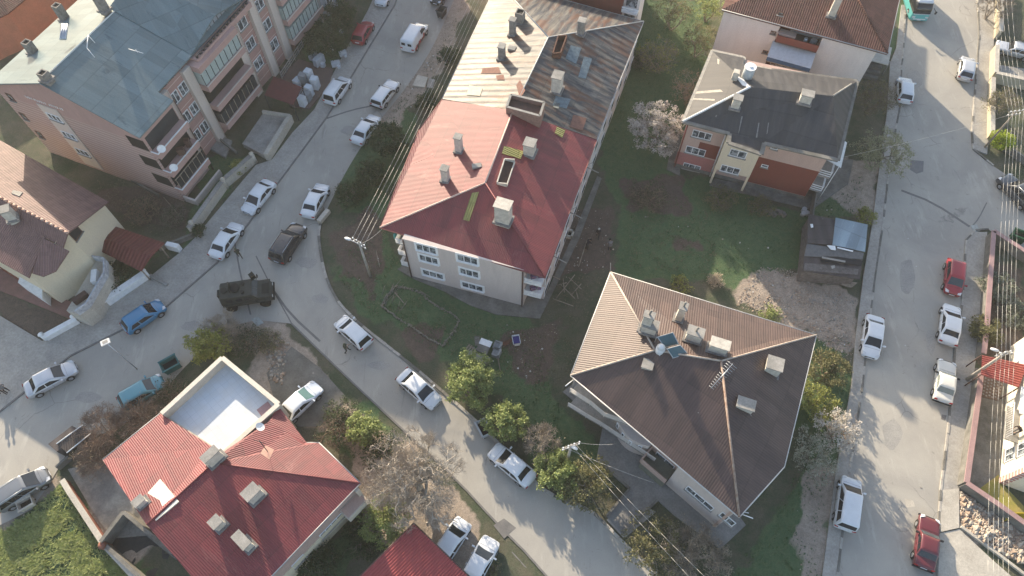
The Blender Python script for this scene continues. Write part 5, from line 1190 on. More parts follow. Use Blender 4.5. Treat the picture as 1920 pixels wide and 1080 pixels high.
for x in (-.75, .75):
    mb = MB(); mb.tube((q.x + x, q.y + .2, .38), (q.x + x, q.y + .2, 0), .04); mb.tube((q.x + x, q.y - .2, .38), (q.x + x, q.y - .2, 0), .04); mb.build('leg', m_y, yb)
# ---------- top edge: grey blue house and far left house
bL = thing('house', 'grey blue rendered house corner at the top edge beside the dark green trees', 'house', P(606, 44))
l0 = G2(607, 44); walls(bL, [l0, l0 + fa_ * 12, l0 + fa_ * 12 + wa_ * 9, l0 + wa_ * 9], -.1, 9, M('blue_grey_render', (.30, .32, .34), (.25, .27, .29), .8))
mb = MB(); wbox(mb, l0, l0 + fa_ * 12, 0, .35, -.1, 8.9, 0, .06); mb.build('corner_trim', m_conc, bL)
for z in (2, 5): window(bL, l0, l0 + fa_ * 12, 2.2, z, 1.3, 1.3, bars=1)
ol = l0 - fa_ * .4 - wa_ * .4; roofpart('roof', [[V3(ol, 9), V3(ol + fa_ * 13, 9), V3(ol + fa_ * 13 + wa_ * 10, 10.5), V3(ol + wa_ * 10, 10.5)]], m_metal, bL)
bM = thing('house', 'low orange walled house with dark brown roof behind the salmon block, top left corner', 'house', P(0, 30))
m0 = G2(112, 30); zt = 5.0
mq = [P(-60, 60, zt), P(15, 25, zt), P(130, -70, zt), P(40, -140, zt), P(-90, -60, zt)]
walls(bM, insetpoly([Vector((p.x, p.y)) for p in mq], .4), -.1, zt - .05, M('orange_render', (.42, .20, .13), (.34, .18, .12), 1))
cen = sum(mq, Vector()) / 5 + Vector((0, 0, 1.8)); roofpart('roof', [[mq[i], mq[(i + 1) % 5], cen] for i in range(5)], m_darktile, bM)

# ---------- block standing beyond the top edge, beside the avenue
bN = thing('apartment_house', 'tile roofed apartment house beside the avenue, beyond the top edge of the view', 'apartment house', (36, 86, 0))
nd = Vector((math.cos(R(-18)), math.sin(R(-18)))); nn_ = perp(nd); n0 = Vector((37.5, 83.5)) - nd * 12
nq = [n0, n0 + nd * 12, n0 + nd * 12 + nn_ * 9, n0 + nn_ * 9]; walls(bN, nq, -.1, 8.2, m_creamw)
ne_ = insetpoly(nq, -.5); na, nb_ = (ne_[0] + ne_[3]) / 2 + nd * 4.5, (ne_[1] + ne_[2]) / 2 - nd * 4.5
roofpart('roof', [[V3(ne_[0], 8.2), V3(ne_[1], 8.2), V3(nb_, 10), V3(na, 10)], [V3(ne_[1], 8.2), V3(ne_[2], 8.2), V3(nb_, 10)], [V3(ne_[2], 8.2), V3(ne_[3], 8.2), V3(na, 10), V3(nb_, 10)], [V3(ne_[3], 8.2), V3(ne_[0], 8.2), V3(na, 10)]], m_darktile, bN)
# ================================================================= GROUND SHEET
xs, ys = gauss_axis(-78, 78, .45), gauss_axis(0, 100, .45)
X, Y = np.meshgrid(xs, ys)
mask = np.zeros(X.shape + (4,), 'f'); mask[..., 3] = 1
for ci, kk in enumerate(('green', 'mud', 'gravel')):
    for pg in ZONES[kk]:
        d = sdist(X, Y, npx(pg)) + wob(X, Y, 1.0, .9)
        mask[..., ci] = np.maximum(mask[..., ci], np.clip(d / 1.0 + .5, 0, 1))
hard = np.maximum(sdist(X, Y, npx(STREET)), sdist(X, Y, npx(AVENUE)))
for fp in FLATS: hard = np.maximum(hard, sdist(X, Y, fp))
far = (np.abs(X) > 79) | (Y > 101) | (Y < -1)
free = np.clip((-hard - .35) / 1.2, 0, 1) * (~far)
Z = -.04 + free * (.10 + .07 * wob(X, Y, 1.3) + .05 * wob(X + 9, Y, 3.1) + .10 * mask[..., 2] * wob(X, Y, 2.2))
Z = np.where(far, -.05, Z)
ny_, nx_ = X.shape
me = bpy.data.meshes.new('ground')
verts = np.stack([X, Y, Z], -1).reshape(-1, 3)
idx = np.arange(nx_ * ny_).reshape(ny_, nx_)
fc = np.stack([idx[:-1, :-1], idx[:-1, 1:], idx[1:, 1:], idx[1:, :-1]], -1).reshape(-1, 4)
me.from_pydata(verts.tolist(), [], fc.tolist())
at = me.color_attributes.new('zones', 'FLOAT_COLOR', 'POINT'); at.data.foreach_set('color', mask.reshape(-1))
me.polygons.foreach_set('use_smooth', [True] * len(fc)); me.update()
m, nt, b = newmat('soil_and_grass'); v = pos(nt)
an = nt.nodes.new('ShaderNodeAttribute'); an.attribute_name = 'zones'
sp = nt.nodes.new('ShaderNodeSeparateColor'); L(nt, an.outputs['Color'], sp.inputs[0])
n1, n2, n3 = nz(nt, v, .35, 8, .7), nz(nt, v, 1.6, 8, .75, .4), nz(nt, v, 9, 5, .8)
base = mix(nt, ramp(nt, n1, .38, .62), (.066, .086, .050), (.125, .115, .082))
green = mix(nt, ramp(nt, n2, .35, .65), (.068, .122, .058), (.11, .146, .072))
mud = mix(nt, ramp(nt, n2, .35, .65), (.155, .115, .090), (.10, .082, .066))
grav = mix(nt, ramp(nt, n2, .35, .7), (.42, .345, .28), (.25, .21, .17))
def soft(ch, k=.9):
    return ramp(nt, mth(nt, 'ADD', ch, mth(nt, 'MULTIPLY', mth(nt, 'SUBTRACT', n2, .5), k)), .35, .65)
c = mix(nt, soft(sp.outputs[0]), base, green); c = mix(nt, soft(sp.outputs[1]), c, mud); c = mix(nt, soft(sp.outputs[2]), c, grav)
c = mix(nt, 1.0, c, ramp(nt, n3, .25, .75, (.6,) * 3, (1.3,) * 3), 'MULTIPLY')
spk = nz(nt, v, 3.5, 6, .9); c = mix(nt, ramp(nt, spk, .66, .72), c, (.22, .20, .15))
L(nt, c, b.inputs['Base Color']); b.inputs['Roughness'].default_value = .95; bump(nt, b, nz(nt, v, 7, 6, .8), .8, .12)
me.materials.append(m)
g = bpy.data.objects.new('ground', me); col.objects.link(g); tag(g, kind='structure')

# ================================================================= VEHICLES
def paint(name, c, rough=.3, metal=0.0):
    if name in MATS: return MATS[name]
    m, nt, b = newmat(name); v = objc(nt)
    k = ramp(nt, nz(nt, v, 1.2, 5, .7), .35, .75, c, tuple(x * .86 + .008 for x in c)); L(nt, k, b.inputs['Base Color'])
    b.inputs['Roughness'].default_value = rough; b.inputs['Metallic'].default_value = metal; b.inputs['Coat Weight'].default_value = .6; b.inputs['Coat Roughness'].default_value = .08
    MATS[name] = m; return m
m_tyre = plain('tyre_rubber', (.025, .025, .026), .8); m_rim = plain('wheel_rim', (.42, .43, .45), .35, .7)
m_cglass = plain('tinted_car_glass', (.018, .021, .025), .06); m_screen = plain('windscreen_glass', (.05, .065, .075), .06)
m_hl = plain('headlamp_lens', (.60, .62, .64), .1); m_tl = plain('tail_lamp_red', (.35, .02, .02), .2); m_plate = plain('number_plate', (.68, .69, .72), .5)
m_trim = plain('black_trim', (.03, .03, .032), .6); m_under = plain('underbody', (.02, .02, .02), .9)
# body profiles: (x/L, half width factor, z of shoulder)   x grows forward
PROF = dict(
    sedan=dict(L=4.55, W=1.78, H=1.45, body=[(-.5, .80, .72), (-.485, .92, .93), (-.40, .96, .99), (-.28, .99, .97), (-.05, 1.0, .93), (.14, 1.0, .92), (.22, .98, .90), (.36, .96, .80), (.45, .90, .70), (.49, .80, .60), (.5, .70, .52)],
               cab=(-.40, -.24, .09, .29)),
    hatch=dict(L=4.1, W=1.74, H=1.48, body=[(-.5, .82, .70), (-.49, .92, .90), (-.42, .97, .98), (-.25, 1, .97), (-.05, 1.0, .94), (.15, 1.0, .93), (.25, .98, .91), (.38, .96, .82), (.46, .90, .72), (.49, .80, .60), (.5, .70, .52)],
               cab=(-.485, -.38, .12, .31)),
    mpv=dict(L=4.35, W=1.80, H=1.72, body=[(-.5, .86, .72), (-.49, .94, .98), (-.42, .98, 1.05), (-.2, 1, 1.04), (.0, 1.0, 1.02), (.2, 1.0, 1.0), (.29, .98, .96), (.40, .96, .86), (.46, .90, .76), (.49, .80, .64), (.5, .70, .55)],
             cab=(-.49, -.44, .12, .34)),
    wagon=dict(L=4.4, W=1.70, H=1.42, body=[(-.5, .88, .74), (-.495, .95, .88), (-.42, .98, .92), (-.2, 1, .92), (.0, 1.0, .91), (.17, 1.0, .91), (.22, .99, .90), (.38, .98, .86), (.47, .96, .80), (.49, .92, .70), (.5, .88, .55)],
               cab=(-.49, -.44, .07, .20), boxy=1),
    oldsedan=dict(L=4.3, W=1.66, H=1.40, body=[(-.5, .90, .76), (-.495, .95, .88), (-.42, .97, .92), (-.28, .99, .92), (.0, 1.0, .91), (.17, 1.0, .91), (.22, .99, .90), (.38, .98, .86), (.47, .96, .80), (.49, .92, .70), (.5, .88, .55)],
                  cab=(-.33, -.22, .07, .19), boxy=1),
    suv=dict(L=4.9, W=1.95, H=1.80, body=[(-.5, .86, .80), (-.49, .95, 1.02), (-.42, .98, 1.10), (-.2, 1, 1.10), (.0, 1.0, 1.08), (.15, 1.0, 1.07), (.21, .99, 1.05), (.36, .97, .98), (.45, .92, .88), (.49, .84, .74), (.5, .74, .62)],
             cab=(-.48, -.41, .07, .25)),
    van=dict(L=4.9, W=1.92, H=1.95, body=[(-.5, .92, .80), (-.495, .97, 1.08), (-.42, 1.0, 1.15), (-.2, 1, 1.15), (.0, 1.0, 1.13), (.22, 1.0, 1.1), (.31, .98, 1.05), (.41, .95, .92), (.47, .88, .80), (.49, .80, .68), (.5, .72, .58)],
             cab=(-.495, -.47, .16, .32)),
    combi=dict(L=4.55, W=1.83, H=1.80, body=[(-.5, .86, .78), (-.49, .94, 1.0), (-.42, .98, 1.06), (-.2, 1, 1.06), (.0, 1.0, 1.04), (.2, 1.0, 1.02), (.28, .98, .99), (.40, .95, .88), (.46, .90, .78), (.49, .80, .66), (.5, .70, .56)],
               cab=(-.49, -.46, .13, .33)))
def rrect(x0, x1, w0, w1, z, r=.16, n=3):
    """rounded rectangle, w0 half width at x0 end, w1 at x1 end"""
    pts = []
    for cx, cy, a0, rr in ((x1, w1, 0, r), (x0, w0, 90, r), (x0, -w0, 180, r), (x1, -w1, 270, r)):
        sx, sy = (1 if cx == x1 else -1), (1 if cy > 0 else -1)
        for k in range(n + 1):
            a = R(a0 + 90 * k / n); pts.append((cx - sx * rr + rr * math.cos(a), cy - sy * rr + rr * math.sin(a), z))
    return pts
def make_car(name, label, cat, kind, col_, group=None, glass=None, front_glass=None, rails=False, extra=None, solid_rear=False, roofcol=None, dirty=False):
    p = PROF[kind]; Lc, Wc, H = p['L'], p['W'], p['H']; hw = Wc / 2; boxy = p.get('boxy', 0)
    root = thing(name, label, cat, group=group); glass = glass or m_cglass; fg = front_glass or glass
    mb = MB(); rows = []
    for x, wf, zt in p['body']:
        w_ = hw * wf; X_ = x * Lc; zb = .22 if abs(x) < .47 else .30
        cr = .02 if boxy else .05
        half = [(0, zt + cr), (w_ * .55, zt + cr * .8), (w_ * (.93 if boxy else .89), zt + .005), (w_ * .99, zt - (.05 if boxy else .08)), (w_, zt - (.22 if boxy else .28)), (w_ * .99, .48), (w_ * .95, zb), (w_ * .6, zb - .02), (0, zb - .02)]
        ring = [(X_, y, z) for y, z in half] + [(X_, -y, z) for y, z in reversed(half[1:-1])]; rows.append(ring)
    mb.grid(rows, 0, True, True, True); mb.build('body', col_, root, True, sub=1)
    xb2, xr2, xr1, xb1 = [q * Lc for q in p['cab']]
    def zsh(x):
        b_ = p['body']
        for (x0, _, z0), (x1, _, z1) in zip(b_, b_[1:]):
            if x0 * Lc <= x <= x1 * Lc: return z0 + (z1 - z0) * (x / Lc - x0) / (x1 - x0)
        return .9
    wb, wr = hw * .955, hw * (.83 if boxy else .79)
    if kind in ('van',): wr = hw * .86
    zb_ = min(zsh(xb1), zsh(xb2)) - .04; zr_ = H - .07
    mb = MB(); rr = .08 if boxy else .13
    lev = [rrect(xb2, xb1, wb, wb * .97, zb_, rr), rrect(xr2 - .04, xr1 + .05, wr + .03, wr + .02, zr_ - .03, rr * .9), rrect(xr2 + .03, xr1 - .02, wr - .03, wr - .04, zr_ + .035, rr * .8), rrect(xr2 + .26, xr1 - .22, wr - .22, wr - .22, H - .005, .12)]
    n_ = len(lev[0]); mb.grid(lev, 0, True, True)
    mb.f.append(tuple(range(3 * n_, 4 * n_))); mb.m.append(0); mb.sm.append(True)
    mb.build('roof', roofcol or col_, root, True)
    def quadp(a, b_, c, d, m, nm, off=.014, ins=.0):
        pts = [Vector(q) for q in (a, b_, c, d)]; ct = sum(pts, Vector()) / 4; n = nrm(pts)
        if n.dot(ct - Vector((0, 0, .8))) < 0: pts.reverse(); n = -n
        q = MB(); up = [r_ + n * off for r_ in pts]; q.face(up)
        for i in range(4): j = (i + 1) % 4; q.face([pts[i] - n * .01, pts[j] - n * .01, up[j], up[i]])
        return q.build(nm, m, root, True)
    def lerp3(a, b_, t): return Vector(a).lerp(Vector(b_), t)
    # the two rings of the cabin, at the level of glass
    def side(x, t, s): # point on side surface: x along, t 0 belt..1 roof
        return None
    tb, tt = .10, .96
    zbelt = zb_ + (zr_ - zb_) * tb
    def cab(xf, yf, t):   # xf: -1 rear +1 front edge
        xr_ = xb2 + (xr2 - .04 - xb2) * t; xf_ = xb1 + (xr1 + .05 - xb1) * t; w_ = wb + (wr + .03 - wb) * t
        return Vector((xf_ if xf > 0 else xr_, w_ * yf, zb_ + (zr_ - .03 - zb_) * t))
    ys = 1 - (rr + .0) / wb
    quadp(cab(1, ys, tb - .02), cab(1, -ys, tb - .02), cab(1, -ys * .96, tt), cab(1, ys * .96, tt), fg, 'windscreen')
    if not solid_rear: quadp(cab(-1, ys, tb + .02), cab(-1, -ys, tb + .02), cab(-1, -ys * .94, tt), cab(-1, ys * .94, tt), glass, 'rear_window')
    for s in (-1, 1):
        def sp(f, t):
            a = cab(-1, s, t); b_ = cab(1, s, t); r0 = rr * 1.0
            return Vector((a.x + r0 + (b_.x - a.x - 2 * r0) * f, a.y, a.z))
        segs = [(.02, .40), (.44, .80)] if kind in ('sedan', 'oldsedan') else [(.02, .30), (.33, .62), (.65, .90)] if kind in ('mpv', 'wagon', 'suv', 'combi') else [(.68, .93)] if kind == 'van' else [(.08, .42), (.46, .82)]
        for i, (f0, f1) in enumerate(segs):
            last = i == len(segs) - 1
            quadp(sp(f0 - (0 if i else .0), tb + .1), sp(f1 + (.10 if last else 0), tb + .1), sp(f1 - (.02 if last else 0), tt), sp(f0 + (.05 if i == 0 else 0), tt), glass, 'side_window')
        for fx in (-.31, .31):
            x = fx * Lc; q = MB(); wy = hw * s
            q.tube((x, wy * .78, .32), (x, wy * 1.0, .32), .325, .325, 18); w_ = q.build('wheel', m_tyre, root, True)
            q = MB(); q.tube((x, wy * 1.0, .32), (x, wy * 1.012, .32), .20, .18, 12); q.build('rim', m_rim, w_, True)
        q = MB(); rows = []
        for fx in (-.31, .31):
            q = MB(); pts = [(fx * Lc + .39 * math.cos(R(a)), hw * s * .997, .32 + .39 * math.sin(R(a))) for a in range(0, 181, 20)]; inn = [(x_, y_ * .9, z_) for x_, y_, z_ in pts]
            q.grid([pts, inn], 0, False); q.f.append(tuple(range(len(pts)))); q.m.append(0); q.sm.append(False); q.build('wheel_arch', m_trim, root, True)
        q = MB(); xm = xb1 - .38; q.box((xm, s * (wb + .17), zb_ + .1), (.13, .22, .15)); q.box((xm, s * (wb + .03), zb_ + .12), (.06, .12, .06)); q.build('door_mirror', col_ if not boxy else m_trim, root, True, bev=.03)
        q = MB(); zt = p['body'][-3][2]; x = p['body'][-3][0] * Lc; w_ = hw * p['body'][-3][1]
        quadp((x - .22, s * w_ * .99, zt + .05), (x + .10, s * w_ * .90, zt - .06), (x + .14, s * w_ * .52, zt - .06), (x - .04, s * w_ * .55, zt + .045), m_hl, 'headlamp', .035)
        quadp((-Lc * .497, s * hw * .62, .86), (-Lc * .488, s * hw * .94, .86), (-Lc * .49, s * hw * .94, .70), (-Lc * .50, s * hw * .62, .70), m_tl, 'tail_lamp', .03)
        for hx in (-.10, .10): q = MB(); q.box((hx * Lc, s * (hw - .0), .78), (.16, .03, .025)); q.build('door_handle', m_trim if boxy else col_, root, True)
        if rails: q = MB(); q.tube((xr2 + .2, s * (wr - .04), H + .02), (xr1 - .2, s * (wr - .04), H + .02), .025); q.build('roof_rail', m_steel, root, True)
    q = MB(); q.box((Lc * .502, 0, .40), (.03, .52, .11)); q.build('number_plate', m_plate, root, True)
    q = MB(); q.box((-Lc * .503, 0, .60 if kind != 'van' else .5), (.03, .52, .11)); q.build('number_plate', m_plate, root, True)
    q = MB(); q.box((Lc * .495, 0, .44), (.05, Wc * .5, .14)); q.build('grille', m_trim, root, True)
    if boxy:
        for sgn in (-1, 1): q = MB(); q.box((sgn * Lc * .505, 0, .42), (.12, Wc * .98, .14)); q.build('bumper', m_trim, root, True, bev=.02)
    for sx in (xb1 + .02,):
        q = MB(); q.box((sx + .05, 0, zb_ + .02), (.03, 1.2, .02), .05); q.build('wiper', m_trim, root, True)
    # shut lines
    for s in (-1, 1):
        for fx in (-.22, .0, .20): q = MB(); q.box((fx * Lc, s * hw * .994, .35), (.014, .016, .5)); q.build('door_seam', m_trim, root, True)
    q = MB(); q.box((xb1 + .12, 0, zsh(xb1 + .12) + .035), (.012, Wc * .8, .012)); q.build('bonnet_seam', m_trim, root, True)
    return root
def place(root, rear, front, z=.7):
    a, b_ = P(*rear, z), P(*front, z); c = (a + b_) / 2; root.location = (c.x, c.y, 0); root.rotation_euler = (0, 0, math.atan2(b_.y - a.y, b_.x - a.x)); return root
cw = paint('paint_white', (.66, .68, .70)); csil = paint('paint_silver', (.50, .51, .53), .32, .35); cred = paint('paint_red', (.27, .022, .03)); cdr = paint('paint_dark_red', (.12, .022, .028))
cbk = paint('paint_black', (.022, .021, .024), .25); cbl = paint('paint_blue', (.02, .17, .33)); ccy = paint('paint_cyan', (.075, .25, .31)); cbg = paint('paint_cream', (.62, .61, .56))
cgy = paint('paint_dark_grey', (.055, .058, .065), .3)
GP = 'cars parked or driving in the streets'
def car(label, kind, color, rear, front, name='car', cat='car', **k): return place(make_car(name, label, cat, kind, color, GP, **k), rear, front)
proto_sedan = car('white saloon parked beside the long garden wall, bonnet towards the bottom left', 'sedan', cw, (507, 340), (461, 397))
def again(proto, label, rear, front):
    r = clone(proto, (0, 0, 0), 0, label); return place(r, rear, front)
again(proto_sedan, 'white saloon directly above the black estate at the street bend', (576, 405), (606, 345))
again(proto_sedan, 'white saloon on the pavement side just above the armoured vehicle', (402, 482), (446, 418))
again(proto_sedan, 'white saloon partly under the dark green tree at the verge', (668, 266), (704, 217))
again(proto_sedan, 'white saloon driving down the street, nearest the leafy willow', (750, 698), (822, 760))
again(proto_sedan, 'white saloon beside the dumpster, half in sunlight', (1000, 905), (920, 838))
again(proto_sedan, 'white saloon at the left kerb of the avenue, bonnet down', (1641, 592), (1632, 670))
again(proto_sedan, 'white saloon below the red hatchback on the right side of the avenue', (1778, 640), (1786, 575))
proto_hatch = car('white hatchback near the walking soldier at the grass kerb', 'hatch', cw, (690, 648), (634, 597))
again(proto_hatch, 'white hatchback at the left side of the avenue beside the bare trees', (1697, 192), (1697, 143))
again(proto_hatch, 'white hatchback cut by the top edge above the red car', (734, -34), (709, 12))
again(proto_hatch, 'white car half hidden by the carport roof, left one of two', (828, 1042), (862, 990))
again(proto_sedan, 'white car beside the carport at the bottom edge, right one of two', (882, 1085), (912, 1030))
car('white people carrier parked by the discarded cabinets', 'mpv', cw, (618, 190), (648, 147), rails=True)
car('old boxy white estate car in the middle of the upper street', 'wagon', cw, (707, 195), (737, 155))
car('white car with blue tint parked in the dusty plot behind the roof terrace', 'sedan', paint('paint_bluish_white', (.60, .66, .74)), (532, 782), (590, 727), front_glass=plain('green_screen', (.08, .16, .15), .08))
car('red hatchback parked nose up by the dark shrubs on the upper street', 'hatch', cred, (668, 82), (693, 37))
car('black estate car with roof rails in the street bend', 'suv', cbk, (517, 491), (564, 420), rails=True)
car('bright blue hatchback parked at the kerb below the white garden wall', 'hatch', cbl, (240, 612), (297, 573))
car('silver saloon at the kerb near the left edge', 'sedan', csil, (50, 733), (138, 686))
car('cyan hatchback among bare brown bushes by the red roofed house', 'hatch', ccy, (234, 753), (296, 716))
car('grey metallic sport utility car beside the bright lawn, lower left', 'mpv', paint('paint_grey_metal', (.20, .21, .22), .3, .4), (6, 940), (78, 893), rails=True)
car('small black car cut by the top edge of the upper street', 'hatch', cbk, (838, -32), (815, 4))
car('silver compact car with dark rear window on the right of the sunlit avenue', 'hatch', csil, (1809, 150), (1816, 105))
car('silver estate car backed into the yard between pale walls, top right', 'wagon', csil, (1940, 103), (1866, 83), rails=True)
car('black pickup like off roader in the shade of the side street', 'suv', cgy, (1950, 400), (1872, 322), rails=True)
car('red hatchback facing the bottom edge on the right side of the avenue', 'hatch', cred, (1792, 490), (1787, 550), front_glass=m_screen)
car('old boxy cream saloon by the utility pole on the avenue', 'oldsedan', cbg, (1768, 752), (1776, 678), front_glass=plain('milky_glass', (.22, .24, .22), .2), glass=plain('milky_glass', (.22, .24, .22), .2))
car('old boxy dark red saloon at the bottom of the avenue', 'oldsedan', cdr, (1733, 1060), (1743, 975), front_glass=m_screen)
car('white high roofed combi van in shadow at the left of the avenue bottom', 'combi', cw, (1584, 990), (1597, 898), name='van', cat='van')
vn = car('white panel van with red and dark graphics on its flank', 'van', cw, (760, 98), (795, 40), name='van', cat='van', solid_rear=True)
mb = MB()
random.seed(3)
for k in range(9):
    x = -2.2 + k * .36; h = random.uniform(.35, .95); mb.face([(x, -.975, .45), (x + .4, -.975, .45), (x + .45, -.975 + .005, .45 + h * .7), (x + .1, -.975 + .005, .45 + h * .75)], k % 3 == 2)
mb.build('flank_graphic', [plain('graphic_red', (.35, .05, .05), .4), plain('graphic_dark', (.06, .05, .06), .4)], vn, True)
for x in (-2.467,):
    for s in (-1, 1): mb = MB(); mb.box((x, s * .42, 1.25), (.02, .5, .35)); mb.build('rear_window', m_cglass, vn, True)
# dirt of parcels on the shelf: papers behind the windscreen
# ---------- minibus
bus = thing('minibus', 'turquoise and white minibus with dark windscreen at the top of the avenue', 'bus')
tq_ = paint('paint_turquoise', (.10, .42, .42))
mb = MB(); Lb, Wb, Hb = 7.6, 2.25, 2.75; rows = []
for z, d in ((.35, -.04), (.6, 0), (1.25, 0), (1.3, .0)): rows.append(rrect(-Lb / 2 + d, Lb / 2 - d, Wb / 2 - d, Wb / 2 - d, z, .28))
mb.grid(rows, 0, True, True, True); mb.build('lower_body', tq_, bus, True)
mb = MB(); rows = [rrect(-Lb / 2, Lb / 2, Wb / 2, Wb / 2, 1.3, .28), rrect(-Lb / 2 + .02, Lb / 2 - .10, Wb / 2 - .05, Wb / 2 - .05, 1.9, .28), rrect(-Lb / 2 + .05, Lb / 2 - .42, Wb / 2 - .12, Wb / 2 - .14, 2.5, .28)]
mb.grid(rows, 0, True, True, True); mb.build('window_band', m_cglass, bus, True)
mb = MB(); rows = [rrect(-Lb / 2 + .04, Lb / 2 - .5, Wb / 2 - .11, Wb / 2 - .13, 2.5, .26), rrect(-Lb / 2 + .06, Lb / 2 - .55, Wb / 2 - .15, Wb / 2 - .17, 2.68, .24), rrect(-Lb / 2 + .3, Lb / 2 - .9, Wb / 2 - .4, Wb / 2 - .42, 2.76, .2)]
mb.grid(rows, 0, True, True, True); mb.build('roof', cw, bus, True)
mb = MB(); mb.box((1.2, 0, 2.76), (1.4, 1.0, .22)); mb.build('air_conditioner', cw, bus, True, bev=.05); mb = MB(); mb.box((-1.6, 0, 2.76), (.7, .7, .08)); mb.build('roof_hatch', m_trim, bus, True)
for s in (-1, 1):
    for x in (-2.3, 2.4):
        q = MB(); q.tube((x, s * .9, .45), (x, s * 1.13, .45), .45, .45, 18); w_ = q.build('wheel', m_tyre, bus, True); q = MB(); q.tube((x, s * 1.131, .45), (x, s * 1.14, .45), .25, .22, 12); q.build('rim', m_rim, w_, True)
    mb = MB(); mb.box((Lb / 2 - .05, s * .8, .75), (.12, .36, .2)); mb.build('headlamp', m_hl, bus, True, bev=.03)
    mb = MB(); mb.tube((Lb / 2 - .1, s * 1.05, 2.2), (Lb / 2 + .35, s * 1.3, 2.0), .03); mb.box((Lb / 2 + .38, s * 1.33, 1.7), (.1, .2, .35)); mb.build('door_mirror', m_trim, bus, True)
mb = MB(); mb.box((Lb / 2 + .0, 0, 1.26), (.06, 2.0, .06)); mb.box((Lb / 2 - .01, 0, .5), (.06, 1.5, .12)); mb.build('front_trim', cw, bus, True)
mb = MB(); mb.box((Lb / 2 + .01, 0, .4), (.04, .5, .12)); mb.build('number_plate', m_plate, bus, True)
a = P(1725, 33, .8); bus.rotation_euler = (0, 0, R(-95)); d_ = Vector((math.cos(R(-95)), math.sin(R(-95)), 0)); bus.location = (a.x - d_.x * Lb / 2, a.y - d_.y * Lb / 2, 0)
# ---------- armoured vehicle
ar_ = thing('armoured_vehicle', 'olive green armoured four wheel vehicle with open roof hatch in the junction', 'armoured vehicle')
m_ol = M('olive_armour', (.046, .049, .044), (.032, .036, .032), 2, .6, 0, 0, .35, .65, True); m_old = M('olive_dark', (.024, .026, .023), (.016, .018, .016), 3, .7, 0, 0, .35, .65, True)
mb = MB(); rows = []
for x, wl, wm, wt, zm, zt in ((-2.55, .85, 1.0, .78, 1.2, 1.95), (-2.4, .95, 1.12, .88, 1.2, 2.12), (.75, .95, 1.14, .90, 1.2, 2.12), (1.25, .95, 1.12, .98, 1.2, 1.62), (2.45, .9, 1.0, .86, 1.1, 1.42), (2.65, .8, .9, .76, 1.0, 1.2)):
    rows.append([(x, -wl, .6), (x, -wm, zm), (x, -wt, zt), (x, wt, zt), (x, wm, zm), (x, wl, .6)])
mb.grid(rows, 0, False, True, True); mb.build('hull', m_ol, ar_, True, bev=.03)
mb = MB(); mb.face([(.80, -.80, 2.06), (1.24, -.86, 1.67), (1.24, -.05, 1.67), (.80, -.05, 2.06)]); mb.face([(.80, .05, 2.06), (1.24, .05, 1.67), (1.24, .86, 1.67), (.80, .80, 2.06)])
mb.v = [(x + .03, y, z + .02) for x, y, z in mb.v]; mb.build('windscreen', m_cglass, ar_, True)
for s in (-1, 1):
    for x in (-1.75, 1.75):
        q = MB(); q.tube((x, s * .75, .55), (x, s * 1.13, .55), .56, .56, 20); w_ = q.build('wheel', m_tyre, ar_, True); q = MB(); q.tube((x, s * 1.131, .55), (x, s * 1.16, .55), .28, .24, 12); q.build('rim', m_old, w_, True)
        q = MB(); q.box((x, s * 1.05, 1.12), (1.35, .34, .07)); q.build('mudguard', m_ol, ar_, True, bev=.02)
    for i, x in enumerate((-1.6, -.6, .3)):
        q = MB(); q.prism([(x - .3, s * 1.0), (x + .3, s * 1.0), (x + .3, s * 1.06), (x - .3, s * 1.06)], 1.55, 1.85); q.build('side_window', m_cglass, ar_, True)
    q = MB(); q.box((2.62, s * .65, 1.0), (.12, .24, .18)); q.build('headlamp', m_hl, ar_, True)
    q = MB(); q.tube((1.1, s * 1.05, 1.6), (1.25, s * 1.35, 1.75), .03); q.box((1.25, s * 1.38, 1.6), (.08, .22, .32)); q.build('door_mirror', m_old, ar_, True)
q = MB(); q.tube((-.9, .1, 2.12), (-.9, .1, 2.26), .52, .50, 20); o = q.build('roof_hatch_ring', m_old, ar_, True); q = MB(); q.tube((-.9, .1, 2.261), (-.9, .1, 2.27), .42, .42, 20); q.build('hatch_opening', m_under, o, True)
q = MB(); q.box((-1.45, .1, 2.2), (.10, .9, .5)); q.build('hatch_lid', m_ol, ar_, True, bev=.02)
q = MB(); q.tube((-2.0, 0, 2.12), (-2.0, 0, 2.2), .34, .34, 16); q.build('rear_hatch', m_old, ar_, True)
q = MB(); q.box((.95, 1.05, 2.05), (.5, .5, .55), .6); q.tube((.95, 1.05, 2.3), (1.05, 1.25, 2.95), .03); q.build('weapon_shield', m_old, ar_, True, bev=.04)
q = MB(); q.box((1.95, 0, 1.5), (.9, 1.1, .05)); q.build('bonnet_grille', m_old, ar_, True, bev=.01)
q = MB(); q.box((2.72, 0, .75), (.14, 1.9, .22)); q.build('bumper', m_old, ar_, True, bev=.02); q = MB(); q.box((-2.68, 0, 1.2), (.25, .7, .7)); q.build('stowage_box', m_old, ar_, True, bev=.03)
for k in range(2): q = MB(); q.tube((-.1, -.45 + k * .9, 2.12), (-.1, -.45 + k * .9, 2.24), .2, .18, 12); q.build('roof_vent', m_old, ar_, True)
place(ar_, (420, 558), (508, 545), 1.0); ar_.scale = (.92, 1.02, 1.04)
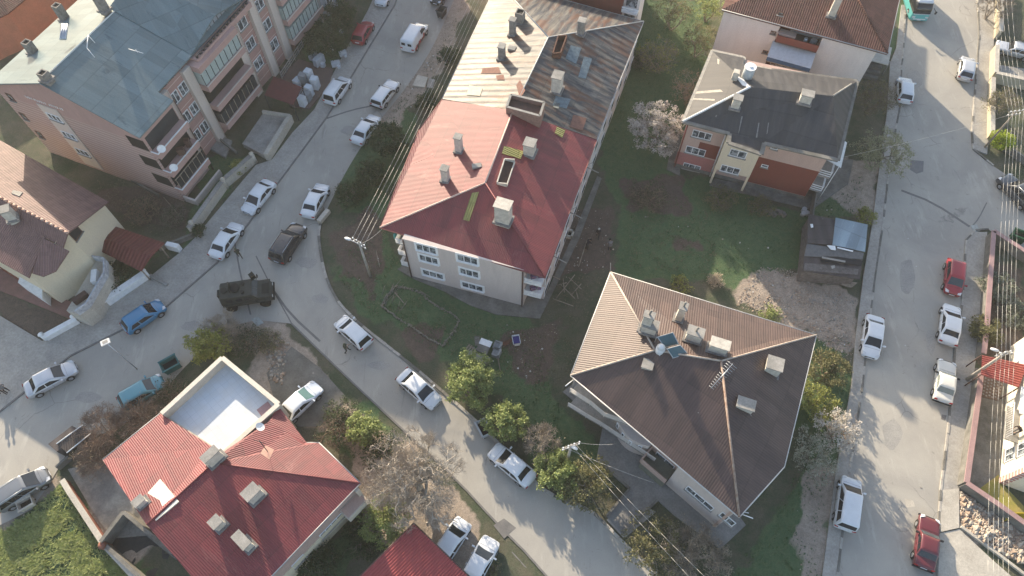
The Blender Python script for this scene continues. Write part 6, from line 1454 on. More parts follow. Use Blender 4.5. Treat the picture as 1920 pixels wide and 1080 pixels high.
# ================================================================= TREES AND SHRUBS
def leafmat(name, c1, c2, c3=None):
    m, nt, b = newmat(name); v = objc(nt)
    k = mix(nt, ramp(nt, nz(nt, v, 1.3, 4, .7), .38, .62), c1, c2)
    if c3: k = mix(nt, ramp(nt, nz(nt, v, 5.5, 3, .8), .56, .62), k, c3)
    L(nt, k, b.inputs['Base Color']); b.inputs['Roughness'].default_value = .6
    tr = nt.nodes.new('ShaderNodeBsdfTranslucent'); L(nt, k, tr.inputs[0]); ms = nt.nodes.new('ShaderNodeMixShader'); ms.inputs[0].default_value = .3
    L(nt, b.outputs[0], ms.inputs[1]); L(nt, tr.outputs[0], ms.inputs[2]); L(nt, ms.outputs[0], nt.nodes['Material Output'].inputs[0]); return m
lf_green = leafmat('leaf_fresh_green', (.21, .26, .09), (.29, .33, .12), (.44, .46, .22))
lf_yel = leafmat('leaf_yellow_green', (.20, .22, .06), (.28, .29, .08), (.38, .37, .14))
lf_dark = leafmat('leaf_dark_green', (.045, .07, .035), (.07, .095, .045), (.11, .13, .065))
lf_olive = leafmat('leaf_olive', (.13, .13, .06), (.19, .18, .085), (.27, .25, .13))
lf_blos = leafmat('blossom_white', (.62, .58, .54), (.48, .44, .38), (.30, .28, .20))
lf_bud = leafmat('bud_brown', (.27, .225, .165), (.35, .30, .22), (.43, .37, .27))
bk_grey = M('bark_grey', (.24, .205, .17), (.15, .125, .10), 4, .9, 0, 0, .35, .65, True)
bk_pale = M('bark_pale', (.37, .32, .265), (.25, .21, .17), 4, .9, 0, 0, .35, .65, True)
bk_bone = M('bark_bone', (.50, .44, .37), (.34, .30, .25), 4, .9, 0, 0, .35, .65, True)
bk_brown = M('bark_brown', (.34, .25, .19), (.20, .145, .11), 4, .9, 0, 0, .35, .65, True)
def tree(name, label, cat, u, v, zc, h, r, bark, leaf, nleaf=1800, lsize=.13, levels=4, stems=3, twigr=.012, spread=1.0, trunk=.12, base=.25, seed=0, group=None, flat=.8, nb=5, aspect=1.0, rz=0, dens=1.0, stick=1.0):
    rg = random.Random(seed + int(u * 7 + v)); c = P(u, v, zc)
    root = thing(name, label, cat, (c.x, c.y, 0), 0, group)
    r *= 1.12; nleaf = int(nleaf * 1.7); lsize *= 1.2; T = MB(); TW = T; tips = []
    cr, sr = math.cos(rz), math.sin(rz)
    def inside(p):
        x, y = p.x * cr + p.y * sr, -p.x * sr + p.y * cr
        return (x / (r * aspect)) ** 2 + (y / r) ** 2 + ((p.z - zc) / (h - zc + .01 if p.z > zc else zc - base * zc + .3)) ** 2
    rz_up, rz_dn = h - zc, zc * (1 - base * .6)
    off = Vector((rg.uniform(-9, 9), rg.uniform(-9, 9), rg.uniform(-9, 9)))
    nodes = []   # [position, distance from root, parent]
    if stems == 1:
        fork = Vector((0, 0, zc * .42)); nodes.append((Vector((0, 0, -.1)), 0, -1)); nodes.append((fork, 1, 0)); starts = [1]
    else:
        nodes.append((Vector((0, 0, -.1)), 0, -1)); starts = []
        for s_ in range(stems):
            a = 6.283 * s_ / stems + rg.uniform(-.5, .5); t = rg.uniform(.15, .45) * r * spread
            nodes.append((Vector((math.cos(a) * t, math.sin(a) * t, zc * rg.uniform(.35, .7))), 1, 0)); starts.append(len(nodes) - 1)
    tg = []
    want = int(min(330, 34 * r * r + 40) * dens); tries = 0
    while len(tg) < want and tries < want * 12:
        tries += 1
        a, q_, s3 = rg.uniform(0, 6.283), rg.uniform(-.75, 1), rg.random() ** .45
        x, y = math.cos(a) * math.sqrt(1 - q_ * q_) * s3, math.sin(a) * math.sqrt(1 - q_ * q_) * s3
        dv = Vector((x, y, q_ * s3)); lob = 1 + .55 * noise.noise(dv.normalized() * 1.7 + off)
        x *= lob; y *= lob
        p = Vector((x * r * aspect * cr - y * r * sr, x * r * aspect * sr + y * r * cr, zc + q_ * s3 * (rz_up if q_ > 0 else rz_dn * .8)))
        if p.z < .12: continue
        if noise.noise((p + off) * (1.25 / max(.7, r * .45))) < -.02: continue      # gaps in the crown
        tg.append(p)
    tg.sort(key=lambda p: (p - nodes[starts[0]][0]).length)
    for p in tg:
        bi = min(range(1 if stems > 1 else 1, len(nodes)), key=lambda k: (nodes[k][0] - p).length + .10 * nodes[k][1])
        q0 = nodes[bi][0]; L_ = (p - q0).length
        if L_ < .12: continue
        n = 2 if L_ > .5 else 1
        prev = bi
        for k in range(1, n + 1):
            q = q0.lerp(p, k / n) + (Vector((rg.gauss(0, .07), rg.gauss(0, .07), rg.gauss(0, .05) + (.08 * L_ if k < n else 0))))
            nodes.append((q, nodes[prev][1] + 1, prev)); prev = len(nodes) - 1
    wgt = [0] * len(nodes)
    kids = [0] * len(nodes)
    for k in range(len(nodes) - 1, 0, -1):
        wgt[k] += 1; wgt[nodes[k][2]] += wgt[k]; kids[nodes[k][2]] += 1
    rmax = trunk / math.sqrt(max(1, wgt[0]))
    rad = [max(twigr, rmax * math.sqrt(w_)) for w_ in wgt]
    for k in range(1, len(nodes)):
        pr = nodes[k][2]; T.tube(nodes[pr][0], nodes[k][0], min(rad[pr], rad[k] * 1.5), rad[k], 6 if rad[k] > .04 else 4, caps=False)
    tips = [nodes[k][0] for k in range(1, len(nodes)) if kids[k] == 0 or (wgt[k] < 4 and rg.random() < .5)]
    if leaf is None or leaf is lf_bud or nleaf < 1600:
        tp = [t for t in tips if inside(t) < 1.3] or tips
        for _ in range(int((300 if leaf is not None and leaf is not lf_bud else 560) * r * r)):
            t = rg.choice(tp); p = t + Vector((rg.gauss(0, .14), rg.gauss(0, .14), rg.gauss(0, .1))); out_ = (p - Vector((0, 0, zc * .4))).normalized()
            d = (out_ * .8 + Vector((rg.gauss(0, .6), rg.gauss(0, .6), rg.gauss(0, .4)))).normalized() * rg.uniform(.25, .75); s_ = d.orthogonal().normalized() * rg.uniform(.009, .017) * stick
            if inside(p + d) < 1.25 and p.z > .1: T.face([p - s_, p + s_, p + d]); T.face([p - s_.cross(d.normalized()), p + s_.cross(d.normalized()), p + d])
    T.build('trunk', bark, root, True)
    if leaf and nleaf:
        LM = MB(); tips = [t for t in tips if inside(t) < 1.5] or tips
        for _ in range(nleaf):
            t = rg.choice(tips); p = t + Vector((rg.gauss(0, .17), rg.gauss(0, .17), rg.gauss(0, .14)))
            if p.z < .05: continue
            if inside(p) > 1.6: continue
            s = lsize * rg.uniform(.5, 1.3); a = Vector((rg.gauss(0, 1), rg.gauss(0, 1), rg.gauss(0, .6))).normalized(); b_ = a.orthogonal().normalized(); b_ = (b_ * rg.uniform(-1, 1) + a.cross(b_) * rg.uniform(-1, 1)).normalized()
            LM.face([p - a * s * .5 - b_ * s * .3, p + a * s * .2 - b_ * s * .4, p + a * s * .6, p + a * s * .1 + b_ * s * .4])
        LM.build('crown', leaf, root, True)
    return root
GT = 'garden trees and shrubs'
B_, S_ = 'tree', 'shrub'
tree('shrub', 'yellow green leafy bush between the roof terrace and the junction', S_, 388, 648, 1.5, 2.6, 1.7, bk_brown, lf_yel, 2600, .14)
tree('shrub', 'bare pinkish twigged bush behind the yellow green one at the junction', S_, 415, 620, 1.2, 2.3, 1.8, bk_pale, lf_bud, 900, .08, seed=2)
tree('shrub', 'dark tangled bush at the rubble edge near the drain cover', S_, 465, 640, .8, 1.5, 1.7, bk_grey, lf_dark, 900, .11, seed=3)
tree('shrub', 'low weedy bush on the rubble beside the dusty parking plot', S_, 505, 640, .6, 1.1, 1.2, bk_grey, lf_olive, 500, .1, seed=4)
tree('shrub', 'big bare reddish brown bush next to the ribbed shelter', S_, 190, 805, 1.4, 2.8, 2.2, bk_brown, None, 0, levels=5, twigr=.02, stems=5, dens=1.2, stick=1.1)
tree('shrub', 'bare brown bush against the red roof above the concrete yard', S_, 180, 858, 1.2, 2.2, 1.7, bk_brown, lf_bud, 500, .07, levels=4, stems=5, twigr=.02, seed=9, dens=1.2, stick=1.1)
tree('shrub', 'bare brown bush in front of the cyan hatchback', S_, 262, 785, 1.2, 2.4, 1.9, bk_brown, lf_bud, 500, .08, levels=5, stems=5, twigr=.02, dens=1.2, stick=1.1)
tree('shrub', 'dark leafless shrub between the roof terrace and the cyan hatchback', S_, 320, 735, 1.0, 2.0, 1.3, bk_brown, lf_dark, 600, .1, stems=4, seed=6)
tree('shrub', 'rounded bright green bush on the plot right of the terrace house', S_, 684, 802, 1.6, 2.6, 1.25, bk_grey, lf_green, 2400, .14)
tree('shrub', 'bare thorny shrub left of the rounded green bush', S_, 632, 805, 1.2, 2.2, 1.7, bk_brown, lf_dark, 700, .1, levels=4, stems=4, dens=1.2, stick=1.1)
tree('shrub', 'dark scrub at the corner of the dusty parking plot', S_, 640, 775, .8, 1.6, 1.4, bk_grey, lf_dark, 900, .11, seed=12)
tree('shrub', 'dark green scrub under the big bare tree near the green bush', S_, 715, 838, .8, 1.6, 1.5, bk_grey, lf_dark, 1000, .12, seed=13)
tree('tree', 'large bare pale branched tree between the terrace house and the street', B_, 778, 895, 3.4, 6.0, 3.7, bk_bone, None, 0, .06, dens=2.6, stick=1.15, stems=1, trunk=.34, twigr=.032, seed=4)
tree('shrub', 'yellow green bush at the foot of the large bare tree', S_, 722, 982, 1.6, 2.8, 1.8, bk_grey, lf_green, 2600, .13)
tree('tree', 'feathery green willow at the street edge above the dumpster', B_, 882, 712, 2.2, 3.9, 2.25, bk_grey, lf_green, 6000, .14, levels=5, seed=8)
tree('tree', 'round fresh green tree directly beside the dumpster', B_, 950, 790, 1.9, 3.4, 1.65, bk_grey, lf_green, 5000, .14, levels=5)
tree('shrub', 'bare brown twigged tree right of the round green tree', S_, 1018, 828, 2.2, 4.0, 1.5, bk_pale, lf_bud, 500, .08, levels=5, stems=3, dens=1.1, stick=1.7)
tree('tree', 'fresh green tree behind the half sunlit white saloon', B_, 1048, 890, 1.9, 3.3, 1.75, bk_grey, lf_green, 5000, .13, levels=5, seed=3)
tree('tree', 'olive brown budding tree at the edge of the paved apron', B_, 1103, 905, 2.0, 3.6, 1.9, bk_pale, lf_olive, 3200, .12, levels=5, seed=5)
tree('shrub', 'yellowish budding bush below the paved path at the bottom', S_, 1225, 1022, 1.6, 2.8, 2.1, bk_pale, lf_olive, 2000, .12, levels=5, seed=5)
tree('shrub', 'brownish budding bush at the bottom edge right of the yellowish one', S_, 1305, 1040, 1.6, 2.8, 2.4, bk_pale, lf_bud, 1600, .10, levels=5, seed=6)
tree('tree', 'sunlit white blossom tree overhanging the avenue kerb', B_, 1572, 808, 2.2, 3.6, 1.6, bk_brown, lf_blos, 1900, .12, levels=5, seed=1)
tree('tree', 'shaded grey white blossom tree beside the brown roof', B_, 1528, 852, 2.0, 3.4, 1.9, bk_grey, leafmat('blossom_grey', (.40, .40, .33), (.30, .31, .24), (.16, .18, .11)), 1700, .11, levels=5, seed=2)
tree('shrub', 'yellowish bush between the brown roof corner and the avenue', S_, 1552, 692, 1.2, 2.2, 1.6, bk_brown, lf_olive, 2200, .13, seed=1)
tree('shrub', 'green and brown bush below the yellowish one beside the avenue', S_, 1530, 752, 1.2, 2.2, 1.7, bk_grey, lf_yel, 1800, .12, seed=2)
tree('tree', 'tall white blossoming tree left of the grey felt roofed house', B_, 1232, 240, 3.2, 5.8, 2.75, bk_grey, leafmat('blossom_soft', (.58, .53, .50), (.40, .37, .33), (.24, .22, .17)), 5200, .13, levels=6, stems=1, trunk=.15, nb=9, seed=2)
tree('shrub', 'bare orange brown shrub between the blossoming tree and the felt roof', S_, 1292, 165, 2.0, 3.8, 2.0, bk_pale, leafmat('bud_orange', (.34, .22, .14), (.40, .28, .18)), 1300, .08, levels=5, stems=4)
tree('tree', 'sparse yellow green tree in the gap right of the rusty roof', B_, 1238, 104, 2.2, 4.0, 2.2, bk_pale, lf_yel, 800, .14, levels=4, stems=4)
tree('tree', 'pale green tree behind the felt roof beside the white house', B_, 1312, 76, 2.6, 4.4, 2.0, bk_pale, lf_olive, 1500, .12, levels=5, seed=3)
tree('tree', 'grey green tree at the top edge in the garden gap', B_, 1265, 25, 2.6, 4.6, 2.3, bk_pale, lf_olive, 1300, .12, levels=5, seed=4)
tree('tree', 'small leafy tree at the top edge left of the white house', B_, 1330, 12, 2.4, 4.0, 1.6, bk_grey, lf_green, 1300, .12, levels=5, seed=6)
tree('shrub', 'low dark weeds behind the rusty roofed block', S_, 1205, 110, .7, 1.3, 1.6, bk_grey, lf_dark, 900, .12, seed=8)
tree('tree', 'budding grey olive tree at the avenue pavement right of the felt roof', B_, 1655, 285, 2.6, 4.6, 2.6, bk_grey, leafmat('bud_grey_olive', (.22, .23, .13), (.30, .31, .20), (.42, .42, .31)), 3000, .12, levels=6, stems=2, seed=3)
tree('tree', 'nearly bare tree by the entrance steps of the white house', B_, 1642, 185, 2.2, 4.0, 2.2, bk_grey, lf_olive, 900, .11, levels=5, seed=2)
tree('tree', 'bare tree leaning over the pale boundary wall by the utility pole', B_, 1880, 192, 1.8, 3.2, 1.7, bk_pale, lf_olive, 900, .11, levels=5, seed=1)
tree('shrub', 'bright yellow green bush at the foot of the upper utility pole', S_, 1880, 264, 1.0, 1.9, 1.1, bk_brown, leafmat('leaf_bright', (.28, .36, .03), (.36, .42, .05), (.44, .48, .10)), 2000, .13)
tree('tree', 'bare branched tree at the top right corner over the pavement', B_, 1868, 6, 2.4, 4.0, 2.0, bk_pale, lf_bud, 400, .08, levels=5, seed=7)
tree('shrub', 'pale leaved bush draped over the pink topped wall', S_, 1848, 618, .9, 1.8, 1.3, bk_grey, lf_olive, 1800, .13, seed=1)
tree('shrub', 'grey green weeds in the walled yard above the pale leaved bush', S_, 1872, 540, .6, 1.1, 1.7, bk_grey, leafmat('leaf_greyish', (.16, .18, .13), (.22, .24, .18)), 1600, .12, seed=2)
tree('shrub', 'grey weeds in the walled yard at the right edge', S_, 1908, 590, .6, 1.1, 1.4, bk_grey, leafmat('leaf_greyish2', (.14, .16, .12), (.22, .23, .18)), 1300, .12, seed=3)
tree('tree', 'dark leafy tree over the parked white saloon on the verge', B_, 727, 262, 2.0, 3.4, 1.9, bk_grey, lf_dark, 3200, .15, levels=5, seed=4)
tree('shrub', 'dark bush on the verge nearest the concrete block bench', S_, 655, 365, 1.0, 1.9, 1.4, bk_grey, lf_dark, 1700, .13, seed=4)
tree('shrub', 'dark green bush on the verge below the dark leafy tree', S_, 695, 325, 1.2, 2.2, 1.6, bk_grey, lf_dark, 2200, .14, seed=5)
tree('shrub', 'green bush beside the pale concrete slab on the verge', S_, 800, 190, 1.0, 1.8, 1.2, bk_grey, lf_dark, 1400, .13, seed=6)
tree('shrub', 'dark bush above the concrete slab beside the overhead wires', S_, 842, 105, 1.0, 1.8, 1.2, bk_grey, lf_dark, 1300, .13, seed=6)
tree('tree', 'wide dark green tree in the forecourt left of the red hatchback', B_, 612, 74, 2.0, 3.6, 2.3, bk_grey, lf_dark, 4200, .15, levels=5, seed=7)
tree('tree', 'dark green tree at the top beside the grey blue house', B_, 640, 28, 1.9, 3.4, 1.9, bk_grey, lf_dark, 3000, .15, levels=5, seed=8)
tree('shrub', 'yellow green shrub at the corner of the long garden wall', S_, 447, 313, .7, 1.3, .75, bk_grey, lf_yel, 900, .12)
tree('shrub', 'bare dark shrub below the salmon block wall', S_, 265, 395, .9, 1.9, 1.7, bk_brown, lf_dark, 700, .1, levels=4, stems=5, dens=1.6, stick=1.7)
tree('shrub', 'thin bare shrub in the overgrown plot near the plank', S_, 325, 405, .8, 1.7, 1.4, bk_grey, lf_dark, 500, .1, stems=4, seed=3, dens=1.6, stick=1.7)
tree('shrub', 'dark hedge bush inside the white walled garden', S_, 210, 520, .8, 1.5, 1.6, bk_grey, lf_dark, 1500, .13, seed=3)
tree('shrub', 'small ivy bush at the end of the long garden wall', S_, 372, 432, .7, 1.2, .6, bk_grey, lf_dark, 600, .12, seed=2)
tree('shrub', 'dry pale straw shrub in the middle of the garden', S_, 1343, 527, .5, 1.0, .75, bk_pale, leafmat('straw', (.40, .33, .24), (.50, .42, .32)), 700, .09)
tree('shrub', 'small green bush peeping past the brown roof near the rubble', S_, 1445, 588, .5, .9, .9, bk_grey, lf_green, 600, .12)
tree('shrub', 'green weeds behind the top eave of the brown roof', S_, 1275, 535, .5, 1.0, 1.0, bk_grey, lf_yel, 450, .12)
tree('shrub', 'overgrown dark bush at the foot of the peach house under its cream bay', S_, 1352, 372, .8, 1.5, 1.5, bk_grey, lf_olive, 900, .11, seed=1)
tree('shrub', 'overgrown grey bush along the red wall of the peach house', S_, 1425, 385, .7, 1.3, 1.3, bk_grey, lf_olive, 700, .11, seed=2)
tree('shrub', 'scrubby bush beyond the bottom left corner of the peach house', S_, 1215, 370, .8, 1.6, 1.8, bk_brown, lf_dark, 700, .1, seed=5)
tree('shrub', 'small green bush on the pavement above the sheet shed', S_, 1625, 405, .6, 1.1, .9, bk_grey, lf_yel, 700, .12, seed=7)
tree('shrub', 'dark bush below the pink side wall of the terrace house', S_, 600, 1060, .9, 1.7, 1.8, bk_grey, lf_dark, 1500, .13, seed=8)
tree('shrub', 'dark bush between the carport and the terrace house', S_, 680, 1010, .7, 1.4, 1.4, bk_grey, lf_dark, 1200, .13, seed=9)
tree('shrub', 'low weeds on the rough ground left of the carport cars', S_, 915, 1070, .4, .8, .9, bk_grey, lf_olive, 400, .1, seed=9)
# ================================================================= GRASS, RUBBLE
def inpoly(x, y, poly):
    c = False; n = len(poly)
    for i in range(n):
        (x0, y0), (x1, y1) = poly[i], poly[(i + 1) % n]
        if (y0 > y) != (y1 > y) and x < (x1 - x0) * (y - y0) / (y1 - y0) + x0: c = not c
    return c
def scatter(polys, n, rg):
    out = []; polys = [npx(p) for p in polys]; ar = [max(1e-3, abs(sum(p[i][0] * p[(i + 1) % len(p)][1] - p[(i + 1) % len(p)][0] * p[i][1] for i in range(len(p)))) / 2) for p in polys]
    for p, a in zip(polys, ar):
        k = int(n * a / sum(ar)); (x0, y0), (x1, y1) = p.min(0), p.max(0); t = 0
        while k > 0 and t < 60000:
            t += 1; x, y = rg.uniform(x0, x1), rg.uniform(y0, y1)
            if inpoly(x, y, p): out.append((x, y)); k -= 1
    return out
def gz(x, y):
    i = min(max(np.searchsorted(xs, x), 1), len(xs) - 1); j = min(max(np.searchsorted(ys, y), 1), len(ys) - 1); return float(Z[j, i])
def tufts(name, polys, n, mat, size, rg):
    mb = MB()
    for x, y in scatter(polys, n, rg):
        z = gz(x, y)
        if z < -.03: continue
        if noise.noise(Vector((x * .55, y * .55, 3))) < -.12 and rg.random() < .8: continue
        for k in range(3):
            a = rg.uniform(0, 6.28); s = size * rg.uniform(.5, 1.4); lx, ly = math.cos(a) * s * .7, math.sin(a) * s * .7
            mb.face([(x - ly * .25, y + lx * .25, z - .01), (x + ly * .25, y - lx * .25, z - .01), (x + lx, y + ly, z + s * .75)])
    o = mb.build(name, mat); return tag(o, kind='stuff')
rg = random.Random(11)
g1 = leafmat('grass_lush', (.27, .32, .11), (.36, .40, .16), (.46, .47, .25)); g2 = leafmat('grass_shade', (.06, .12, .05), (.09, .145, .06), (.14, .175, .09)); g3 = leafmat('grass_straw', (.16, .14, .09), (.22, .19, .13))
tag(tufts('grass', [[(125, 905), (-30, 1010), (-40, 1120), (270, 1120), (200, 1030)]], 12000, g1, .30, rg), 'lush bright green grass on the plot in the lower left', 'grass')
tag(tufts('grass', [z_ for z_ in ZONES['green'] if z_[0] != (130, 890)], 15000, g2, .17, rg), 'short dark green grass in the gardens', 'grass')
tag(tufts('weeds', [[(610, 440), (700, 380), (760, 520), (900, 590), (1060, 640), (1000, 760), (820, 650), (650, 560)], [(1180, 330), (1330, 400), (1350, 520), (1180, 500)], [(1060, 520), (1140, 500), (1070, 700), (1020, 740), (960, 660)], [(180, 340), (360, 330), (330, 450), (210, 420)], [(560, 790), (720, 760), (860, 930), (690, 1000)], [(860, 20), (900, -40), (800, 170), (740, 230), (690, 250)]], 5000, g3, .16, rg), 'dry straw coloured weeds on the waste ground', 'weeds')
def stones(name, polys, n, smin, smax, mats, rg, label, lift=0.0):
    mb = MB()
    for x, y in scatter(polys, n, rg):
        z = gz(x, y) + lift * max(0, noise.noise(Vector((x * .5, y * .5, 1))) + .3)
        s = rg.uniform(smin, smax) * (1 if rg.random() < .9 else 1.8); k = rg.randrange(len(mats)); vs = []
        for dx, dy, dz in ((-1, -1, 0), (1, -1, 0), (1, 1, 0), (-1, 1, 0), (-.6, -.5, 1), (.6, -.6, .8), (.5, .6, 1), (-.6, .5, .7)):
            vs.append((x + dx * s * rg.uniform(.5, 1), y + dy * s * rg.uniform(.5, 1), z - .03 + dz * s * rg.uniform(.5, 1.1)))
        for f in ((4, 5, 6, 7), (0, 1, 5, 4), (1, 2, 6, 5), (2, 3, 7, 6), (3, 0, 4, 7)): mb.face([vs[i] for i in f], k)
    return tag(mb.build(name, mats), label, 'rubble', kind='stuff')
st = [M('stone_pale', (.50, .43, .35), (.38, .33, .27), 3), M('stone_earth', (.38, .29, .22), (.28, .21, .165), 3), M('stone_grey', (.33, .31, .28), (.24, .225, .2), 3)]
RB = [(1425, 500), (1480, 505), (1530, 540), (1605, 560), (1598, 680), (1530, 640), (1380, 572), (1400, 530)]
stones('rubble', [RB], 2600, .025, .08, st, rg, 'pale stony rubble spread behind the brown roofed house', .1)
stones('rubble', [[(1800, 920), (1850, 955), (1930, 1010), (1930, 1062), (1860, 1030), (1800, 985)]], 1500, .06, .2, st[:2], rg, 'earth and stone heap beside the pink topped wall, bottom right', .25)
stones('rubble', [[(430, 620), (500, 615), (545, 645), (520, 670), (440, 650)], [(500, 660), (540, 650), (530, 720), (505, 710)]], 500, .05, .17, st, rg, 'broken masonry strip at the junction', .1)
stones('stones', [ZONES['gravel'][2], ZONES['gravel'][6], ZONES['mud'][0], ZONES['mud'][2], [(1490, 880), (1560, 880), (1540, 1080), (1500, 1080)], [(1020, 400), (1060, 380), (1030, 480), (1010, 560)]], 900, .025, .07, st, rg, 'small loose stones on bare ground')
# ================================================================= POLES AND WIRES
m_cpole = M('concrete_pole', (.42, .39, .34), (.30, .28, .25), 3, .9)
def wire(parent, a, b_, sag=.4, r=.013, mat=None, n=12):
    pts = [a.lerp(b_, k / n) - Vector((0, 0, 4 * sag * (k / n) * (1 - k / n))) for k in range(n + 1)]
    mb = MB(); mb.path(pts, r, 3); return mb.build('overhead_wire', mat or m_wire, parent)
m_wire = plain('wire_pale', (.55, .53, .49), .6)
def pole(label, ub, vb, h, r=.15, lamp=None, arm=None, name='utility_pole', lean=None, mat=None):
    b_ = P(ub, vb, 0); root = thing(name, label, 'utility pole' if name == 'utility_pole' else 'street lamp', b_)
    top = Vector((b_.x, b_.y, h)) if lean is None else P(lean[0], lean[1], h)
    mb = MB(); mb.tube((b_.x, b_.y, -.2), top, r, r * .6, 10); mb.build('pole', mat or m_cpole, root)
    if arm:
        for k, zz in enumerate((.0, -.5)):
            mb = MB(); d = Vector((math.cos(arm), math.sin(arm), 0)); mb.tube(top + d * -.8 + Vector((0, 0, zz - .1)), top + d * .8 + Vector((0, 0, zz - .1)), .05, n=6); ca_ = mb.build('crossarm', m_conc, root)
            for s in (-.7, -.25, .25, .7): q = MB(); q.tube(top + d * s + Vector((0, 0, zz - .08)), top + d * s + Vector((0, 0, zz + .08)), .06); q.build('insulator', m_white, ca_)
    if lamp:
        e = P(lamp[0], lamp[1], h - .2); mb = MB(); mb.tube(top - Vector((0, 0, .5)), e, .035); mb.build('lamp_arm', m_steel, root); d = (e - top); d.z = 0; d.normalize()
        mb = MB(); rows = []
        for t, w_ in ((-.3, .05), (-.2, .13), (.1, .16), (.32, .12), (.4, .03)): rows.append([e + d * t + perp(Vector((d.x, d.y))).to_3d() * (w_ * math.cos(a_ * 1.047)) + Vector((0, 0, .6 * w_ * math.sin(a_ * 1.047))) for a_ in range(6)])
        mb.grid(rows, 0, True, True, True); mb.build('lamp_head', m_white, root)
    return root, top
pw1, top1 = pole('concrete utility pole with white lamp on the grass by the red roofed block', 695, 519, 6.4, .16, (653, 448), R(-35))
d1 = Vector((math.cos(R(-35)), math.sin(R(-35)), 0)); far1 = P(903, -20, 6.2)
for k, s in enumerate((-.7, -.25, .25, .7)): wire(pw1, top1 + d1 * s, far1 + d1 * s * 1.0 + Vector((0, 0, 0)), .5)
wire(pw1, top1 + Vector((0, 0, -.5)), a_sw + Vector((.3, .2, -.2)), .3)
sl1, tl = pole('slim street lamp with square white head over the lower left street', 257, 692, 5.6, .05, None, None, 'street_lamp', None, m_steel)
mb = MB(); mb.box((tl.x - .15, tl.y + .1, 5.55), (.75, .5, .12), R(30)); mb.build('lamp_head', plain('lamp_frame', (.66, .66, .64), .5), sl1, bev=.03); mb = MB(); mb.box((tl.x - .15, tl.y + .1, 5.672), (.45, .3, .01), R(30)); mb.build('solar_panel', m_conc, sl1)
pw2, top2 = pole('concrete utility pole with white lamp beside the paved apron of the brown house', 1062, 872, 5.8, .16, (1075, 838), R(20))
for s, (u, v, z) in zip((-.6, 0, .3, .6), ((1225, 905, 4.5), (1300, 1090, 5.8), (1330, 1090, 5.8), (1150, 833, 4.6))): wire(pw2, top2 + Vector((s, s * .3, 0)), P(u, v, z), .3)
pw3, top3 = pole('leaning look concrete utility pole with lamp at the red canopy gateway', 1812, 712, 6.2, .17, (1866, 656), R(10))
pw4, top4 = pole('timber utility pole at the side street corner, upper right', 1846, 277, 5.8, .13, None, R(10), mat=m_wood)
d3 = Vector((math.cos(R(8)), math.sin(R(8)), 0))
end5 = P(1850, 1120, 6.2); end6 = P(1886, -60, 6.0)
for s in (-.9, -.5, -.15, .2, .6):
    wire(pw3, top3 + d3 * (s * 1.1), P(1876 + s * 26, 1090, 5.9), .35, .011); wire(pw3, top3 + d3 * (s * 1.1), top4 + d3 * (s * 1.1 + .1), .35, .011); wire(pw4, top4 + d3 * (s * 1.1 + .1), P(1878 + s * 26, -60, 6.0), .35, .011)
wire(pw4, top4 - Vector((0, 0, .4)), V3(HB + dH * .3, 6.6), .4, .015)
wire(pw2, P(1396, 765, 9.3), P(1480, 850, 7.0), .2, .012)
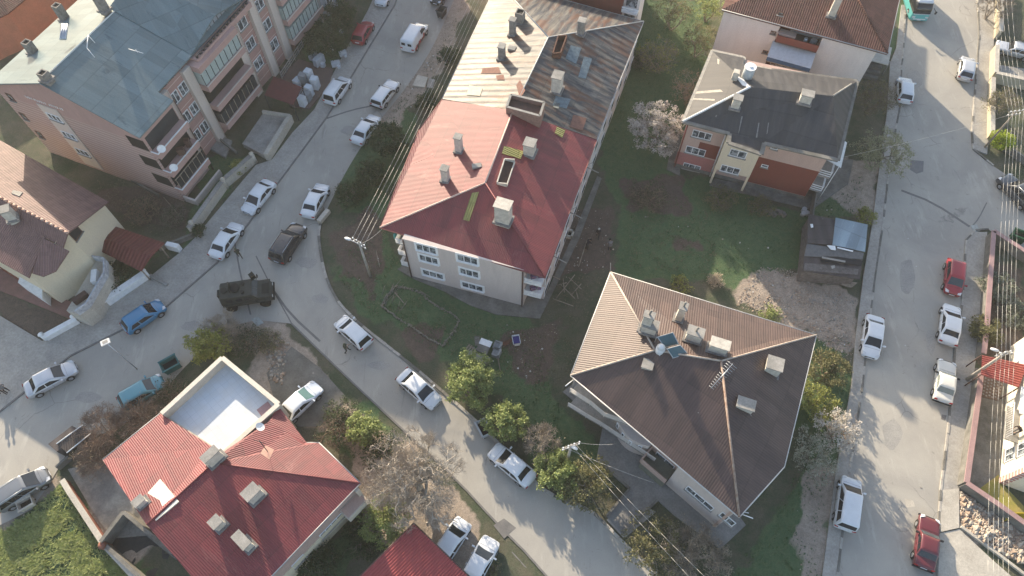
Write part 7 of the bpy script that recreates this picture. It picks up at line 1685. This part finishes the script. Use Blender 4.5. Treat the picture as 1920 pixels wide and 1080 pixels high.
# ================================================================= PEOPLE
SK = Vector
def person(label, u, v, heading, pose, top, legs, hat=None, h=1.75, vest=None):
    """pose: dict of joint positions in body space: x forward, y left, z up (metres)"""
    root = thing('person', label, 'person', P(u, v, 0), heading)
    J = dict(pel=(0, 0, .93), ch=(.03, 0, 1.30), nk=(.05, 0, 1.47), hd=(.07, 0, 1.60), hd2=(.07, 0, 1.70),
             shL=(.03, .19, 1.40), elL=(-.02, .27, 1.14), wrL=(.12, .24, .92), shR=(.03, -.19, 1.40), elR=(-.02, -.27, 1.14), wrR=(.12, -.24, .92),
             hpL=(0, .10, .90), knL=(.06, .12, .50), anL=(0, .12, .09), toL=(.17, .13, .04), hpR=(0, -.10, .90), knR=(.06, -.12, .50), anR=(0, -.12, .09), toR=(.17, -.13, .04))
    J.update(pose); names = list(J); idx_ = {k: i for i, k in enumerate(names)}
    rad = dict(pel=(.15, .13), ch=(.17, .13), nk=(.06, .06), hd=(.095, .10), hd2=(.075, .08), shL=(.075, .075), shR=(.075, .075), elL=(.048, .048), elR=(.048, .048), wrL=(.03, .035), wrR=(.03, .035),
               hpL=(.095, .095), hpR=(.095, .095), knL=(.065, .065), knR=(.065, .065), anL=(.045, .045), anR=(.045, .045), toL=(.04, .035), toR=(.04, .035))
    ed = [('pel', 'ch'), ('ch', 'nk'), ('nk', 'hd'), ('hd', 'hd2')] + [(a + s, b_ + s) for s in 'LR' for a, b_ in (('sh', 'el'), ('el', 'wr'), ('hp', 'kn'), ('kn', 'an'), ('an', 'to'))] + [('ch', 'sh' + s) for s in 'LR'] + [('pel', 'hp' + s) for s in 'LR']
    verts_ = [tuple(J[k]) for k in names]; E_ = [(idx_[a], idx_[b_]) for a, b_ in ed]; rr = [rad[k] for k in names]
    for s in 'LR':   # hand: palm then five separate fingers
        w_, e = Vector(J['wr' + s]), Vector(J['el' + s]); d = (w_ - e).normalized(); sd = d.cross(Vector((0, 0, 1))); sd = sd.normalized() if sd.length > .1 else Vector((0, 1, 0)); dn = d.cross(sd)
        pm = len(verts_); verts_.append(tuple(w_ + d * .07)); rr.append((.036, .022)); E_.append((idx_['wr' + s], pm))
        for k, (o, ln) in enumerate(((-.03, .070), (-.01, .082), (.01, .078), (.03, .060))):
            a = len(verts_); verts_ += [tuple(w_ + d * .11 + sd * o), tuple(w_ + d * (.11 + ln * .5) + sd * o * 1.1 + dn * .01), tuple(w_ + d * (.11 + ln * .8) + sd * o * 1.1 + dn * .035)]; rr += [(.010, .010), (.009, .009), (.007, .007)]; E_ += [(pm, a), (a, a + 1), (a + 1, a + 2)]
        a = len(verts_); verts_ += [tuple(w_ + d * .06 - sd * .045), tuple(w_ + d * .10 - sd * .065 + dn * .02)]; rr += [(.012, .012), (.009, .009)]; E_ += [(pm, a), (a, a + 1)]
    me = bpy.data.meshes.new('body'); me.from_pydata(verts_, E_, []); me.update()
    o = bpy.data.objects.new('body', me); col.objects.link(o); md = o.modifiers.new('skin', 'SKIN')
    for sv, r_ in zip(me.skin_vertices[0].data, rr): sv.radius = r_
    me.skin_vertices[0].data[0].use_root = True
    s2 = o.modifiers.new('sub', 'SUBSURF'); s2.levels = 1; s2.render_levels = 1
    dg = bpy.context.evaluated_depsgraph_get(); bm_ = bpy.data.meshes.new_from_object(o.evaluated_get(dg)); bpy.data.objects.remove(o)
    o = bpy.data.objects.new('body', bm_); col.objects.link(o); o.parent = root; bm_.materials.clear()
    skin = plain('skin', (.42, .27, .20), .6); boot = plain('boot_black', (.03, .028, .026), .7)
    for m_ in (top, legs, skin, boot): bm_.materials.append(m_)
    hd, pel = Vector(J['hd']), Vector(J['pel'])
    for p in bm_.polygons:
        c = p.center; m_ = 0
        if (c - hd).length < .135: m_ = 2
        elif min((c - Vector(J['wr' + s])).length for s in 'LR') < .19 and min((c - Vector(J['el' + s])).length for s in 'LR') > .17: m_ = 2
        elif c.z < .16: m_ = 3
        elif c.z < pel.z - .02 and min(((c - Vector(J['wr' + s])).length for s in 'LR')) > .15 and abs(c.y) < .24: m_ = 1
        p.material_index = m_; p.use_smooth = True
    f_ = Vector((1, 0, 0)); hx = hd
    mb = MB()
    for s in (-1, 1): mb.tube(hx + Vector((.085, s * .035, .02)), hx + Vector((.098, s * .035, .02)), .012, n=6)
    mb.tube(hx + Vector((.09, 0, .01)), hx + Vector((.115, 0, -.02)), .010, .014, n=5); mb.tube(hx + Vector((.09, -.025, -.05)), hx + Vector((.09, .025, -.05)), .006, n=4)
    mb.build('face', skin, root, True)
    rows = []
    for t in range(5):
        a = t / 4 * 1.5; rows.append([hd + Vector((.125 * math.cos(a) * math.cos(R(k * 36)) - .01, .125 * math.cos(a) * math.sin(R(k * 36)), .03 + .14 * math.sin(a))) for k in range(10)])
    mb = MB(); mb.grid(rows, 0, True, True, True); mb.build('helmet' if hat == 'helmet' else ('cap' if hat else 'hair'), plain('helmet_olive', (.09, .10, .06), .7) if hat == 'helmet' else (plain('cap_pale', (.55, .54, .5), .7) if hat == 'pale' else plain('hair_dark', (.03, .024, .02), .8)), root, True)
    if vest:
        mb = MB(); ch, nk = Vector(J['ch']), Vector(J['nk']); rows = [rrect(-.16, .16, .2, .2, 0, .08)] * 2
        ax = (nk - pel).normalized(); q = ax.to_track_quat('Z', 'X'); 
        rws = []
        for t, w_ in ((.06, .17), (.2, .20), (.4, .21), (.5, .15)):
            cpt = pel + ax * t; rws.append([cpt + Vector((math.cos(R(k * 30)) * w_ * .85, math.sin(R(k * 30)) * w_, 0)) for k in range(12)])
        mb.grid(rws, 0, True, True, True); mb.build('vest', vest, root, True)
    return root
camo = M('camouflage_cloth', (.12, .12, .085), (.06, .065, .045), 9, .9, 0, 0, .45, .52, True); camod = M('camouflage_dark', (.07, .07, .055), (.045, .04, .035), 9, .9, 0, 0, .45, .52, True)
vst = M('vest_olive', (.05, .055, .04), (.07, .07, .05), 5, .9, 0, 0, .4, .6, True); drk = plain('dark_clothes', (.045, .038, .038), .9); gry = plain('grey_clothes', (.18, .17, .17), .9)
walk = dict(knL=(.20, .11, .52), anL=(.26, .11, .10), toL=(.43, .12, .07), knR=(.02, -.11, .50), anR=(-.24, -.11, .13), toR=(-.10, -.12, .04), elL=(-.12, .25, 1.16), wrL=(.04, .24, .95), elR=(.10, -.25, 1.16), wrR=(.30, -.20, 1.05))
rifle = dict(elL=(.12, .26, 1.18), wrL=(.36, .08, 1.22), elR=(.02, -.27, 1.16), wrR=(.22, -.08, 1.12))
def rifle_obj(root_loc, heading, z, label, dx=.3):
    t = thing('rifle', label, 'rifle', (root_loc.x, root_loc.y, 0), heading); mb = MB(); mb.tube((dx - .15, -.06, z - .08), (dx + .45, .12, z + .06), .022, .014, 6); mb.build('barrel', m_iron, t, True)
    mb = MB(); mb.box((dx - .2, -.08, z - .14), (.28, .05, .1), .3); mb.build('stock', m_iron, t, True)
h1_ = R(125)
p_ = person('soldier in dark camouflage walking up the street beside the white saloon, above the armoured vehicle', 452, 484, h1_, {**walk, **rifle}, camod, camod, 'helmet', vest=vst)
p_['label'] = 'soldier in dark camouflage on the road above the armoured vehicle'; rifle_obj(p_.location, h1_, 1.17, 'rifle carried by the soldier above the armoured vehicle')
h2_ = R(20)
p_ = person('soldier in camouflage walking on the street below the white hatchback', 651, 660, h2_, {**walk, **rifle}, camo, camod, 'helmet', vest=vst); rifle_obj(p_.location, h2_, 1.17, 'rifle carried by the soldier below the white hatchback')
bend = dict(ch=(.22, 0, 1.18), nk=(.36, 0, 1.30), hd=(.46, 0, 1.38), hd2=(.52, 0, 1.46), shL=(.26, .19, 1.24), shR=(.26, -.19, 1.24), elL=(.36, .26, 1.0), wrL=(.44, .2, .78), elR=(.36, -.26, 1.0), wrR=(.44, -.2, .78), pel=(-.05, 0, .90), knL=(.12, .12, .50), knR=(.08, -.12, .50))
person('person in black walking on the bare earth behind the red block, topmost of three', 1120, 447, R(80), walk, drk, drk, 'pale')
person('person in dark clothes with one arm out, lower left on the bare earth', 1099, 468, R(40), {**bend, 'elL': (.45, .30, 1.1), 'wrL': (.68, .32, 1.05)}, drk, drk, None)
person('person in grey top bending on the bare earth, right one of the lower two', 1143, 470, R(100), bend, gry, drk, None)
person('person in dark coat standing at the left edge above the silver saloon', 6, 738, R(-30), walk, drk, drk, None)
person('second person beside the one at the left edge, nearer the silver saloon', 17, 735, R(160), {}, gry, drk, None)
person('person leaning at the balcony of the cream house on the right edge', 1903, 800, R(180), bend, drk, gry, None).location = V3(k0 + dK * s_ + oK * .3, 2.35) if False else P(1901, 812, 2.35)
# ================================================================= SMALL THINGS
def fridge(label, u, v, w_, d, h, rz, mat, group='discarded cabinets and refrigerators'):
    c = P(u, v, 0); t = thing('refrigerator', label, 'refrigerator', (c.x, c.y, .09), rz, group); mb = MB(); mb.box((0, 0, 0), (w_, d, h)); mb.build('cabinet', mat, t, True, bev=.02)
    mb = MB(); mb.box((0, -d / 2 - .025, .08), (w_ - .02, .05, h * .62)); mb.build('door', mat, t, True, bev=.01); mb = MB(); mb.box((0, -d / 2 - .025, h * .62 + .11), (w_ - .02, .05, h * .36 - .13)); mb.build('freezer_door', mat, t, True, bev=.01)
    mb = MB(); mb.box((w_ * .36, -d / 2 - .07, h * .3), (.03, .03, .4)); mb.build('handle', m_steel, t, True)
fw = plain('enamel_white', (.60, .63, .66), .4); fg_ = plain('enamel_grey', (.28, .29, .30), .5)
labs = ['tall white cabinet at the back of the cluster by the forecourt tree', 'grey topped cabinet in the middle of the cluster', 'white cabinet nearest the parked people carrier', 'pale cabinet beside the white slatted fence', 'white cabinet next to the canopy post, front left', 'grey cabinet directly behind the front left white one', 'square white cabinet at the front of the cluster', 'low white cabinet between fence and cluster centre']
for (u, v, w_, d, h, m_), lb in zip(((583, 145, .8, .75, 1.7, fw), (572, 150, .75, .8, 1.5, fg_), (594, 158, .8, .75, 1.6, fw), (560, 152, .9, .7, .9, fw), (570, 190, .75, .7, 1.3, fw), (578, 180, .8, .8, 1.2, fg_), (583, 172, .7, .7, 1.5, fw), (558, 165, .9, .9, .6, fw)), labs): fridge(lb, u, v + 8, w_, d, h, R(60 + (u % 7) * 3), m_)
for k, (u, v, rz_, s) in enumerate(((600, 120, 1.0, 1.0), (588, 108, 1.15, .8), (631, 124, .2, .7), (644, 104, .5, .6))):
    t = thing('concrete_slab', ['leaning pale concrete slab behind the cabinets', 'upright pale slab end nearest the dark tree', 'broken white gate post on the forecourt edge', 'white round ended block by the red hatchback'][k], 'slab', P(u, v, 0)); mb = MB(); c = P(u, v, 0)
    mb.box((c.x, c.y, 0), (1.5 * s, .6 * s, 1.1 * s), rz_); mb.build('block', plain('slab_pale', (.50, .53, .56), .8), t, bev=.05); mb = MB(); mb.box((c.x + .5 * s, c.y - .5 * s, 0), (.5 * s, .5 * s, .6 * s), rz_ + .4); mb.build('foot', plain('slab_pale', (.5, .53, .56), .8), t, bev=.04)
for k, (u, v) in enumerate(((640, 62), (622, 95), (612, 97))): t = MB(); c = P(u, v, 0); t.tube((c.x, c.y, 0), (c.x, c.y, .35 - .08 * k), .28 - .05 * k, .34 - .05 * k, 10); tag(t.build('flower_pot', fw), ['white pot in front of the dark forecourt tree, nearest the red hatchback', 'middle sized white pot under the forecourt tree', 'smallest white pot under the forecourt tree'][k], 'flower pot')
# dumpsters
def dumpster(label, u, v, w_, d, h, rz, mat, openlid=True):
    c = P(u, v, 0); t = thing('dumpster', label, 'dumpster', (c.x, c.y, 0), rz); mb = MB()
    o_, i_ = [(-w_ / 2, -d / 2), (w_ / 2, -d / 2), (w_ / 2, d / 2), (-w_ / 2, d / 2)], .06
    rows = [[(x * .85, y * .85, .18) for x, y in o_], [(x, y, h) for x, y in o_], [(x * (1 - i_ * 2 / w_), y * (1 - i_ * 2 / d), h) for x, y in o_], [(x * .8, y * .8, h - .45) for x, y in o_]]
    mb.grid(rows, 0, False, True); mb.face(rows[3], 0); mb.build('container', mat, t, True); mb = MB(); mb.face([(x * .78, y * .78, h - .44) for x, y in o_]); mb.build('rubbish', m_dark, t, True)
    mb = MB(); mb.box((0, d / 2 + .05, h - .05), (w_ + .06, .1, .08)); mb.box((0, -d / 2 - .05, h - .05), (w_ + .06, .1, .08)); mb.build('rim', mat, t, True, bev=.02)
    for x in (-.4, .4):
        for y in (-.3, .3): mb = MB(); mb.tube((x * w_, y * d - .03, .09), (x * w_, y * d + .03, .09), .09, n=8); mb.build('wheel', m_tyre, t, True)
dumpster('grey metal dumpster at the kerb beside the round green tree', 908, 808, 1.5, .95, 1.1, R(-62), plain('dumpster_grey', (.42, .43, .44), .5))
dumpster('teal dumpster under the yellow green bush by the terrace house', 326, 690, 1.6, 1.1, 1.15, R(35), plain('dumpster_teal', (.035, .13, .14), .5))
dumpster('dark green dumpster at the corner of the pink topped wall', 1903, 450, 1.4, .9, 1.1, R(-30), plain('dumpster_green', (.02, .08, .04), .6))
dumpster('dark metal dumpster at the verge of the upper street near the top', 829, 30, 1.3, .9, 1.1, R(65), plain('dumpster_dark', (.07, .07, .07), .6))
dumpster('small pale bin box on the ground below the silver grey sport utility car', 57, 948, 1.2, .8, .9, R(35), m_light)
# verge items
t = thing('concrete_slab', 'square pale well slab on the verge beside the overhead wires', 'slab', P(790, 156, 0)); mb = MB(); mb.prism([(p.x, p.y) for p in px([(783, 144), (803, 148), (797, 167), (774, 163)])], -.1, .28); mb.build('block', m_light, t, bev=.03); mb = MB(); mb.prism([(p.x, p.y) for p in px([(805, 148), (816, 151), (811, 167), (800, 165)])], -.1, .14); mb.build('step', m_conc, t)
t = thing('concrete_bench', 'pale concrete block bench at the kerb beside the street bend', 'bench', P(607, 410, 0)); c = P(608, 408, 0); mb = MB(); mb.box((c.x, c.y, 0), (1.7, .5, .5), R(62)); mb.build('seat', m_light, t, bev=.04); mb = MB(); mb.box((c.x - .45, c.y + .25, 0), (1.5, .18, .75), R(62)); mb.build('backrest', m_concd, t, bev=.03)
# abandoned furniture
def furn(u, v, z=0): return P(u, v, z)
rzf = R(-22)
t = thing('table', 'grey slatted table with white board on the grass among discarded furniture', 'table', P(908, 655), rzf, None)
for nm, c, s, m_ in (('tabletop', (0, 0, .62), (1.15, 1.35, .06), m_concd), ('white_board', (0, .4, .69), (1.15, .62, .03), m_white)): mb = MB(); mb.box(c, s); mb.build(nm, m_, t, True)
for x in (-.5, .5):
    for y in (-.6, .6): mb = MB(); mb.box((x, y, -.02), (.07, .07, .64)); mb.build('leg', m_wood, t, True)
for k, (u, v) in enumerate(((932, 651), (930, 664))):
    t = thing('armchair', ['light grey armchair right of the slatted table, upper one', 'light grey armchair right of the slatted table, lower one'][k], 'armchair', P(u, v), rzf, 'grey armchairs'); fa2 = M('upholstery_grey', (.30, .31, .31), (.22, .23, .23), 5, .9, 0, 0, .35, .65, True)
    for nm, c, s in (('seat', (0, 0, 0), (.7, .65, .42)), ('backrest', (.36, 0, 0), (.18, .7, .8)), ('armrest', (0, .36, 0), (.6, .12, .58)), ('armrest', (0, -.36, 0), (.6, .12, .58))): mb = MB(); mb.box(c, s); mb.build(nm, fa2, t, True, bev=.03)
t = thing('sofa', 'worn pale three seat sofa lying below the slatted table', 'sofa', P(898, 673), rzf); fs_ = M('upholstery_worn', (.30, .31, .26), (.22, .23, .19), 4, .9, 0, 0, .35, .65, True)
for nm, c, s in (('seat', (0, 0, 0), (1.9, .6, .35)), ('backrest', (0, -.32, 0), (1.9, .2, .7)), ('armrest', (-.95, 0, 0), (.16, .65, .5)), ('armrest', (.95, 0, 0), (.16, .65, .5))): mb = MB(); mb.box(c, s); mb.build(nm, fs_, t, True, bev=.04)
for x in (-.6, 0, .6): mb = MB(); mb.box((x, .02, .35), (.58, .5, .12)); mb.build('cushion', fs_, t, True, bev=.03)
t = thing('door_panel', 'upright pale panel standing left of the slatted table', 'panel', P(895, 640), rzf + .5); mb = MB(); mb.box((0, 0, 0), (.5, 1.0, .12)); mb.build('board', m_concd, t, True); mb = MB(); mb.box((0, .3, .12), (.4, .08, .03)); mb.build('batten', m_conc, t, True)
t = thing('pallet', 'slatted wooden pallet leaning left of the worn sofa', 'pallet', P(880, 660), R(-35))
for k in range(4): mb = MB(); mb.box((-.4 + k * .26, 0, .12), (.14, 1.3, .03)); mb.build('slat', m_wood, t, True)
for y in (-.5, 0, .5): mb = MB(); mb.box((0, y, 0), (1.0, .1, .12)); mb.build('bearer', m_wood, t, True)
t = thing('plastic_chair', 'white framed chair with deep blue seat lying on the waste ground', 'chair', P(968, 640), R(-80)); bl_ = plain('blue_cushion', (.03, .03, .16), .7)
mb = MB(); mb.box((0, 0, .3), (.75, .62, .05)); mb.build('seat', bl_, t, True, bev=.02); mb = MB(); mb.box((.45, 0, .25), (.3, .5, .06)); mb.build('footrest', m_light, t, True)
mb = MB(); mb.box((-.42, 0, .2), (.08, .72, .3)); mb.build('backrest', fw, t, True)
for s in (-1, 1): mb = MB(); mb.box((0, s * .34, .2), (.85, .05, .2)); mb.build('side_frame', fw, t, True)
for x in (-.35, .35):
    for s in (-.3, .3): mb = MB(); mb.box((x, s, -.02), (.05, .05, .3)); mb.build('leg', fw, t, True)
t = thing('rusty_sheet', 'bent orange rusty scrap between armchairs and blue chair', 'scrap metal', P(948, 645), R(25)); mb = MB(); mb.grid([[(-.7, -.2, .1), (-.7, .2, .02)], [(-.2, -.25, .3), (-.2, .2, .2)], [(.3, -.2, .15), (.3, .25, .1)], [(.7, -.1, .35), (.7, .2, .3)]], 0, False); mb.build('sheet', m_rust, t, True)
# timber trestle frame
t = thing('timber_frame', 'collapsed pale timber trestle frame beside the red roofed block', 'timber frame', P(1060, 548))
for (a, b_) in (((1042, 560), (1078, 515)), ((1050, 532), (1078, 560)), ((1066, 520), (1090, 542)), ((1045, 535), (1062, 530)), ((1037, 560), (1075, 574)), ((1072, 552), (1090, 532)), ((1056, 522), (1058, 548)), ((1030, 515), (1050, 524)), ((1080, 545), (1084, 560))):
    mb = MB(); za_, zb_ = random.uniform(.1, .5), random.uniform(.5, 1.1); mb.tube(P(*a, za_), P(*b_, zb_), .05, n=5); mb.build('beam', m_wood, t)
# stone enclosure on the lower lawn
t = thing('stick_enclosure', 'low irregular enclosure of pale stones and sticks on the lawn below the pink wall', 'enclosure', P(790, 590)); pts = [(742, 538), (765, 543), (788, 548), (806, 566), (828, 580), (848, 590), (862, 603), (850, 625), (830, 648), (800, 634), (770, 612), (745, 598), (716, 575), (728, 556), (742, 538)]; rg = random.Random(4)
m_stick = M('stick_pale', (.28, .255, .21), (.17, .155, .13), 5)
mb = MB()
for a, b_ in zip(pts, pts[1:]):
    A2, B2 = P(*a, 0), P(*b_, 0); n = max(2, int((B2 - A2).length / .16))
    for k in range(n):
        p = A2.lerp(B2, k / n) + Vector((rg.gauss(0, .05), rg.gauss(0, .05), 0)); mb.box((p.x, p.y, 0), (.16 + rg.random() * .12, .09, .10 + rg.random() * .18), rg.random() * 3)
    if rg.random() < .9: mb.tube(A2 + Vector((0, 0, .35)), B2 + Vector((rg.gauss(0, .2), rg.gauss(0, .2), .25)), .025, n=4)
mb.build('stone_row', m_stick, t)
mb = MB()
for k in range(16): a = P(rg.uniform(716, 755), rg.uniform(540, 585), .1); d = Vector((rg.gauss(.5, .3), rg.gauss(1, .3), .1)); mb.tube(a, a + d, .025, n=4)
mb.build('stick_pile', m_stick, t)
# planks and litter
for k, (a, b_) in enumerate((((307, 370), (343, 412)), ((705, 470), (712, 500)), ((1100, 452), (1085, 500)), ((1145, 500), (1144, 512)), ((938, 695), (928, 640)), ((760, 572), (740, 548)))):
    mb = MB(); mb.tube(P(*a, .1), P(*b_, .15), .06, n=4); tag(mb.build('plank', m_wood), ['weathered plank in the overgrown plot below the salmon block', 'pale plank on the grass right of the utility pole', 'stick along the bare earth behind the red block', 'stake at the top corner of the brown roof', 'long thin stick left of the blue chair', 'stick across the stone enclosure corner'][k], 'plank')
t = thing('water_meter', 'white block well head beside the east wall of the red roofed block', 'well head', P(1066, 440)); c = P(1066, 440, 0)
mb = MB()
for a in range(4): ang_ = R(70 + 90 * a); mb.box((c.x + math.cos(ang_) * .4, c.y + math.sin(ang_) * .4, 0), (.2, 1.0, .4), ang_)
mb.build('rim', m_light, t); mb = MB(); mb.box((c.x, c.y, 0), (.6, .6, .05), R(70)); mb.build('cover', m_dark, t)
rg = random.Random(21); mb = MB()
for polyl, n in (([(640, 420), (720, 430), (720, 560), (650, 560)], 10), ([(1060, 400), (1150, 400), (1140, 520), (1060, 520)], 16), ([(1200, 380), (1500, 400), (1480, 540), (1200, 500)], 10), ([(690, 250), (830, 60), (850, 80), (760, 230)], 26), ([(900, 600), (1060, 600), (1030, 720), (920, 700)], 22), ([(1420, 500), (1600, 560), (1590, 680), (1400, 580)], 30), ([(60, 900), (200, 1000), (100, 1080), (0, 1050)], 16), ([(1700, 400), (1800, 460), (1760, 900), (1640, 1000)], 8), ([(1500, 330), (1620, 340), (1600, 420), (1500, 400)], 12), ([(560, 660), (640, 740), (600, 800), (540, 700)], 18)):
    for x, y in scatter([polyl], n, rg): s = rg.uniform(.05, .16); mb.box((x, y, gz(x, y) + .01), (s, s * rg.uniform(.5, 1.2), s * .4), rg.random() * 3, rg.randrange(2))
tag(mb.build('litter', [M('litter_white', (.60, .60, .58), (.5, .48, .45)), M('litter_grey', (.34, .32, .28), (.25, .22, .2))]), 'scattered pale litter and stones on the ground', 'litter', kind='stuff')
t = thing('scrap_pile', 'scrap furniture and round drums on the path beside the peach house', 'scrap pile', P(1455, 400)); mb = MB(); 
for k in range(6): c = P(1438 + k * 6, 397 + (k % 3) * 4, 0); mb.box((c.x, c.y, 0), (.5, .3, .3 + .1 * (k % 3)), k)
mb.build('boxes', m_concd, t, bev=.02); mb = MB()
for u, v in ((1506, 396), (1511, 403), (1504, 404)): c = P(u, v, 0); mb.tube((c.x, c.y, .0), (c.x, c.y, .5), .25, .25, 10)
mb.build('drums', m_steel, t)

# ================================================================= AIR
m, nt, b_ = newmat('haze_air'); nt.nodes.remove(b_); pv = nt.nodes.new('ShaderNodeVolumePrincipled')
pv.inputs['Color'].default_value = (1.0, .985, .95, 1); pv.inputs['Density'].default_value = .0003; pv.inputs['Anisotropy'].default_value = .2
L(nt, pv.outputs[0], nt.nodes['Material Output'].inputs['Volume'])
mb = MB(); mb.prism([(-260, -185), (260, -185), (260, 285), (-260, 285)], -1.2, 61.5); tag(mb.build('haze', m), kind='stuff')
